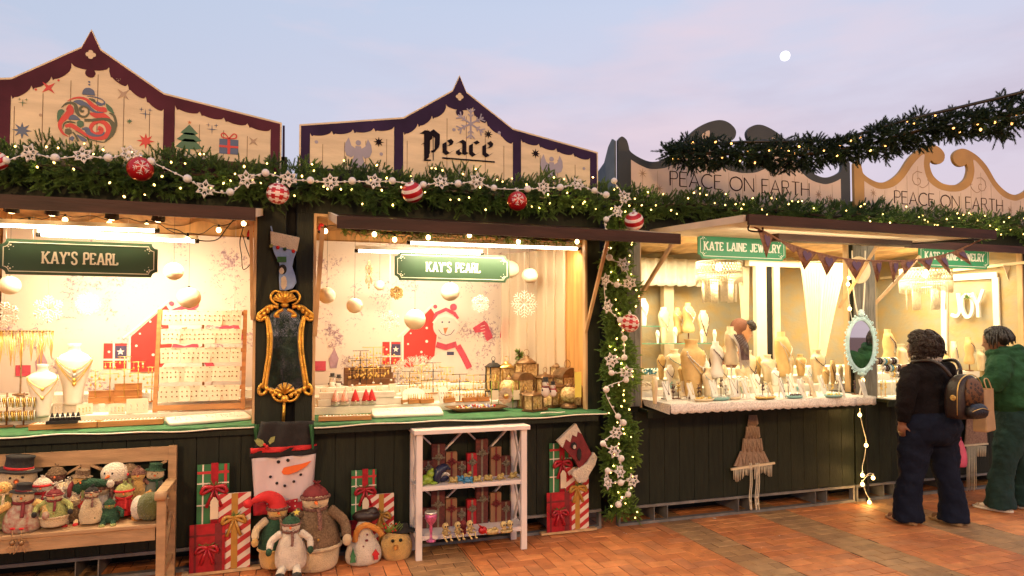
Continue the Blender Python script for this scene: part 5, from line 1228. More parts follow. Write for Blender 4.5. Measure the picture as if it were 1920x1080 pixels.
b=MB();b.prism([(q.x,q.z)for q in gpts([(506,590),(520,580),(534,578),(548,580),(562,590),(562,620),(560,660),(565,700),(568,722),(550,735),(534,738),(518,735),(500,722),(504,700),(509,660),(507,620)])],-.028,-.022);b.build('mirror_glass','mirror',t)
b=MB();b.tube([at(533,752,-.045),at(531,795,-.045)],.012,6);o=b.build('gold_stick','gold_leaf');recenter(o,at(531,795,-.045));tag(o,'thin gold stick under the ornate mirror','stick')
t=thing('stocking','light blue felt stocking with penguin and white cuff above the gold mirror','stocking',tuple(at(532,440,-.04)))
b=MB();b.prism([(q.x,q.z)for q in gpts([(509,458),(557,470),(551,485),(548,500),(554,518),(556,530),(549,541),(536,545),(524,544),(523,520),(524,495),(514,475)][::-1])],-.058,-.03);b.build('sock','blue_fleece',t,bevel=.006)
b=MB();b.prism([(q.x,q.z)for q in gpts([(507,434),(562,446),(557,472),(508,460)][::-1])],-.064,-.026);b.build('cuff','plush_white',t,bevel=.005)
for px,py,m_ in((509,461,'knit_green'),(521,464,'red_felt'),(534,467,'knit_dark_green'),(550,471,'red_felt')):b=MB();b.ell(at(px,py,-.068),.013,10,6);b.build('pompom',m_,t)
b=MB();b.ell(at(530,505,-.062),(.028,.008,.036),12,8);b.build('penguin_head','black_felt',t);b=MB();b.ell(at(528,508,-.070),(.018,.006,.024),12,8);b.ell(at(532,530,-.062),(.022,.008,.05),12,8);b.build('penguin_belly','plush_white',t)
b=MB();b.prism([(q.x,q.z)for q in gpts([(520,482),(537,482),(537,492),(520,492)][::-1])],-.072,-.060);b.build('penguin_hat','cloth_green',t)
b=MB();b.tube(gpts([(511,437),(508,424)],-.04),.006,6);b.build('loop','blue_fleece',t)
t=thing('snowman_sack','large cloth sack with snowman face and black top hat behind the plush figures','sack',tuple(at(532,955,-.12)))
def sheet(poly_fn,nu,nv,m_,name,yy):
 b=MB();b.grid(lambda u,v:(lambda q:(q.x,q.y-.035*math.sin(math.pi*u)**.6-.012*math.sin(u*15+v*2),q.z))(poly_fn(u,v)),nu,nv);return b.build(name,m_,t,solid=.004)
def quad(a,b_,c,d,Y):
 A,B,C_,D_=at(*a,Y),at(*b_,Y),at(*c,Y),at(*d,Y)
 return lambda u,v:(A.lerp(B,u)).lerp(D_.lerp(C_,u),v)
sheet(quad((490,790),(588,788),(590,840),(476,845),-.10),26,8,'black_felt','hat',0)
sheet(quad((469,841),(596,835),(594,850),(468,859),-.115),26,4,'black_felt','brim',0)
sheet(quad((470,840),(594,832),(594,840),(470,850),-.122),26,3,'red_felt','hat_band',0)
sheet(quad((472,858),(592,850),(586,936),(478,946),-.10),26,12,'sack_white','face',0)if mat('sack_white',(.62,.50,.50),.8,.06,8,.3,30)else None
sheet(quad((474,942),(590,930),(588,955),(476,966),-.115),26,4,'dark_dots','trim',0)if mat('dark_dots',(.42,.015,.03),.8,.2,20)else None
def facepiece(name,m_,pts,Y,th=.006):b=MB();b.prism([(q.x,q.z)for q in gpts(pts,Y)][::-1],Y,Y+th);b.build(name,m_,t)
facepiece('carrot_nose','carrot',[(528,885),(532,877),(545,874),(565,870),(584,864),(575,874),(558,884),(542,890),(532,890)],-.152)
for i,(px,py,r)in enumerate(((522,866,.012),(540,863,.012),(507,894,.010),(519,906,.010),(534,911,.010),(551,903,.010),(564,890,.010))):b=MB();b.ell(at(px,py,-.150),(r,.005,r),10,6);b.build('eye' if i<2 else 'coal','black_felt',t)
b=MB()
for i in range(11):
 for j in range(2):b.ell(at(480+i*10.5,957-i*1.1-j*10,-.158+.03*abs(i-5)/5),(.005,.003,.005),6,4)
b.build('white_dots','bust_white',t)
for pts in([(477,826),(484,822),(493,826),(497,834),(488,838),(482,834)],[(503,828),(508,820),(516,818),(514,828),(506,833)]):facepiece('holly_leaf','knit_green',pts,-.15)
b=MB();b.ell(at(500,838,-.155),.014,8,6);b.ell(at(496,834,-.155),.011,8,6);b.build('holly_berry','red_felt',t)
def doll(label,px,py,Y,hp,wp,body='plush_cream',head=None,hat=None,hatc='black_felt',scarf=None,coat=None,arms=None,legs=None,feet='black_felt',rz=.1,group='plush snowmen',hh=.34,face=True,brim=1.0,tilt=0.0,name='plush_snowman',cat_='plush toy',mitt=None,nosec='carrot',arm_drop=.25):
 p=at(px,py,Y);s=1/ppm(p);H,W=hp*s,wp*s;t=thing(name,label,cat_,tuple(p),rz,group);X=WM[t.name]@Matrix.Rotation(tilt,4,'Y');head=head or body
 z0=H*.06 if legs else 0;hr=H*hh/2;hz=H*(.98 if not hat else .86)-hr;bt=hz-hr*.55
 b=MB(X);b.loft([(0,0,z0,W*.36,W*.31),(0,0,z0+(bt-z0)*.04,W*.46,W*.39),(0,0,z0+(bt-z0)*.28,W*.5,W*.42),(0,0,z0+(bt-z0)*.6,W*.44,W*.36),(0,0,z0+(bt-z0)*.88,W*.28,W*.24),(0,0,bt,W*.16,W*.14)],20);b.build('body',body,t,subsurf=1)
 if coat:
  b=MB(X);b.loft([(0,0,z0+(bt-z0)*.37,W*.52,W*.44),(0,0,z0+(bt-z0)*.42,W*.52,W*.44),(0,0,z0+(bt-z0)*.62,W*.47,W*.39),(0,0,z0+(bt-z0)*.9,W*.30,W*.26),(0,0,bt,W*.2,W*.18)],20);b.build('coat',coat,t,subsurf=1)
  b=MB(X);b.tube([(W*.51*math.cos(a),W*.43*math.sin(a),z0+(bt-z0)*.38)for a in np.linspace(0,6.28,21)[:-1]],W*.045,7,closed=True);b.build('coat_hem',body,t)
  b=MB(X)
  for k in range(2):b.ell((W*.05,-W*.42+k*W*.06,z0+(bt-z0)*(.55+.2*k)),W*.025,8,5)
  b.build('button','ribbon_gold',t)
 b=MB(X);b.ell((0,-H*.01,hz),(hr*1.08,hr,hr),20,12);b.build('head',head,t)
 if face:
  b=MB(X)
  for sx in(-1,1):b.ell((sx*hr*.32,-hr*.93,hz+hr*.22),hr*.09,8,5)
  b.build('eyes','black_felt',t);b=MB(X);b.tube([(0,-hr*.95,hz),(hr*.1,-hr*1.6,hz-hr*.05)],[hr*.17,hr*.03],8);b.build('nose',nosec,t)
  b=MB(X);b.tube([(hr*.55*math.sin(a),-hr*(1.0-.18*abs(math.sin(a)))-.002,hz-hr*.12-hr*.35*math.cos(a))for a in np.linspace(-1.1,1.1,9)],hr*.025,4);b.build('smile','black_felt',t)
 if hat=='top':
  b=MB(X@Matrix.Translation((0,0,hz+hr*.55))@Matrix.Rotation(.12,4,'Y'));b.lathe([(hr*1.35*brim,0),(hr*1.35*brim,hr*.08),(hr*.82,hr*.10),(hr*.78,hr*.8),(hr*.85,hr*.95),(hr*.05,hr*.97)],20);b.build('hat',hatc,t)
  b=MB(X@Matrix.Translation((0,0,hz+hr*.55))@Matrix.Rotation(.12,4,'Y'));b.lathe([(hr*.84,hr*.11),(hr*.84,hr*.27)],20);b.build('hat_band',scarf or 'dark_red',t)
 elif hat=='beanie':
  b=MB(X);b.loft([(0,0,hz+hr*.18,hr*1.12,hr*1.05),(0,0,hz+hr*.5,hr*1.08,hr*1.0),(0,0,hz+hr*.95,hr*.75,hr*.7),(0,0,hz+hr*1.2,hr*.25,hr*.25)],18);b.build('hat',hatc,t,subsurf=1)
  b=MB(X);b.tube([(hr*1.12*math.cos(a),hr*1.05*math.sin(a),hz+hr*.25)for a in np.linspace(0,6.28,17)[:-1]],hr*.15,7,closed=True);b.build('hat_cuff',scarf or hatc,t)
  b=MB(X)
  for k in range(26):a,q=rnd.uniform(0,6.28),rnd.uniform(-1,1.4);c_=(hr*.1,-hr*.1,hz+hr*1.25);b.tube([c_,(c_[0]+hr*.32*math.cos(a),c_[1]+hr*.32*math.sin(a),c_[2]+hr*.3*q)],[hr*.09,hr*.02],4)
  b.build('pompom',hatc,t)
 elif hat=='flop':
  b=MB(X);b.tube(cat([(0,0,hz+hr*.3),(-hr*.2,0,hz+hr*1.1),(-hr*1.1,0,hz+hr*1.7),(-hr*2.2,-hr*.2,hz+hr*1.5),(-hr*2.9,-hr*.3,hz+hr*1.2)],5),[hr*(1.08-.045*i)for i in range(21)],12);b.build('hat',hatc,t)
  b=MB(X);b.tube([(hr*1.1*math.cos(a),hr*1.02*math.sin(a),hz+hr*.3)for a in np.linspace(0,6.28,17)[:-1]],hr*.2,7,closed=True);b.build('hat_cuff','knit_maroon',t)
  b=MB(X);b.ell((-hr*3.1,-hr*.3,hz+hr*1.15),hr*.5,12,8);b.build('pompom','red_felt',t)
 if scarf:
  b=MB(X);b.tube([(hr*.85*math.cos(a),hr*.75*math.sin(a),bt+hr*.1*math.sin(a))for a in np.linspace(0,6.28,17)[:-1]],hr*.24,7,closed=True);b.tube(cat([(hr*.2,-hr*.85,bt),(hr*.32,-W*.38,bt-hr*.7),(hr*.3,-W*.46,bt-hr*1.5)],4),hr*.2,6);b.build('scarf',scarf,t)
 if arms:
  for sx in(-1,1):
   sh=Vector((sx*W*.26,-W*.05,bt-H*.03));el=Vector((sx*W*.56,-W*.12,bt-H*arm_drop*.55));ha=Vector((sx*W*.60,-W*.30,bt-H*arm_drop))
   P=cat([sh,el,ha],4);b=MB(X);b.tube(P,[W*.12-W*.003*i for i in range(len(P))],10);b.build('arm',arms,t)
   b=MB(X);b.ell(ha+(ha-el)*.25,(W*.10,W*.09,W*.12),10,7);b.build('mitten',mitt or body,t)
 if legs:
  for sx in(-1,1):
   P=cat([(sx*W*.18,-W*.1,H*.12),(sx*W*.24,-W*.55,H*.09),(sx*W*.26,-W*.62,H*.05)],4);b=MB(X);b.tube(P,W*.13,10);b.build('leg',legs,t)
   b=MB(X);b.ell((sx*W*.25,-W*.70,H*.055),(W*.15,W*.2,H*.055),12,8);b.build('foot',feet,t)
 return t
FG='plush snowmen on the brick floor'
doll('tall plush snowman in brown tweed coat and maroon pompom hat on the bricks',590,1066,-.22,176,92,'plush_cream',hat='beanie',hatc='dark_red',scarf='knit_maroon',coat='knit_brown',arms='knit_brown',hh=.26,group=FG,rz=.0,arm_drop=.3,face=True)
doll('plush snowman with long floppy red hat and green vest on the bricks',519,1062,-.20,140,66,'plush_yellow',hat='flop',hatc='red_felt',scarf='knit_brown',coat='knit_dark_green',arms='plush_cream',hh=.24,group=FG,rz=.1)
doll('small seated plush snowman in cream suit with starred green beret',545,1072,-.36,118,60,'plush_white',hat='beanie',hatc='knit_dark_green',scarf='knit_maroon',arms='plush_white',legs='plush_white',mitt='knit_dark_green',hh=.26,group=FG,rz=-.1)
t=thing('plush_hat_star','yellow star badge on the green beret of the small seated snowman','badge',tuple(at(556,961,-.44)));b=MB(WM[t.name]);b.star((0,0),.022,.009,0,5,.006);b.build('star','pa_yellow',t)
p=at(681,1056,-.20);t=thing('plush_gourd','white gourd shaped plush snowman with embroidered tree and orange scarf','plush toy',tuple(p));X=WM[t.name]
b=MB(X);b.loft([(0,0,0,.09,.08),(0,0,.02,.125,.105),(0,0,.075,.132,.11),(0,0,.15,.10,.085),(0,0,.20,.066,.06),(0,0,.26,.052,.05),(0,0,.30,.035,.035),(0,0,.315,.01,.01)],24);b.build('body','plush_white',t,subsurf=1)
b=MB(X);b.prism([(-.10,.05),(-.06,.05),(-.068,.085),(-.062,.086),(-.075,.125),(-.08,.15),(-.085,.125),(-.098,.086),(-.092,.085)],-.118,-.088);b.build('embroidered_tree','cloth_green',t)
b=MB(X);b.prism([(.06,.055),(.09,.055),(.09,.085),(.10,.085),(.075,.12),(.05,.085),(.06,.085)],-.118,-.088);b.build('embroidered_house','red_felt',t)
b=MB(X);b.tube(cat([(-.065,-.05,.17),(-.05,-.065,.25),(0,-.07,.285),(.05,-.065,.27),(.10,-.06,.235),(.125,-.07,.20)],5),.022,8);b.build('scarf','plush_orange',t)
b=MB(X);b.ell((.02,.01,.33),(.10,.06,.045),16,8);b.ell((.06,0,.355),(.045,.04,.035),10,6);b.build('bow_hat','leather_brown',t)
b=MB(X);b.ell((.02,-.062,.215),.007,8,5);b.ell((-.01,-.104,.15),.006,8,5);b.ell((.015,-.075,.18),(.012,.006,.009),8,5);b.build('face','dark_red',t)
p=at(743,1049,-.16);t=thing('plush_ball_snowman','round yellow plush snowman head with button eyes and berry twigs beside the white shelf','plush toy',tuple(p),-.1);X=WM[t.name]
b=MB(X);b.loft([(0,0,0,.07,.06),(0,0,.02,.10,.09),(0,0,.09,.122,.11),(0,0,.16,.105,.095),(0,0,.20,.06,.055),(0,0,.21,.01,.01)],24);b.build('body','plush_yellow',t,subsurf=1)
b=MB(X);b.ell((-.03,-.10,.165),(.013,.006,.013),10,6);b.ell((.025,-.10,.167),(.013,.006,.013),10,6);b.build('button_eyes','green_paint',t);b=MB(X);b.tube([(-.01,-.11,.125),(-.015,-.155,.12)],[.018,.006],8);b.build('nose','plush_orange',t)
b=MB(X);b.loft([(.04,.01,.20,.10,.07),(.04,.01,.21,.10,.07),(.04,.01,.225,.05,.045),(.04,.01,.25,.045,.04)],16);b.build('hat','black_felt',t)
b=MB(X)
for k in range(30):a=rnd.uniform(0,6.28);q=Vector((-.05+rnd.uniform(-.03,.07),-.04,.21));b.tube([q,q+Vector((math.cos(a)*.06,-.02,.03+.05*rnd.random()))],.002,4)
b.build('twigs','leaf_green',t);b=MB(X)
for k in range(18):b.ell((-.05+rnd.uniform(-.05,.07),-.06+rnd.uniform(-.02,.02),.225+rnd.uniform(-.01,.05)),.007,6,4)
b.build('berries','red_felt',t)
def gifts(label,px,py,s,Y,tags=True):
 p=at(px,py,Y);t=thing('gift_cutout',label,'gift cutout',tuple(p),0,'painted gift box cutouts');X=WM[t.name]@Matrix.Scale(s,4)
 b=MB(X);b.box(-.24,.30,-.03,.03,0,.02);b.build('base','pale_wood',t)
 b=MB(X);b.box(-.15,.07,.006,.012,.021,.80);g_=b.build('tall_gift','plaid_gift',t)
 b=MB(X)
 for x,w_,m_ in((-.11,.010,0),(.045,.02,1)):b.m(m_).box(x-w_/2,x+w_/2,.003-m_*.001,.0058,.022,.799)
 for z_,w_,m_ in((.66,.010,0),(.50,.010,0),(.30,.02,1),(.74,.02,1),(.14,.01,0)):b.m(m_).box(-.149,.069,.0012+m_*.0006,.0028,z_-w_/2,z_+w_/2)
 b.build('plaid_lines',['stripe_white','stripe_red'],g_)
 b=MB(X);b.box(-.055,-.005,-.001,.001,.022,.81);b.build('ribbon','gift_red',g_)
 b=MB(X);b.box(.0,.225,-.014,-.008,.021,.58);s2=b.build('striped_gift','stripe_white',t)
 b=MB(X)
 for k in range(-3,9):
  z_=.02+k*.085;P=[(0.0,z_),(.225,z_+.15),(.225,z_+.19),(0,z_+.04)]
  P=[(x,min(max(z,.0215),.5795))for x,z in P]
  if P[0][1]<.579 and P[2][1]>.022:
   xs=lambda zt:max(0,min(.225,(zt-z_)/.15*.225))
   Q_=[]
   for(x,z)in((0,z_),(.225,z_+.15),(.225,z_+.19),(0,z_+.04)):Q_.append((x,z))
   def clipz(poly,zc,keep_above):
    o_=[]
    for i in range(len(poly)):
     a,c=poly[i-1],poly[i];ia=(a[1]>=zc)==keep_above or a[1]==zc;ic=(c[1]>=zc)==keep_above or c[1]==zc
     if ia!=ic:f=(zc-a[1])/(c[1]-a[1]);o_.append((a[0]+(c[0]-a[0])*f,zc))
     if ic:o_.append(c)
    return o_
   Q_=clipz(clipz(Q_,.022,True),.579,False)
   if len(Q_)>2:b.prism(Q_,-.0165,-.0145)
 b.build('candy_stripes','stripe_red',s2);b=MB(X);b.box(.09,.135,-.0185,-.0168,.022,.579);b.build('ribbon','ribbon_gold',s2)
 b=MB(X);b.box(-.19,.05,-.030,-.024,.021,.37);s3=b.build('front_gift','gift_red',t)
 b=MB(X);b.box(-.16,-.145,-.0315,-.0303,.022,.369);b.box(-.189,.049,-.0325,-.0316,.28,.295);b.box(-.02,.03,-.0315,-.0303,.022,.369);b.build('plaid_lines','dark_red',s3)
 def sprig(c,s_,m_bow,par):
  b=MB(X)
  for k in range(24):a=rnd.uniform(-.4,3.5);L_=rnd.uniform(.03,.07)*s_;b.tube([(c[0],c[1],c[2]),(c[0]+L_*math.cos(a),c[1]-.012,c[2]+L_*math.sin(a)*.7)],.0025,4)
  b.build('pine_sprig','needle',par)
  b=MB(X)
  for sx in(-1,1):
   b.tube(cat([c,(c[0]+sx*.05*s_,c[1]-.02,c[2]+.01),(c[0]+sx*.065*s_,c[1]-.015,c[2]-.03*s_),c],4),.011*s_,6)
   b.tube([c,(c[0]+sx*.04*s_,c[1]-.015,c[2]-.11*s_)],[.008,.014],5)
  b.build('bow',m_bow,par)
 sprig((-.03,-.004,.63),1.3,'gift_red',g_);sprig((.11,-.022,.40),1.2,'ribbon_gold',s2);sprig((-.07,-.036,.20),1.1,'gift_red',s3)
 if tags:
  b=MB(X);b.box(-.055,.0,-.026,-.022,.40,.53);b.prism([(-.055,.5305),(0,.5305),(-.02,.56),(-.035,.56)],-.026,-.022);b.build('tag','paper_card',t)
  b=MB(X);b.tube([(-.028,-.024,.555),(-.028,-.012,.62)],.002,4);b.build('tag_string','brown_stem',t)
gifts('gift cutout trio on the floor left of the snowman sack',408,1073,.91,-.10)
gifts('gift cutout trio behind the tweed coated snowman',690,1050,.82,-.05)
gifts('gift cutout trio between the white shelf and the upright garland',1060,998,.90,-.03)
t=thing('stocking','dark red stocking with penguin and white satin toe leaning above the right gift cutout','stocking',tuple(at(1080,880,-.12)))
b=MB();b.prism([(q.x,q.z)for q in gpts([(1042,826),(1078,793),(1107,850),(1100,860),(1085,880),(1075,862)],-.1)][::-1],-.13,-.10);b.build('leg','dark_red',t,bevel=.005)
b=MB();b.prism([(q.x,q.z)for q in gpts([(1042,826),(1077,793),(1087,812),(1080,808),(1078,818),(1070,814),(1066,828),(1058,822),(1052,838)],-.1)][::-1],-.134,-.096);b.build('icicle_cuff','plush_white',t)
b=MB();b.prism([(q.x,q.z)for q in gpts([(1080,878),(1098,866),(1104,855),(1110,846),(1117,856),(1113,870),(1102,888),(1096,902),(1082,904),(1070,890),(1072,880)],-.1)][::-1],-.14,-.10);b.build('toe','plush_white',t,bevel=.008)
b=MB();b.ell(at(1076,836,-.14),(.026,.01,.03),12,8);b.ell(at(1086,852,-.14),(.02,.01,.05),12,8);b.build('penguin','black_felt',t);b=MB();b.ell(at(1077,838,-.15),(.014,.006,.018),10,6);b.build('penguin_face','plush_white',t)
x0,x1,yf,yb,zt=.86,1.70,-.30,-.02,.925
t=thing('display_shelf','white painted wooden shelf unit with crossed sides below the Peace counter','shelf unit',((x0+x1)/2,(yf+yb)/2,0))
b=MB();b.box(x0-.02,x1+.02,yf-.02,yb,zt-.03,zt);b.build('top','white_paint',t,bevel=.002)
for x in(x0,x1-.045):
 for y in(yf,yb-.035):b=MB();b.box(x,x+.045,y,y+.035,0,zt-.031);b.build('leg','white_paint',t,bevel=.002)
for z_ in(.17,.52):b=MB();b.box(x0+.003,x1-.003,yf+.006,yb-.006,z_-.022,z_);b.build('shelf_board','white_paint',t)
for z_ in(.14,.49):b=MB();b.box(x0+.046,x1-.046,yf+.001,yf+.012,z_,z_+.0065);b.build('shelf_edge','white_paint',t)
for x in(x0+.02,x1-.025):
 for a,c in((.17,.50),(.53,.89)):
  for k,(q,r_)in enumerate(((a,c),(c,a))):b=MB();b.bar((x+.004*k,yf+.036,q),(x+.004*k,yb-.036,r_),.012,.03);b.build('side_cross','white_paint',t)
for z0_,z1_ in((.17,.49),(.53,.88)):
 for k in range(2):
  xa,xb=x0+.05+k*.37,x0+.42+k*.36
  for j,(q,r_)in enumerate(((z0_,z1_),(z1_,z0_))):b=MB();b.bar((xa,yb-.02-.006*j,q),(xb,yb-.02-.006*j,r_),.012,.03,(0,1,0));b.build('back_cross','white_paint',t)
def minigift(label,x,z,w_,h,m_,rib):
 w_*=.85;h*=.92
 t=thing('gift_box',label,'gift box',(x,-.10,z),rnd.uniform(-.1,.1),'small gift boxes stacked at the back of the white shelf');X=WM[t.name]
 b=MB(X);b.box(-w_/2,w_/2,-.02,.02,0,h);b.build('box',m_,t);b=MB(X);b.box(-.007,.007,-.0225,-.0203,0,h);b.box(-w_/2,w_/2,-.0235,-.0226,h*.6,h*.6+.012)
 b.build('ribbon',rib,t);b=MB(X)
 for k in range(10):a=k*.63;b.tube([(0,-.025,h*.65),(.03*math.cos(a),-.034,h*.65+.026*math.sin(a))],[.002,.006],4)
 b.build('bow',rib,t)
mat('plaid_dark',(.05,.008,.008),.7,.8,50,c2=(.12,.02,.015));mat('kraft_gift',(.24,.12,.06),.7,.1);mat('tin_rib',(.17,.14,.10),.4,.3,30)
for lvl,z_ in(('upper',.521),('lower',.171)):
 for i,(dx,w_,h,m_,rib)in enumerate(((.12,.09,.16,'plaid_dark','tin_rib'),(.20,.12,.29,'plaid_dark','tin_rib'),(.30,.10,.22,'kraft_gift','dark_red'),(.38,.08,.14,'plaid_dark','tin_rib'),(.46,.09,.20,'gift_red','tin_rib'),(.54,.11,.31,'plaid_dark','tin_rib'),(.56,.12,.13,'kraft_gift','gift_red'),(.65,.10,.24,'kraft_gift','dark_red'),(.73,.09,.16,'plaid_dark','tin_rib'))):
  if i==6:continue
  minigift('%s gift box, number %s of the stack'%(lvl,i),x0+dx,z_,w_,h,m_,rib)if 0 else minigift({'plaid_dark':'dark plaid','kraft_gift':'tan','gift_red':'red'}[m_]+' little gift box on the '+lvl+' board, '+('leftmost','second','third','fourth','fifth','sixth','','seventh','rightmost')[i]+' of eight',x0+dx,z_,w_,h,m_,rib)
mat('frog_green',(.22,.33,.03),.3,.3,30);mat('shark_navy',(.015,.018,.05),.25,.2);mat('resin_gold',(.55,.42,.14),.4,.5,60,.5,80,c2=(.25,.17,.05));mat('resin_bone',(.60,.46,.20),.6,.5,60,.5,90,c2=(.34,.22,.09));mat('goblet_pink',(.48,.10,.22),.3,.5,50,metal=.4);mat('blue_res',(.05,.22,.40),.3,.2)
def shelfthing(name,label,cat_,px,py,z_,grp=None,rz=.2):p=atz(px,py,z_);t=thing(name,label,cat_,tuple(p),rz,grp);return t,WM[t.name]
t,X=shelfthing('frog_figurine','lime green frog figurine at the left of the upper shelf board','figurine',800,908,.521)
b=MB(X);b.ell((0,0,.035),(.055,.04,.036),14,9);b.ell((.025,-.01,.075),(.028,.03,.03),12,8);b.ell((.035,-.02,.105),.012,8,6);b.ell((-.045,-.02,.018),(.035,.02,.02),10,6);b.ell((.045,-.03,.010),(.03,.02,.011),10,6);b.build('body','frog_green',t)
t,X=shelfthing('shark_figurine','navy blue open mouthed shark figurine beside the frog','figurine',832,905,.521)
b=MB(X);b.tube(cat([(-.05,.0,.0),(-.055,0,.05),(-.03,0,.095),(.015,0,.11),(.05,-.01,.095)],5),[.012,.02,.026,.03,.032,.033,.034,.035,.036,.036,.036,.036,.035,.034,.032,.028,.024,.018,.012,.008,.004],12);b.ell((0,.02,.035),(.055,.03,.035),12,8);b.prism([(-.02,.14),(.0,.125),(-.03,.12)],-.005,.005);b.build('body','shark_navy',t)
b=MB(X)
for k in range(8):a=-.9+k*.26;b.tube([(.0+.045*math.sin(a),-.02,.04+.04*math.cos(a)),(.036*math.sin(a),-.022,.028+.03*math.cos(a))],[.005,.0008],5)
b.build('teeth','bust_white',t)
for i,(px,py,m_,lab)in enumerate(((850,905,'resin_gold','yellow resin critter in front of the shark'),(862,903,'blue_res','blue resin turtle on the upper shelf board'),(876,898,'resin_gold','tall gold resin critter in the middle of the upper shelf board'),(894,903,'resin_gold','gold resin critter right of the middle'),(915,901,'resin_gold','gold resin critter, third from the right on the upper board'),(938,899,'resin_gold','gold resin critter, second from the right on the upper board'),(962,896,'resin_gold','rightmost gold resin critter on the upper board'),(878,905,'blue_res','small blue resin critter near the upper board edge'))):
 t,X=shelfthing('resin_critter',lab,'figurine',px,py,.521,'small resin critters on the upper shelf board',rnd.uniform(-.6,.6));b=MB(X);rg=random.Random(i)
 b.ell((0,0,.016),(.034,.022,.016),10,6);b.ell((.02,-.005,.034+.012*(i==2)),(.014,.013,.014),10,6);b.ell((-.012,0,.03),(.02,.014,.014),8,6)
 for sx,sy in((-1,-1),(1,-1),(-1,1),(1,1)):b.tube([(sx*.02,sy*.012,.012),(sx*.034,sy*.026,.002)],.005,5)
 b.build('body',m_,t)
t,X=shelfthing('skull_goblet','pink metallic goblet on the lower shelf board','goblet',808,1015,.171)
b=MB(X);b.lathe([(.034,0),(.034,.006),(.01,.016),(.008,.06),(.013,.085),(.009,.11),(.03,.135),(.042,.16),(.042,.20),(.040,.20),(.036,.16),(.001,.14)],18);b.build('cup','goblet_pink',t);b=MB(X);b.lathe([(.043,.192),(.0435,.206),(.041,.206)],18);b.build('rim','silver',t)
for px,lab in((835,'leftmost of three seated skeleton figurines on the lower board'),(858,'middle of three seated skeleton figurines on the lower board'),(881,'right of three seated skeleton figurines on the lower board')):
 t,X=shelfthing('skeleton_figurine',lab,'figurine',px,1010-(px-835)*.11,.171,'seated skeleton figurines');b=MB(X)
 b.ell((0,0,.085),(.024,.024,.026),12,8);b.ell((0,0,.045),(.02,.014,.026),10,8)
 for sx in(-1,1):
  b.tube([(sx*.012,0,.018),(sx*.028,-.03,.034),(sx*.018,-.055,.005)],.006,6);b.tube([(sx*.018,0,.06),(sx*.032,-.018,.045),(sx*.01,-.026,.066)],.005,6);b.tube([(sx*.018,-.055,.004),(sx*.02,-.075,.004)],.007,6)
 for k in range(3):b.tube([(-.018,-.012,.035+k*.012),(0,-.018,.033+k*.012),(.018,-.012,.035+k*.012)],.003,5)
 b.build('body','resin_bone',t);b=MB(X)
 for sx in(-1,1):b.ell((sx*.009,-.022,.088),(.006,.004,.007),8,5)
 b.build('eye_sockets','black_felt',t)
t,X=shelfthing('dragon_skull','small red dragon head figurine on the lower shelf board','figurine',905,1002,.171);b=MB(X);b.ell((0,0,.03),(.035,.025,.028),12,8);b.ell((.03,-.01,.016),(.022,.015,.012),10,6)
for sx in(-1,1):b.tube([(-.01,sx*.015,.05),(-.03,sx*.02,.075)],[.007,.001],6)
b.build('body','bauble_red',t)
t,X=shelfthing('skull_figurine','dark skull figurine behind the seated skeletons','figurine',868,1000,.171);b=MB(X);b.ell((0,0,.06),(.03,.03,.034),12,8);b.loft([(0,-.008,0,.02,.02),(0,-.008,.035,.022,.02)],10);b.build('skull','dark_red',t)
for px,lab in((923,'bone coloured ashtray figurine left of the twin skulls'),):
 t,X=shelfthing('bone_dish',lab,'figurine',px,1000,.171);b=MB(X);b.loft([(0,0,0,.045,.03),(0,0,.018,.052,.035),(0,0,.03,.045,.03),(0,0,.024,.03,.02)],16);b.ell((.02,0,.035),(.02,.012,.01),8,5);b.build('dish','resin_bone',t)
t,X=shelfthing('twin_skulls','pair of bone skulls joined on one base at the right of the lower board','figurine',950,997,.171);b=MB(X);b.loft([(0,0,0,.05,.03),(0,0,.016,.05,.03)],14)
for sx in(-1,1):b.ell((sx*.026,0,.055),(.025,.026,.026),12,8);b.ell((sx*.026,-.012,.03),(.016,.014,.014),8,6)
b.build('skulls','resin_bone',t);b=MB(X)
for x in(-.035,-.017,.017,.035):b.ell((x,-.023,.056),(.006,.004,.007),8,5)
b.build('eye_sockets','black_felt',t)
BX0,BX1,BYF,BYB,SZ=-2.1,-.72,-.46,-.05,.455
t=thing('wooden_bench','pale wooden bench with slatted back under the left stall counter','bench',((BX0+BX1)/2,(BYF+BYB)/2,0))
b=MB();b.box(BX0+.02,BX1-.05,BYF,BYB-.03,SZ-.022,SZ);b.build('seat','bench_wood',t,bevel=.003)
b=MB();b.box(BX0+.03,BX1-.06,BYF+.012,BYF+.034,SZ-.10,SZ-.023);b.build('apron','bench_wood',t)
for x in(BX0,BX1-.05):
 b=MB();b.box(x,x+.05,BYF-.01,BYF+.04,0,SZ+.17);b.build('front_leg','bench_wood',t,bevel=.002);b=MB();b.box(x,x+.05,BYB-.04,BYB,0,.87);b.build('back_leg','bench_wood',t,bevel=.002)
 b=MB();b.box(x-.005,x+.055,BYF-.03,BYB-.041,SZ+.171,SZ+.20);b.tube([(x-.006,BYF-.028,SZ+.175),(x+.056,BYF-.028,SZ+.175)],.028,14);b.build('armrest','bench_wood',t)
 for z_ in(.12,):b=MB();b.box(x+.012,x+.038,BYF+.041,BYB-.041,z_,z_+.04);b.build('side_rail','bench_wood',t)
 b=MB();b.bar((x+.025,BYF+.04,.16),(x+.025,BYB-.04,.43),.02,.035);b.build('side_cross','bench_wood',t)
b=MB();b.box(BX0+.051,BX1-.051,BYB-.035,BYB-.01,.775,.865);b.build('top_rail','bench_wood',t)
b=MB();b.box(BX0+.051,BX1-.051,BYB-.035,BYB-.012,.50,.54);b.build('lower_rail','bench_wood',t)
for k in range(3):x=BX0+.12+k*.42;
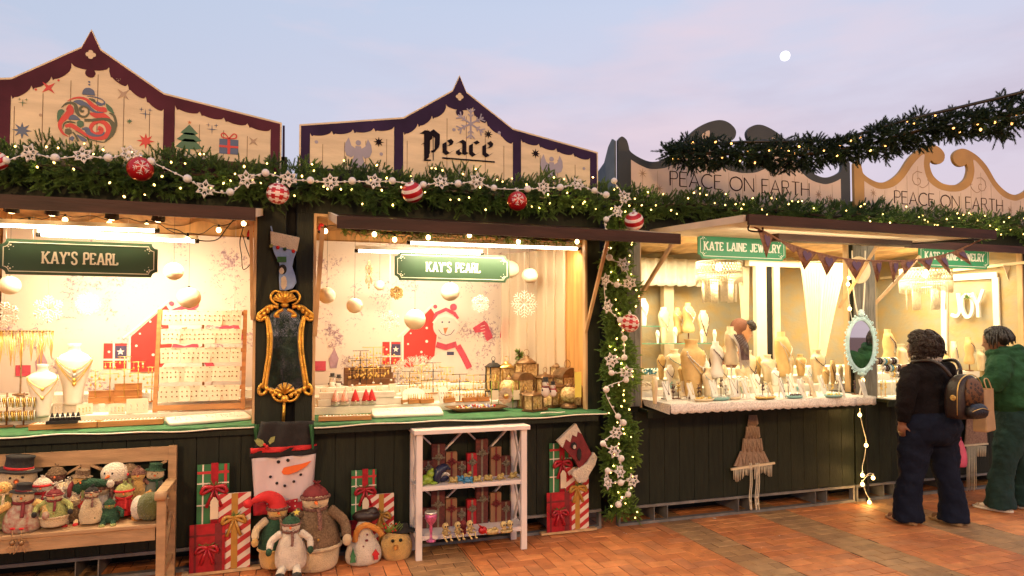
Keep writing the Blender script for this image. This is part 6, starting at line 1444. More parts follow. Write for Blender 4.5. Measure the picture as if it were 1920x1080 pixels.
for xc in(-1.67,-1.25):b=MB();b.box(xc-.025,xc+.025,BYB-.033,BYB-.013,.541,.774);b.build('back_post','bench_wood',t)
for i,(xa,xb)in enumerate(((-1.64,-1.28),(-1.22,-.78))):
 for j,(q,r_)in enumerate(((.545,.77),(.77,.545))):b=MB();b.bar((xa,BYB-.022-.004*j,q),(xb,BYB-.022-.004*j,r_),.014,.035,(0,1,0));b.build('back_cross','bench_wood',t)
BG='plush toys heaped on the bench'
def bd(label,px,py,Y,hp,wp,**k):doll(label,px,py,Y,hp,wp,group=BG,**k)
bd('big plush snowman with broad black hat and red scarf at the bench left end',32,985,-.16,134,110,body='dark_red',head='plush_cream',hat='top',scarf='red_felt',hh=.42,rz=.2,arms='dark_red',arm_drop=.3)
bd('plush snowman with black top hat and picture printed skirt, legs dangling',42,996,-.36,94,66,body='dress_floral',head='plush_cream',hat='top',scarf='dark_red',hh=.34,arms='plush_yellow',rz=.1)
bd('plush snowman in spotted yellow green sweater near the bench front',101,986,-.36,78,46,body='plush_cream',hat='beanie',hatc='dark_red',scarf='dark_red',coat='knit_green',arms='knit_green',mitt='black_felt',hh=.30)
bd('pear shaped cream plush snowman with tall black knit hat',171,980,-.34,76,42,body='plush_cream',hat='beanie',hatc='black_felt',scarf='knit_maroon',hh=.28)
bd('round headed plush snowman with zigzag scarf leaning on the bench back',214,965,-.14,100,58,body='knit_brown',head='plush_white',hat=None,scarf='knit_maroon',hh=.44,rz=-.3)
bd('small plush figure with striped hat and yellow belly right of the bench middle',258,955,-.13,88,36,body='plush_yellow',hat='beanie',hatc='knit_maroon',hh=.26,arms='knit_maroon')
bd('plush snowman in dark hat and grey cape at the right bench corner',290,960,-.12,98,44,body='plush_cream',hat='top',hatc='knit_dark_green',scarf='knit_dark_green',coat='steel_cloth',hh=.28)if mat('steel_cloth',(.10,.11,.09),.95,.3,12,.6,90)else None
bd('small plush bear with brown hat against the bench back',104,950,-.11,84,34,body='knit_brown',head='knit_maroon',hat='beanie',hatc='knit_brown',hh=.34)
bd('cream plush with red poinsettia dress in the heap',232,966,-.24,66,40,body='red_felt',head='plush_yellow',hat='beanie',hatc='knit_green',scarf='red_felt',hh=.42)
bd('little green elf plush lying with striped socks on the seat',205,981,-.33,50,36,body='knit_dark_green',head='knit_green',hat='beanie',hatc='knit_dark_green',legs='knit_dark_green',feet='knit_green',arms='knit_dark_green',hh=.34)
bd('plush with knitted yellow arms at the far left edge of the bench',4,990,-.33,88,44,body='knit_green',head='plush_yellow',scarf='plush_cream',hh=.3,arms='plush_yellow')
bd('cream plush with red shoes between the sweater snowman and pear snowman',136,982,-.26,62,34,body='knit_brown',head='plush_cream',hat='beanie',hatc='plush_cream',legs='plush_cream',feet='red_felt',hh=.36)
bd('orange and brown plush tucked against the right armrest',279,968,-.24,48,44,body='plush_orange',head='plush_orange',hh=.3,scarf='knit_maroon',face=False)
bd('pale plush mouse with red bow behind the sweater snowman',78,962,-.2,74,40,body='plush_white',head='plush_white',scarf='red_felt',hh=.4,hat='beanie',hatc='plush_white')
bd('small plush in red dress and striped socks behind the pear snowman',152,960,-.22,84,36,body='red_felt',head='plush_yellow',hat='top',hatc='knit_brown',scarf='knit_green',hh=.34)
bd('brown plush reindeer between the zigzag scarf snowman and striped hat figure',240,950,-.10,82,36,body='knit_brown',head='knit_brown',nosec='red_felt',hh=.4,scarf='knit_green')
bd('plush with orange knitted body and green cap near the olive ball',262,975,-.30,46,30,body='plush_orange',head='plush_cream',hat='beanie',hatc='knit_green',hh=.42)
bd('white plush with maroon mittens lying low beside the pear snowman',190,958,-.2,60,38,body='plush_white',head='plush_cream',hat='beanie',hatc='knit_maroon',arms='plush_white',mitt='dark_red',hh=.4)
bd('little yellow plush chick shaped snowman at the seat edge',66,992,-.30,44,30,body='plush_yellow',head='plush_yellow',scarf='red_felt',hh=.45)
for px,py,Y_,r,m_,lab,nm in((283,950,-.36,26,'plush_green','large olive green plush ball at the right end of the bench seat','plush_ball'),):
 p=at(px,py,Y_);R_=r/ppm(p);t=thing(nm,lab,'plush toy',(p.x,p.y,SZ),0,BG);b=MB(WM[t.name]);b.ell((0,0,R_*1.02),(R_*1.05,R_,R_),24,14);b.build('ball',m_,t)
 b=MB(WM[t.name]);b.ell((-R_*.8,.01,R_*.95),(R_*.5,R_*.8,R_*.85),18,12);b.build('white_side','plush_white',t)
p=at(130,960,-.2);t=thing('fluffy_santa','curly white bearded plush with glittery green hat lying across the bench','plush toy',tuple(p),0,BG);X=WM[t.name];b=MB(X);rg=random.Random(9)
for k in range(420):
 a,q=rg.uniform(0,6.28),rg.random()**.5;x,z_=.17*q*math.cos(a),.09+.12*q*math.sin(a);s_=.018;c_=Vector((x,-.06*(1-q*q),z_));b.tube([c_,c_+Vector((rg.uniform(-s_,s_),-.02,rg.uniform(-s_,s_))),c_+Vector((rg.uniform(-s_,s_)*1.6,-.028,rg.uniform(-s_,s_)*1.6))],[.006,.005,.002],4)
b.build('beard','plush_white',t);b=MB(X);b.ell((0,.02,.09),(.15,.05,.10),16,10);b.build('body','plush_cream',t)
b=MB(X);b.tube(cat([(.03,-.03,.13),(.09,-.05,.175),(.16,-.05,.18),(.22,-.05,.17)],5),[.045-.0018*i for i in range(16)],12);b.build('hat','knit_dark_green',t);b=MB(X);b.tube([(.03+.012*math.cos(a),-.03+.05*math.cos(a),.135+.055*math.sin(a))for a in np.linspace(0,6.28,15)[:-1]],.014,6,closed=True);b.build('hat_cuff','dark_red',t)
b=MB(X);b.ell((.235,-.055,.17),.024,10,7);b.build('pompom','plush_white',t)
for px,lab in((23,'left jute bell tassel hanging in front of the bench seat'),(40,'right jute bell tassel hanging in front of the bench seat')):
 p=at(px,1015,BYF-.03);q=at(px,993,BYF-.03);t=thing('bell_tassel',lab,'tassel',tuple(p),0,'dangling bell tassels');b=MB();b.tube([q,p],.0025,5)
 for k in range(7):b.tube([p,p+Vector((rnd.uniform(-.035,.035),-.006,-.04-.03*rnd.random()))],.002,4)
 b.build('cord','kraft',t);b=MB();b.ell(p+Vector((0,0,-.01)),.016,10,7);b.build('bell','antique_bronze',t);b=MB();b.ell(q+Vector((0,0,.004)),(.014,.01,.008),8,5);b.build('red_bead','red_felt',t)
LZ=1.055
b=MB();b.box(2.86,4.95,-.43,-.171,LZ-.03,LZ-.004);b.box(2.86,5.09,-.17,1.1,LZ-.031,LZ-.004);o=b.build('counter_shelf','green_paint',S3)
t=thing('lace_cloth','white lace tablecloth with scalloped edge on the third stall counter','table cloth',(3.9,-.43,LZ))
mat('lace',(.80,.73,.66),.9,.25,90,.9,160)
b=MB();b.grid(lambda u,v:(2.86+2.09*u,-.436+1.2*v,LZ+.0015*math.sin(40*u+9*v)),60,10);b.build('top','lace',t)
b=MB();n=260
vs=[]
for i in range(n+1):
 u=i/n;x=2.855+2.10*u;sc_=.010*abs(math.sin(u*math.pi*27));y=-.440-.008*math.sin(u*60)-.004*math.sin(u*131)
 for k,z in enumerate((LZ+.001,LZ-.02,LZ-.045,LZ-.066-sc_)):vs.append((x,y-(.002 if k==1 else 0)-.002*k,z))
b.add(vs,[(4*i+k,4*i+k+1,4*i+k+5,4*i+k+4)for i in range(n)for k in range(3)],True);b.build('scalloped_drop','lace',t,solid=.002)
b=MB();b.add([(2.853,-.44,LZ),(2.853,.0,LZ),(2.853,-.04,LZ-.05),(2.853,-.43,LZ-.08)],[(0,1,2,3)]);b.build('side_drop','lace',t,solid=.002)
STEP3=[(LZ+.004,-.44,.16),(LZ+.065,.165,.42),(LZ+.13,.425,.70),(LZ+.20,.705,1.0)]
for x0_,x1_,lab in((2.86,5.43,'cream draped display steps on the third stall counter'),(5.44,7.4,'cream draped display steps on the far right stall counter')):
 b=MB()
 for i,(z_,a,c_)in enumerate(STEP3[1:]):b.box(x0_,x1_,a-.003,c_,LZ-.09 if x0_>5 else LZ-.003,z_-.003)
 o=b.build('display_riser','white_linen',bevel=.004);recenter(o,((x0_+x1_)/2,.4,LZ));tag(o,lab,'riser')
def on3(px,py):
 for z_,a,b_ in STEP3:
  p=atz(px,py,z_)
  if p.y<=b_:return p if p.y>=a else Vector((at(px,py,a+.01).x,a+.01,z_))
 q=at(px,py,.95);return Vector((q.x,.95,STEP3[3][0]))
def hpx(p,h):return h/ppm(p)
JG='busts in the third stall'
def JB(label,px,py,top,kind,m_,neck=(),rz=.6,stand=0,ws=1.0,grp=JG):
 p=on3(px,py);H=(CAM_H+(ray(px,top).z/ray(px,top).y)*(p.y+CAM_D))-p.z
 bust(label,p,max(H,.05),kind,m_,neck,rz,grp,stand*H,ws*(1.45 if kind=='bust' else 1.2))
ck=lambda m_:((.78,.50,m_),(.74,.38,'silver'))
JB('tall linen neck bust with stone necklace at left centre of the third stall',1300,742,636,'bust','bust_linen',ck('stone_white'),ws=.72)
JB('cream neck bust left of the tall linen one',1266,712,655,'bust','bust_cream',ck('turquoise'),ws=1.15)
JB('linen bust turned sideways behind the curved cream stand',1240,712,665,'slim','bust_linen',ck('bead_dark'))
JB('slim white torso on a stand left of the vendor',1344,742,640,'torso','bust_white',ck('bead_dark'),stand=.33)
JB('linen torso draped in white bead strands beside the vendor',1372,742,612,'torso','bust_cream',ck('stone_white'),stand=.45)
JB('cream bust with pearl pendant in front of the vendor',1404,720,657,'bust','bust_cream',((.78,.35,'bead_dark'),(.7,.30,'stone_white')))
JB('cream rounded bust right of the pearl pendant bust',1441,720,665,'bust','bust_cream',ck('stone_white'),ws=1.15)
JB('large linen torso near the dark doorway strip',1467,705,622,'torso','bust_linen',ck('silver'),ws=1.15)
JB('linen bust hung with white stone chains left of the curtain',1502,712,664,'bust','bust_linen',ck('stone_white'),ws=1.2)
JB('big cream bust with brown bead necklace in front of the tied curtain',1534,716,655,'bust','bust_cream',ck('bead_dark'),ws=1.1)
JB('small bust with long black cord at the right end of the third stall',1562,724,676,'slim','bust_linen',((.85,.2,'bead_dark'),(.8,.4,'bead_dark')))
JB('small cream bust in the middle row below the slim white torso',1330,742,690,'bust','bust_cream',ck('turquoise'))
JB('cream slim bust in front of the tall linen bust',1312,738,683,'slim','bust_linen',ck('silver'))
JB('curved cream necklace stand at the left front corner',1228,757,706,'slim','bust_cream',(),rz=1.2)
JB('thick leather bead bust behind the lace counter, right of the middle',1420,738,702,'slim','bust_white',ck('bead_dark'))
p=on3(1372,742);b=MB();rg=random.Random(2);q0=at(1379,628,p.y-.12)
for k in range(9):b.tube(cat([q0+Vector((-.03+k*.012,0,.0)),q0+Vector((.01+k*.012,-.03,-.12)),q0+Vector((.03+k*.012,-.02,-.26-.04*rg.random()))],5),.0045,5)
o=b.build('bead_strands','silver');recenter(o,q0);tag(o,'heavy grey bead strands draped over the linen torso beside the vendor','necklaces')
b=MB()
for k in range(7):b.tube(cat([q0+Vector((-.02+k*.015,-.006,.01)),q0+Vector((.02+k*.014,-.038,-.10)),q0+Vector((.04+k*.012,-.028,-.22))],5),.004,5)
o=b.build('bead_strands','bead_dark');recenter(o,q0);tag(o,'dark bead strands mixed over the linen torso beside the vendor','necklaces')
for i,(xa,xb,py,lab)in enumerate(((1200,1245,611,'short upper glass shelf at the left rear of the third stall'),(1203,1342,644,'long lower glass shelf at the left rear of the third stall'))):
 pa,pb=at(xa,py,1.15),at(xb,py,1.15);b=MB();b.box(pa.x-.1,pb.x,1.15,1.45,pa.z-.008,pa.z);o=b.build('glass_shelf','glass');t_=tag(o,lab,'glass shelf','glass shelves');
 b=MB();b.box(pa.x-.1,pb.x,1.145,1.1499,pa.z-.008,pa.z);b.build('front_edge','glass_edge',o)
zs=at(1270,644,1.15).z;zu=at(1220,611,1.15).z
def SB(label,px,top,base,kind,m_,neck,ws=1.0,Y=1.28):
 p=at(px,base,Y);z_=zs if base>620 else zu;p=Vector((p.x,Y,z_));H=CAM_H+(ray(px,top).z/ray(px,top).y)*(Y+CAM_D)-z_
 bust(label,p,H,kind,m_,neck,.6,'busts on the glass shelves',0 if kind!='torso' else H*.25,ws)
SB('white easel bust, first on the lower glass shelf',1233,619,640,'slim','bust_white',ck('bead_dark'))
SB('tall cream bust rising behind the first easel on the lower glass shelf',1245,576,640,'slim','bust_cream',ck('silver'),Y=1.4)
SB('white easel bust, second on the lower glass shelf',1266,613,640,'slim','bust_white',ck('gold_chain'))
SB('small linen torso on the lower glass shelf',1271,577,640,'torso','bust_linen',ck('stone_white'),Y=1.4)
SB('larger linen torso with shell bodice on the lower glass shelf',1291,568,640,'torso','bust_linen',ck('stone_white'),1.3)
SB('cream bust with black cord and pendant on the lower glass shelf',1319,582,640,'slim','bust_cream',((.85,.25,'bead_dark'),(.7,.45,'silver')),1.2,Y=1.4)
SB('white easel bust, third on the lower glass shelf',1316,618,640,'slim','bust_white',ck('gold_chain'))
SB('white easel bust, last on the lower glass shelf',1340,618,640,'slim','bust_white',ck('silver'))
SB('white bust with pearl collar on the upper glass shelf',1207,560,611,'slim','bust_white',ck('stone_white'))
rg=random.Random(12);ords=['first','second','third','fourth','fifth','sixth','seventh','eighth','ninth','tenth','eleventh','twelfth','thirteenth','fourteenth','fifteenth','sixteenth']
xs_=(1255,1281,1300,1343,1366,1384,1404,1420,1450,1472,1489,1508,1528,1546,1584,1623)
for i,px in enumerate(xs_):
 p=on3(px,751-(px-1250)*.022-(7 if i%3==1 else 0));h=rg.uniform(.13,.20)
 t=thing('necklace_easel','small pale necklace easel, %s of sixteen from the left along the lace cloth'%ords[i],'necklace easel',tuple(p),rg.uniform(.3,.7),'necklace easels on the lace cloth');X=WM[t.name]@Matrix.Rotation(-.25,4,'X')
 w_=h*.38;b=MB(X);b.prism([(-w_*.75,0),(w_*.75,0),(w_,h*.8),(w_*.9,h),(w_*.35,h*.97),(0,h*.80),(-w_*.35,h*.97),(-w_*.9,h),(-w_,h*.8)],-.004,.004);b.build('card',rg.choice(('bust_white','bust_cream','bust_white')),t)
 b=MB(X);b.tube([(-w_*.7,-.006,h*.95),(-w_*.4,-.009,h*.6),(0,-.010,h*.38),(w_*.4,-.009,h*.6),(w_*.7,-.006,h*.95)],.0014,5);b.ell((0,-.011,h*.33),(.008,.004,.011),8,5);b.build('necklace',rg.choice(('brass','gold_chain','bead_dark','silver')),t)
 b=MB(WM[t.name]);b.bar((0,.05,.002),(0,h*.2,h*.7),.012,.004);b.build('prop','bust_white',t)
for i,px in enumerate((1245,1262,1272,1292,1310,1352,1361,1430,1440,1478,1520,1560,1572,1602,1614)):
 tstand('small dark earring stand, %s of fifteen along the lace cloth'%ords[i],on3(px,748-(px-1250)*.024),.055,rg.uniform(.10,.19),2,'antique_bronze',.03,.5,'dark earring stands on the lace cloth',rg.choice(('silver','bead_dark','gold_chain')),'dark_oak')
def lowtray(label,px,py,w_,m_,fill,n,z=None):
 p=on3(px,py);t=thing('low_dish',label,'dish',tuple(p),.1,'low dishes on the lace cloth');X=WM[t.name]
 b=MB(X);b.loft([(0,0,0,w_*.4,w_*.22),(0,0,.02,w_*.5,w_*.3),(0,0,.023,w_*.48,w_*.28),(0,0,.014,w_*.42,w_*.22)],20);b.build('dish',m_,t);b=MB(X)
 for k in range(n):a,q=rg.uniform(0,6.28),rg.random()**.5;b.ell((w_*.4*q*math.cos(a),w_*.2*q*math.sin(a),.026),(.006,.005,rg.uniform(.004,.012)),6,4)
 b.build('rings',fill,t)
for a in((1435,748,.22,'brass','silver',40,'gold dish of rings left of the centre of the lace cloth'),(1490,746,.18,'teal_box','bead_dark',24,'teal dish beside the white easels at the lace cloth centre'),(1563,745,.20,'teal_box','gold_chain',22,'teal dish near the right end of the lace cloth'),(1350,750,.20,'teal_box','stone_white',22,'pale green dish left of the vendor on the lace cloth'),(1378,749,.12,'bust_cream','stone_white',16,'small cream shell dish in front of the vendor'),(1320,752,.2,'bust_cream','gold_chain',26,'flat cream dish of chains at left of the lace cloth')):
 lowtray(a[6],*a[:6])
for i,(px,py,top,m_,kd)in enumerate(((1256,728,684,'bust_white','slim'),(1284,726,680,'bust_linen','bust'),(1322,722,672,'bust_white','slim'),(1358,726,684,'bust_cream','slim'),(1389,722,680,'bust_cream','bust'),(1423,716,668,'bust_linen','slim'),(1454,728,690,'bust_white','bust'),(1484,716,668,'bust_cream','slim'),(1518,728,686,'bust_white','slim'),(1549,728,688,'bust_linen','bust'),(1577,722,684,'bust_cream','slim'))):
 JB('small '+{'bust_white':'white','bust_cream':'cream','bust_linen':'linen'}[m_]+' bust in the crowded middle row of the third stall, %s from the left'%ords[i],px,py,top,kd,m_,(((.78,.5,('bead_dark','gold_chain','turquoise')[i%3]),)))
rg=random.Random(77)
for i in range(26):
 px=1248+i*14.6+rg.uniform(-3,3);p=on3(px,741-(px-1250)*.022-rg.uniform(0,9));w_=rg.uniform(.03,.05);h=rg.uniform(.035,.075)
 t=thing('jewellery_card','tiny pale jewellery card among the easels on the lace cloth','jewellery card',tuple(p),rg.uniform(.2,.8),'tiny jewellery cards on the lace cloth');X=WM[t.name]@Matrix.Rotation(-.3,4,'X')
 b=MB(X);b.box(-w_/2,w_/2,-.002,.002,0,h);b.build('card',rg.choice(('bust_white','bust_cream','paper_card','teal_box')),t);b=MB(X);b.ell((-w_*.2,-.004,h*.5),(.004,.003,.008),6,4);b.ell((w_*.2,-.004,h*.5),(.004,.003,.008),6,4);b.build('earrings',rg.choice(('gold_chain','silver','bead_dark','turquoise')),t)
for i,(px,py,w_,h,m_,lab)in enumerate(((1382,735,.26,.09,'silver','bead filled display box in the middle of the third stall'),(1215,722,.16,.10,'turquoise','heap of crystal bead strings at the left rear corner'),(1212,735,.18,.06,'paper_card','stack of pale boxes at the left end of the third stall'))):
 p=on3(px,py);t=thing('bead_box',lab,'display box',tuple(p),.2,None);X=WM[t.name];b=MB(X);b.box(-w_/2,w_/2,-.03,.05,0,h*.5);b.build('box','paper_card',t);b=MB(X)
 for k in range(60):b.ell((rg.uniform(-w_/2,w_/2),rg.uniform(-.03,.04),h*(.5+.5*rg.random())),rg.uniform(.006,.012),6,4)
 b.build('beads',m_,t)
b=MB()
def val(u,v):x=3.45+1.25*u;return(x,1.62+.02*math.sin(u*60),2.47-(.30+.018*abs(math.sin(u*31)))*v)
b.grid(val,90,6);o=b.build('lace_valance','white_linen',solid=.003);recenter(o,(4.0,1.62,2.2));tag(o,'white lace valance high on the rear wall behind the left macrame lampshade','valance')
def chandelier(label,px,py,w_,h,Y):
 p=at(px,py,Y);s=1/ppm(p);r=w_*s/2;H=h*s;t=thing('macrame_lampshade',label,'lampshade',tuple(p),0,'white macrame lampshades');X=WM[t.name]
 b=MB(X)
 for z_,rr_ in((0,.98),(-H*.28,1.0),(-H*.42,.72)):b.tube([(r*rr_*math.cos(a),r*rr_*math.sin(a),z_)for a in np.linspace(0,6.28,33)[:-1]],.007,6,closed=True)
 for k in range(44):
  a=k*6.283/44;c,s_=math.cos(a),math.sin(a);c2_,s2_=math.cos(a+.28),math.sin(a+.28)
  b.tube([(r*.98*c,r*.98*s_,0),(r*c2_,r*s2_,-H*.28)],.0045,4);b.tube([(r*.98*c2_,r*.98*s2_,-.0),(r*c,r*s_,-H*.28)],.0045,4)
 b.build('net','macrame',t);b=MB(X)
 for k in range(90):
  a=k*6.283/90;L_=H*(.36+.16*abs(math.sin(k*.21)));b.tube([(r*math.cos(a),r*math.sin(a),-H*.28),(r*math.cos(a),r*math.sin(a),-H*.28-L_*.6)],.0045,4)
  if k%15<7:b.tube([(r*.75*math.cos(a),r*.75*math.sin(a),-H*.42),(r*.72*math.cos(a),r*.72*math.sin(a),-H)],.006,4)
 b.build('fringe','macrame',t);b=MB(X);b.tube([(0,0,0),(0,0,2.52-p.z)],.004,5);b.tube([(-r*.98,0,0),(r*.98,0,0)],.004,5);b.build('hanger','off_white',t);b=MB(X);b.ell((0,0,-.05),(.035,.035,.045),12,8);b.build('bulb','bulb_big',t)
 lamp('lampshade_bulb','POINT',(p.x,p.y,p.z-.14),9,(1,.72,.38),.05)
chandelier('large white macrame lampshade under the left KATE LAINE JEWELRY sign',1348,492,84,75,.45)
chandelier('large white macrame lampshade under the right KATE LAINE JEWELRY sign',1735,505,86,76,.45)
b=MB();b.box(4.12,4.25,1.72,1.80,1.0,2.5);o=b.build('door_post','inner_post');recenter(o,(4.2,1.76,1));tag(o,'pale door post left of the dark gap in the third stall','door post','pale posts inside the third stall')
pa=at(1403,505,1.3);pb=at(1512,490,1.3);b=MB();b.box(pa.x,pb.x+.3,1.28,1.36,pb.z-.08,pb.z);o=b.build('lintel','inner_post');recenter(o,pa);tag(o,'pale painted beam over the dark gap in the third stall','beam')
pa=at(1444,600,1.3);b=MB();b.box(pa.x-.035,pa.x+.03,1.3,1.31,1.0,pb.z-.082);o=b.build('dark_gap','gap_black');recenter(o,pa);tag(o,'narrow black door gap behind the linen torso','door gap')
pc=at(1458,600,1.3);b=MB();b.box(pa.x+.035,pa.x+.12,1.27,1.33,1.0,pb.z-.082);o=b.build('door_post','inner_post');recenter(o,pc);tag(o,'pale door post right of the dark gap in the third stall','door post','pale posts inside the third stall')
pd=at(1425,600,1.3);b=MB();b.box(pd.x-.07,pd.x+.07,1.27,1.33,1.0,pb.z-.082);o=b.build('door_post','drape_cream');recenter(o,pd);tag(o,'cream cloth covered post left of the dark gap','door post','pale posts inside the third stall')
pl=at(1500,600,1.15).x;pr=at(1590,600,1.15).x
def tied(label,px0,px1,pt,Y,py0=492,py1=668):
 a,c,q=at(px0,py0,Y),at(px1,py0,Y),at(pt,py1,Y);b=MB()
 def fn(u,v):
  z=a.z+(q.z-a.z)*v;k=v**.8;xl=a.x+(q.x-.05-a.x)*k*(u<2);xr=c.x+(q.x+.05-c.x)*k;mid=math.sin(u*44)*.018*(1-.5*v)
  return(xl+(xr-xl)*u,Y+mid,z)
 b.grid(fn,70,18);o=b.build('curtain','drape_cream');recenter(o,a);tag(o,label,'curtain','cream curtains in the right stalls')
tied('left half of the cream curtain tied above the bead bust',1500,1540,1527,1.12)
tied('right half of the cream curtain tied above the bead bust',1541,1590,1541,1.10)
tied('slim cream curtain behind the left macrame lampshade',1382,1404,1397,1.4,500,600)
tied('slim cream curtain behind the right macrame lampshade',1692,1738,1718,1.5,520,700)
tied('cream curtain gathered on a rail at the right picture edge',1880,1965,1932,.15,496,668)
b=MB();b.bar(at(1500,492,1.12),at(1600,488,1.12),.012,.012);o=b.build('curtain_rail','pale_wood');recenter(o,at(1500,492,1.12));tag(o,'curtain rail in the third stall','curtain rail',None)
b=MB();b.bar(at(1870,497,.25),at(1965,490,.1),.014,.014);o=b.build('curtain_rail','pale_wood');recenter(o,at(1870,497,.25));tag(o,'short curtain rail at the right picture edge','curtain rail',None)
XW=7.492;LW=Matrix.Translation((XW,0,0))@Matrix.Rotation(-math.pi/2,4,'Z')
def SW(px,py,dx=0.0):
 d=ray(px,py);t_=(XW-dx)/d.x;return(CAM_D-d.y*t_,-dx,CAM_H+d.z*t_)
def PQ(px,py):q=SW(px,py);return(q[0],q[2])
t=thing('door_frame','white frame panel around the JOY letters on the side wall','door frame',tuple(LW@Vector(SW(1820,700))))
for(a,c)in(((1772,700),(1772,524)),((1768,522),(1872,516)),((1868,520),(1874,700))):
 b=MB(LW);b.bar(Vector(SW(*a))+Vector((0,-.012,0)),Vector(SW(*c))+Vector((0,-.012-.006*(a[0]==1768),0)),.07,.02,(0,1,0));b.build('frame_bar','bust_white',t)
b=MB(LW);b.bar(Vector(SW(1655,522))+Vector((0,-.02,0)),Vector(SW(1965,488))+Vector((0,-.02,0)),.03,.06,(0,1,0));o=b.build('wall_rail','inner_post');tag(o,'pale rail along the side wall above the JOY letters','rail')
t=thing('joy_letters','white wooden JOY letters with a small pine sprig on the side wall','letters',tuple(LW@Vector(SW(1818,590,.05))))
L3={'letter_j':[(1801,550),(1804,572),(1804,586),(1798,593),(1788,590)],'letter_o':[(1818,552),(1810,560),(1810,580),(1817,594),(1826,590),(1829,575),(1826,558),(1818,552)],'letter_y':None}
for i_,(nm,pts)in enumerate(L3 .items()):
 b=MB(LW)
 if pts:P=cat([(PQ(*p)[0],0,PQ(*p)[1])for p in pts],5);b.ribbon([(q.x,q.z)for q in P],.038,-.05-.004*i_,th=.03)
 else:
  b.ribbon([PQ(1829,549),PQ(1839,572)],.034,-.062,th=.03);b.ribbon([PQ(1850,543),PQ(1840,570),PQ(1841,595)],.036,-.064,th=.03)
 b.build(nm,'bust_white',t)
b=MB(LW);c_=Vector(SW(1815,558,.08))
for k in range(16):a=rnd.uniform(0,6.28);b.tube([c_,c_+Vector((.08*math.cos(a),-.01,.05*math.sin(a)))],[.005,.001],4)
b.build('pine_sprig','needle',t)
def on4(px,py):p=atz(px,py,1.10);return Vector((p.x,min(max(p.y,.0),.6),1.065 if p.y<.17 else STEP3[1][0]))
for i,(px,top,base,kind,m_,ws,lab)in enumerate(((1667,617,700,'torso','bust_linen',1.1,'linen torso with long bead necklace right of the oval mirror'),(1692,645,700,'bust','bust_cream',1.0,'cream bust left of the shopper in black'),(1790,640,705,'slim','bust_cream',1.0,'slim cream bust between the two shoppers, left one'),(1818,632,700,'torso','bust_linen',1.0,'linen torso between the two shoppers'),(1840,655,705,'bust','bust_cream',1.0,'cream bust next to the green hoodie shopper'),(1775,662,705,'bust','bust_linen',.9,'low linen bust right behind the backpack'),(1905,650,705,'bust','bust_cream',1.0,'cream bust beyond the green hoodie shopper'))):
 Y=.45;p=Vector((at(px,base,Y).x,Y,STEP3[2][0]));H=CAM_H+(ray(px,top).z/ray(px,top).y)*(Y+CAM_D)-p.z
 bust(lab,p,H,kind,m_,ck(('bead_dark','stone_white','bead_dark')[i%3]),.75,'busts in the far right stall',H*.2 if kind=='torso' else 0,ws)
for i,(px,py,n_)in enumerate(((1662,677,9),(1672,690,10),(1690,701,7))):
 p=at(px,py,.02);t=thing('bangle_roll',('upper','middle','lower')[i]+' roll of coloured bangles beside the shopper in black','bangle roll',tuple(p),.0,'bangle rolls in the far right stall')
 b=MB();b.tube([p+Vector((-.13,0,0)),p+Vector((.13,0,0))],.022,10);b.tube([p+Vector((-.12,0,-.02)),(p.x-.12,p.y,1.0)],.006,5);b.tube([p+Vector((.12,0,-.02)),(p.x+.12,p.y,1.0)],.006,5);b.build('roll','white_linen',t)
 for k in range(n_):x=-.115+.23*k/(n_-1);b=MB();b.tube([p+Vector((x,.03*math.cos(a),.03*math.sin(a)))for a in np.linspace(0,6.28,13)[:-1]],.008,6,closed=True);b.build('bangle',('bead_dark','silver','brass','turquoise','stone_white','black_metal')[(k*5+i)%6],t)
for i,px in enumerate((1652,1668,1682,1770,1785,1800,1812)):tstand('gold earring stand in the far right stall, %s from the left'%ords[i],Vector((at(px,738,.0).x,.0+.05*(i%2),ZC)),.06,.16,2,'brass',.03,.5,'gold earring stands in the far right stall','gold_chain','oak')
b=MB();b.box(5.43,7.4,-.18,.17,ZC-.003,ZC+.004);o=b.build('counter_cloth','white_linen');recenter(o,(6.4,0,ZC));tag(o,'plain white cloth on the far right stall counter','table cloth')
b=MB();pa,pb=at(1452,441,-.6),at(1702,452,-.6);b.bar(pa,pb,.10,.095,(0,0,1));o=b.build('rolled_shutter','brown_trim',bevel=.006);tag(o,'dark brown folded shutter board under the third stall awning','shutter')
b=MB();b.tube([at(1700,458,-.6),at(1850,448,-1.2)],.007,6);o=b.build('awning_rod','black_metal');tag(o,'thin black rod from the shutter board to the awning corner','rod')
b=MB();b.tube(cat([at(1405,420,-1.2),at(1404,432,-1.2),at(1428,434,-1.2),at(1430,426,-1.2)],4),.006,6);o=b.build('awning_hook','black_metal');tag(o,'black hook at the front corner of the third stall awning','hook')
YB=-1.2;sp=[(1414,426),(1440,438),(1472,455),(1531,474),(1591,486),(1655,489),(1719,487),(1783,474),(1843,448)]
W=cat([at(x,y,YB)for x,y in sp],6);t=thing('bunting','brown burlap pennant bunting with violet hearts under the right awning','bunting',tuple(W[0]));b=MB();b.tube(W,.006,6);b.build('cord','burlap',t)
flags=[((1422,432),(1450,442),(1437,484)),((1462,452),(1496,462),(1488,474)),((1494,463),(1526,474),(1508,506)),((1532,475),(1571,484),(1550,517)),((1584,486),(1628,489),(1604,524)),((1632,489),(1660,490),(1645,530)),((1664,490),(1692,489),(1675,530)),((1692,489),(1718,488),(1696,514)),((1723,487),(1746,483),(1742,508)),((1750,483),(1776,477),(1784,517)),((1780,476),(1806,467),(1822,498))]
def onstring(px):
 best=min(W,key=lambda q:abs(PRJ(q)[0]-px));return best
def PRJ(q):
 v=Vector(q)-cam.location;c=v.dot(FWv);return(960+v.dot(RTv)/c*F_PX,540+SHY-v.dot(UPv)/c*F_PX)
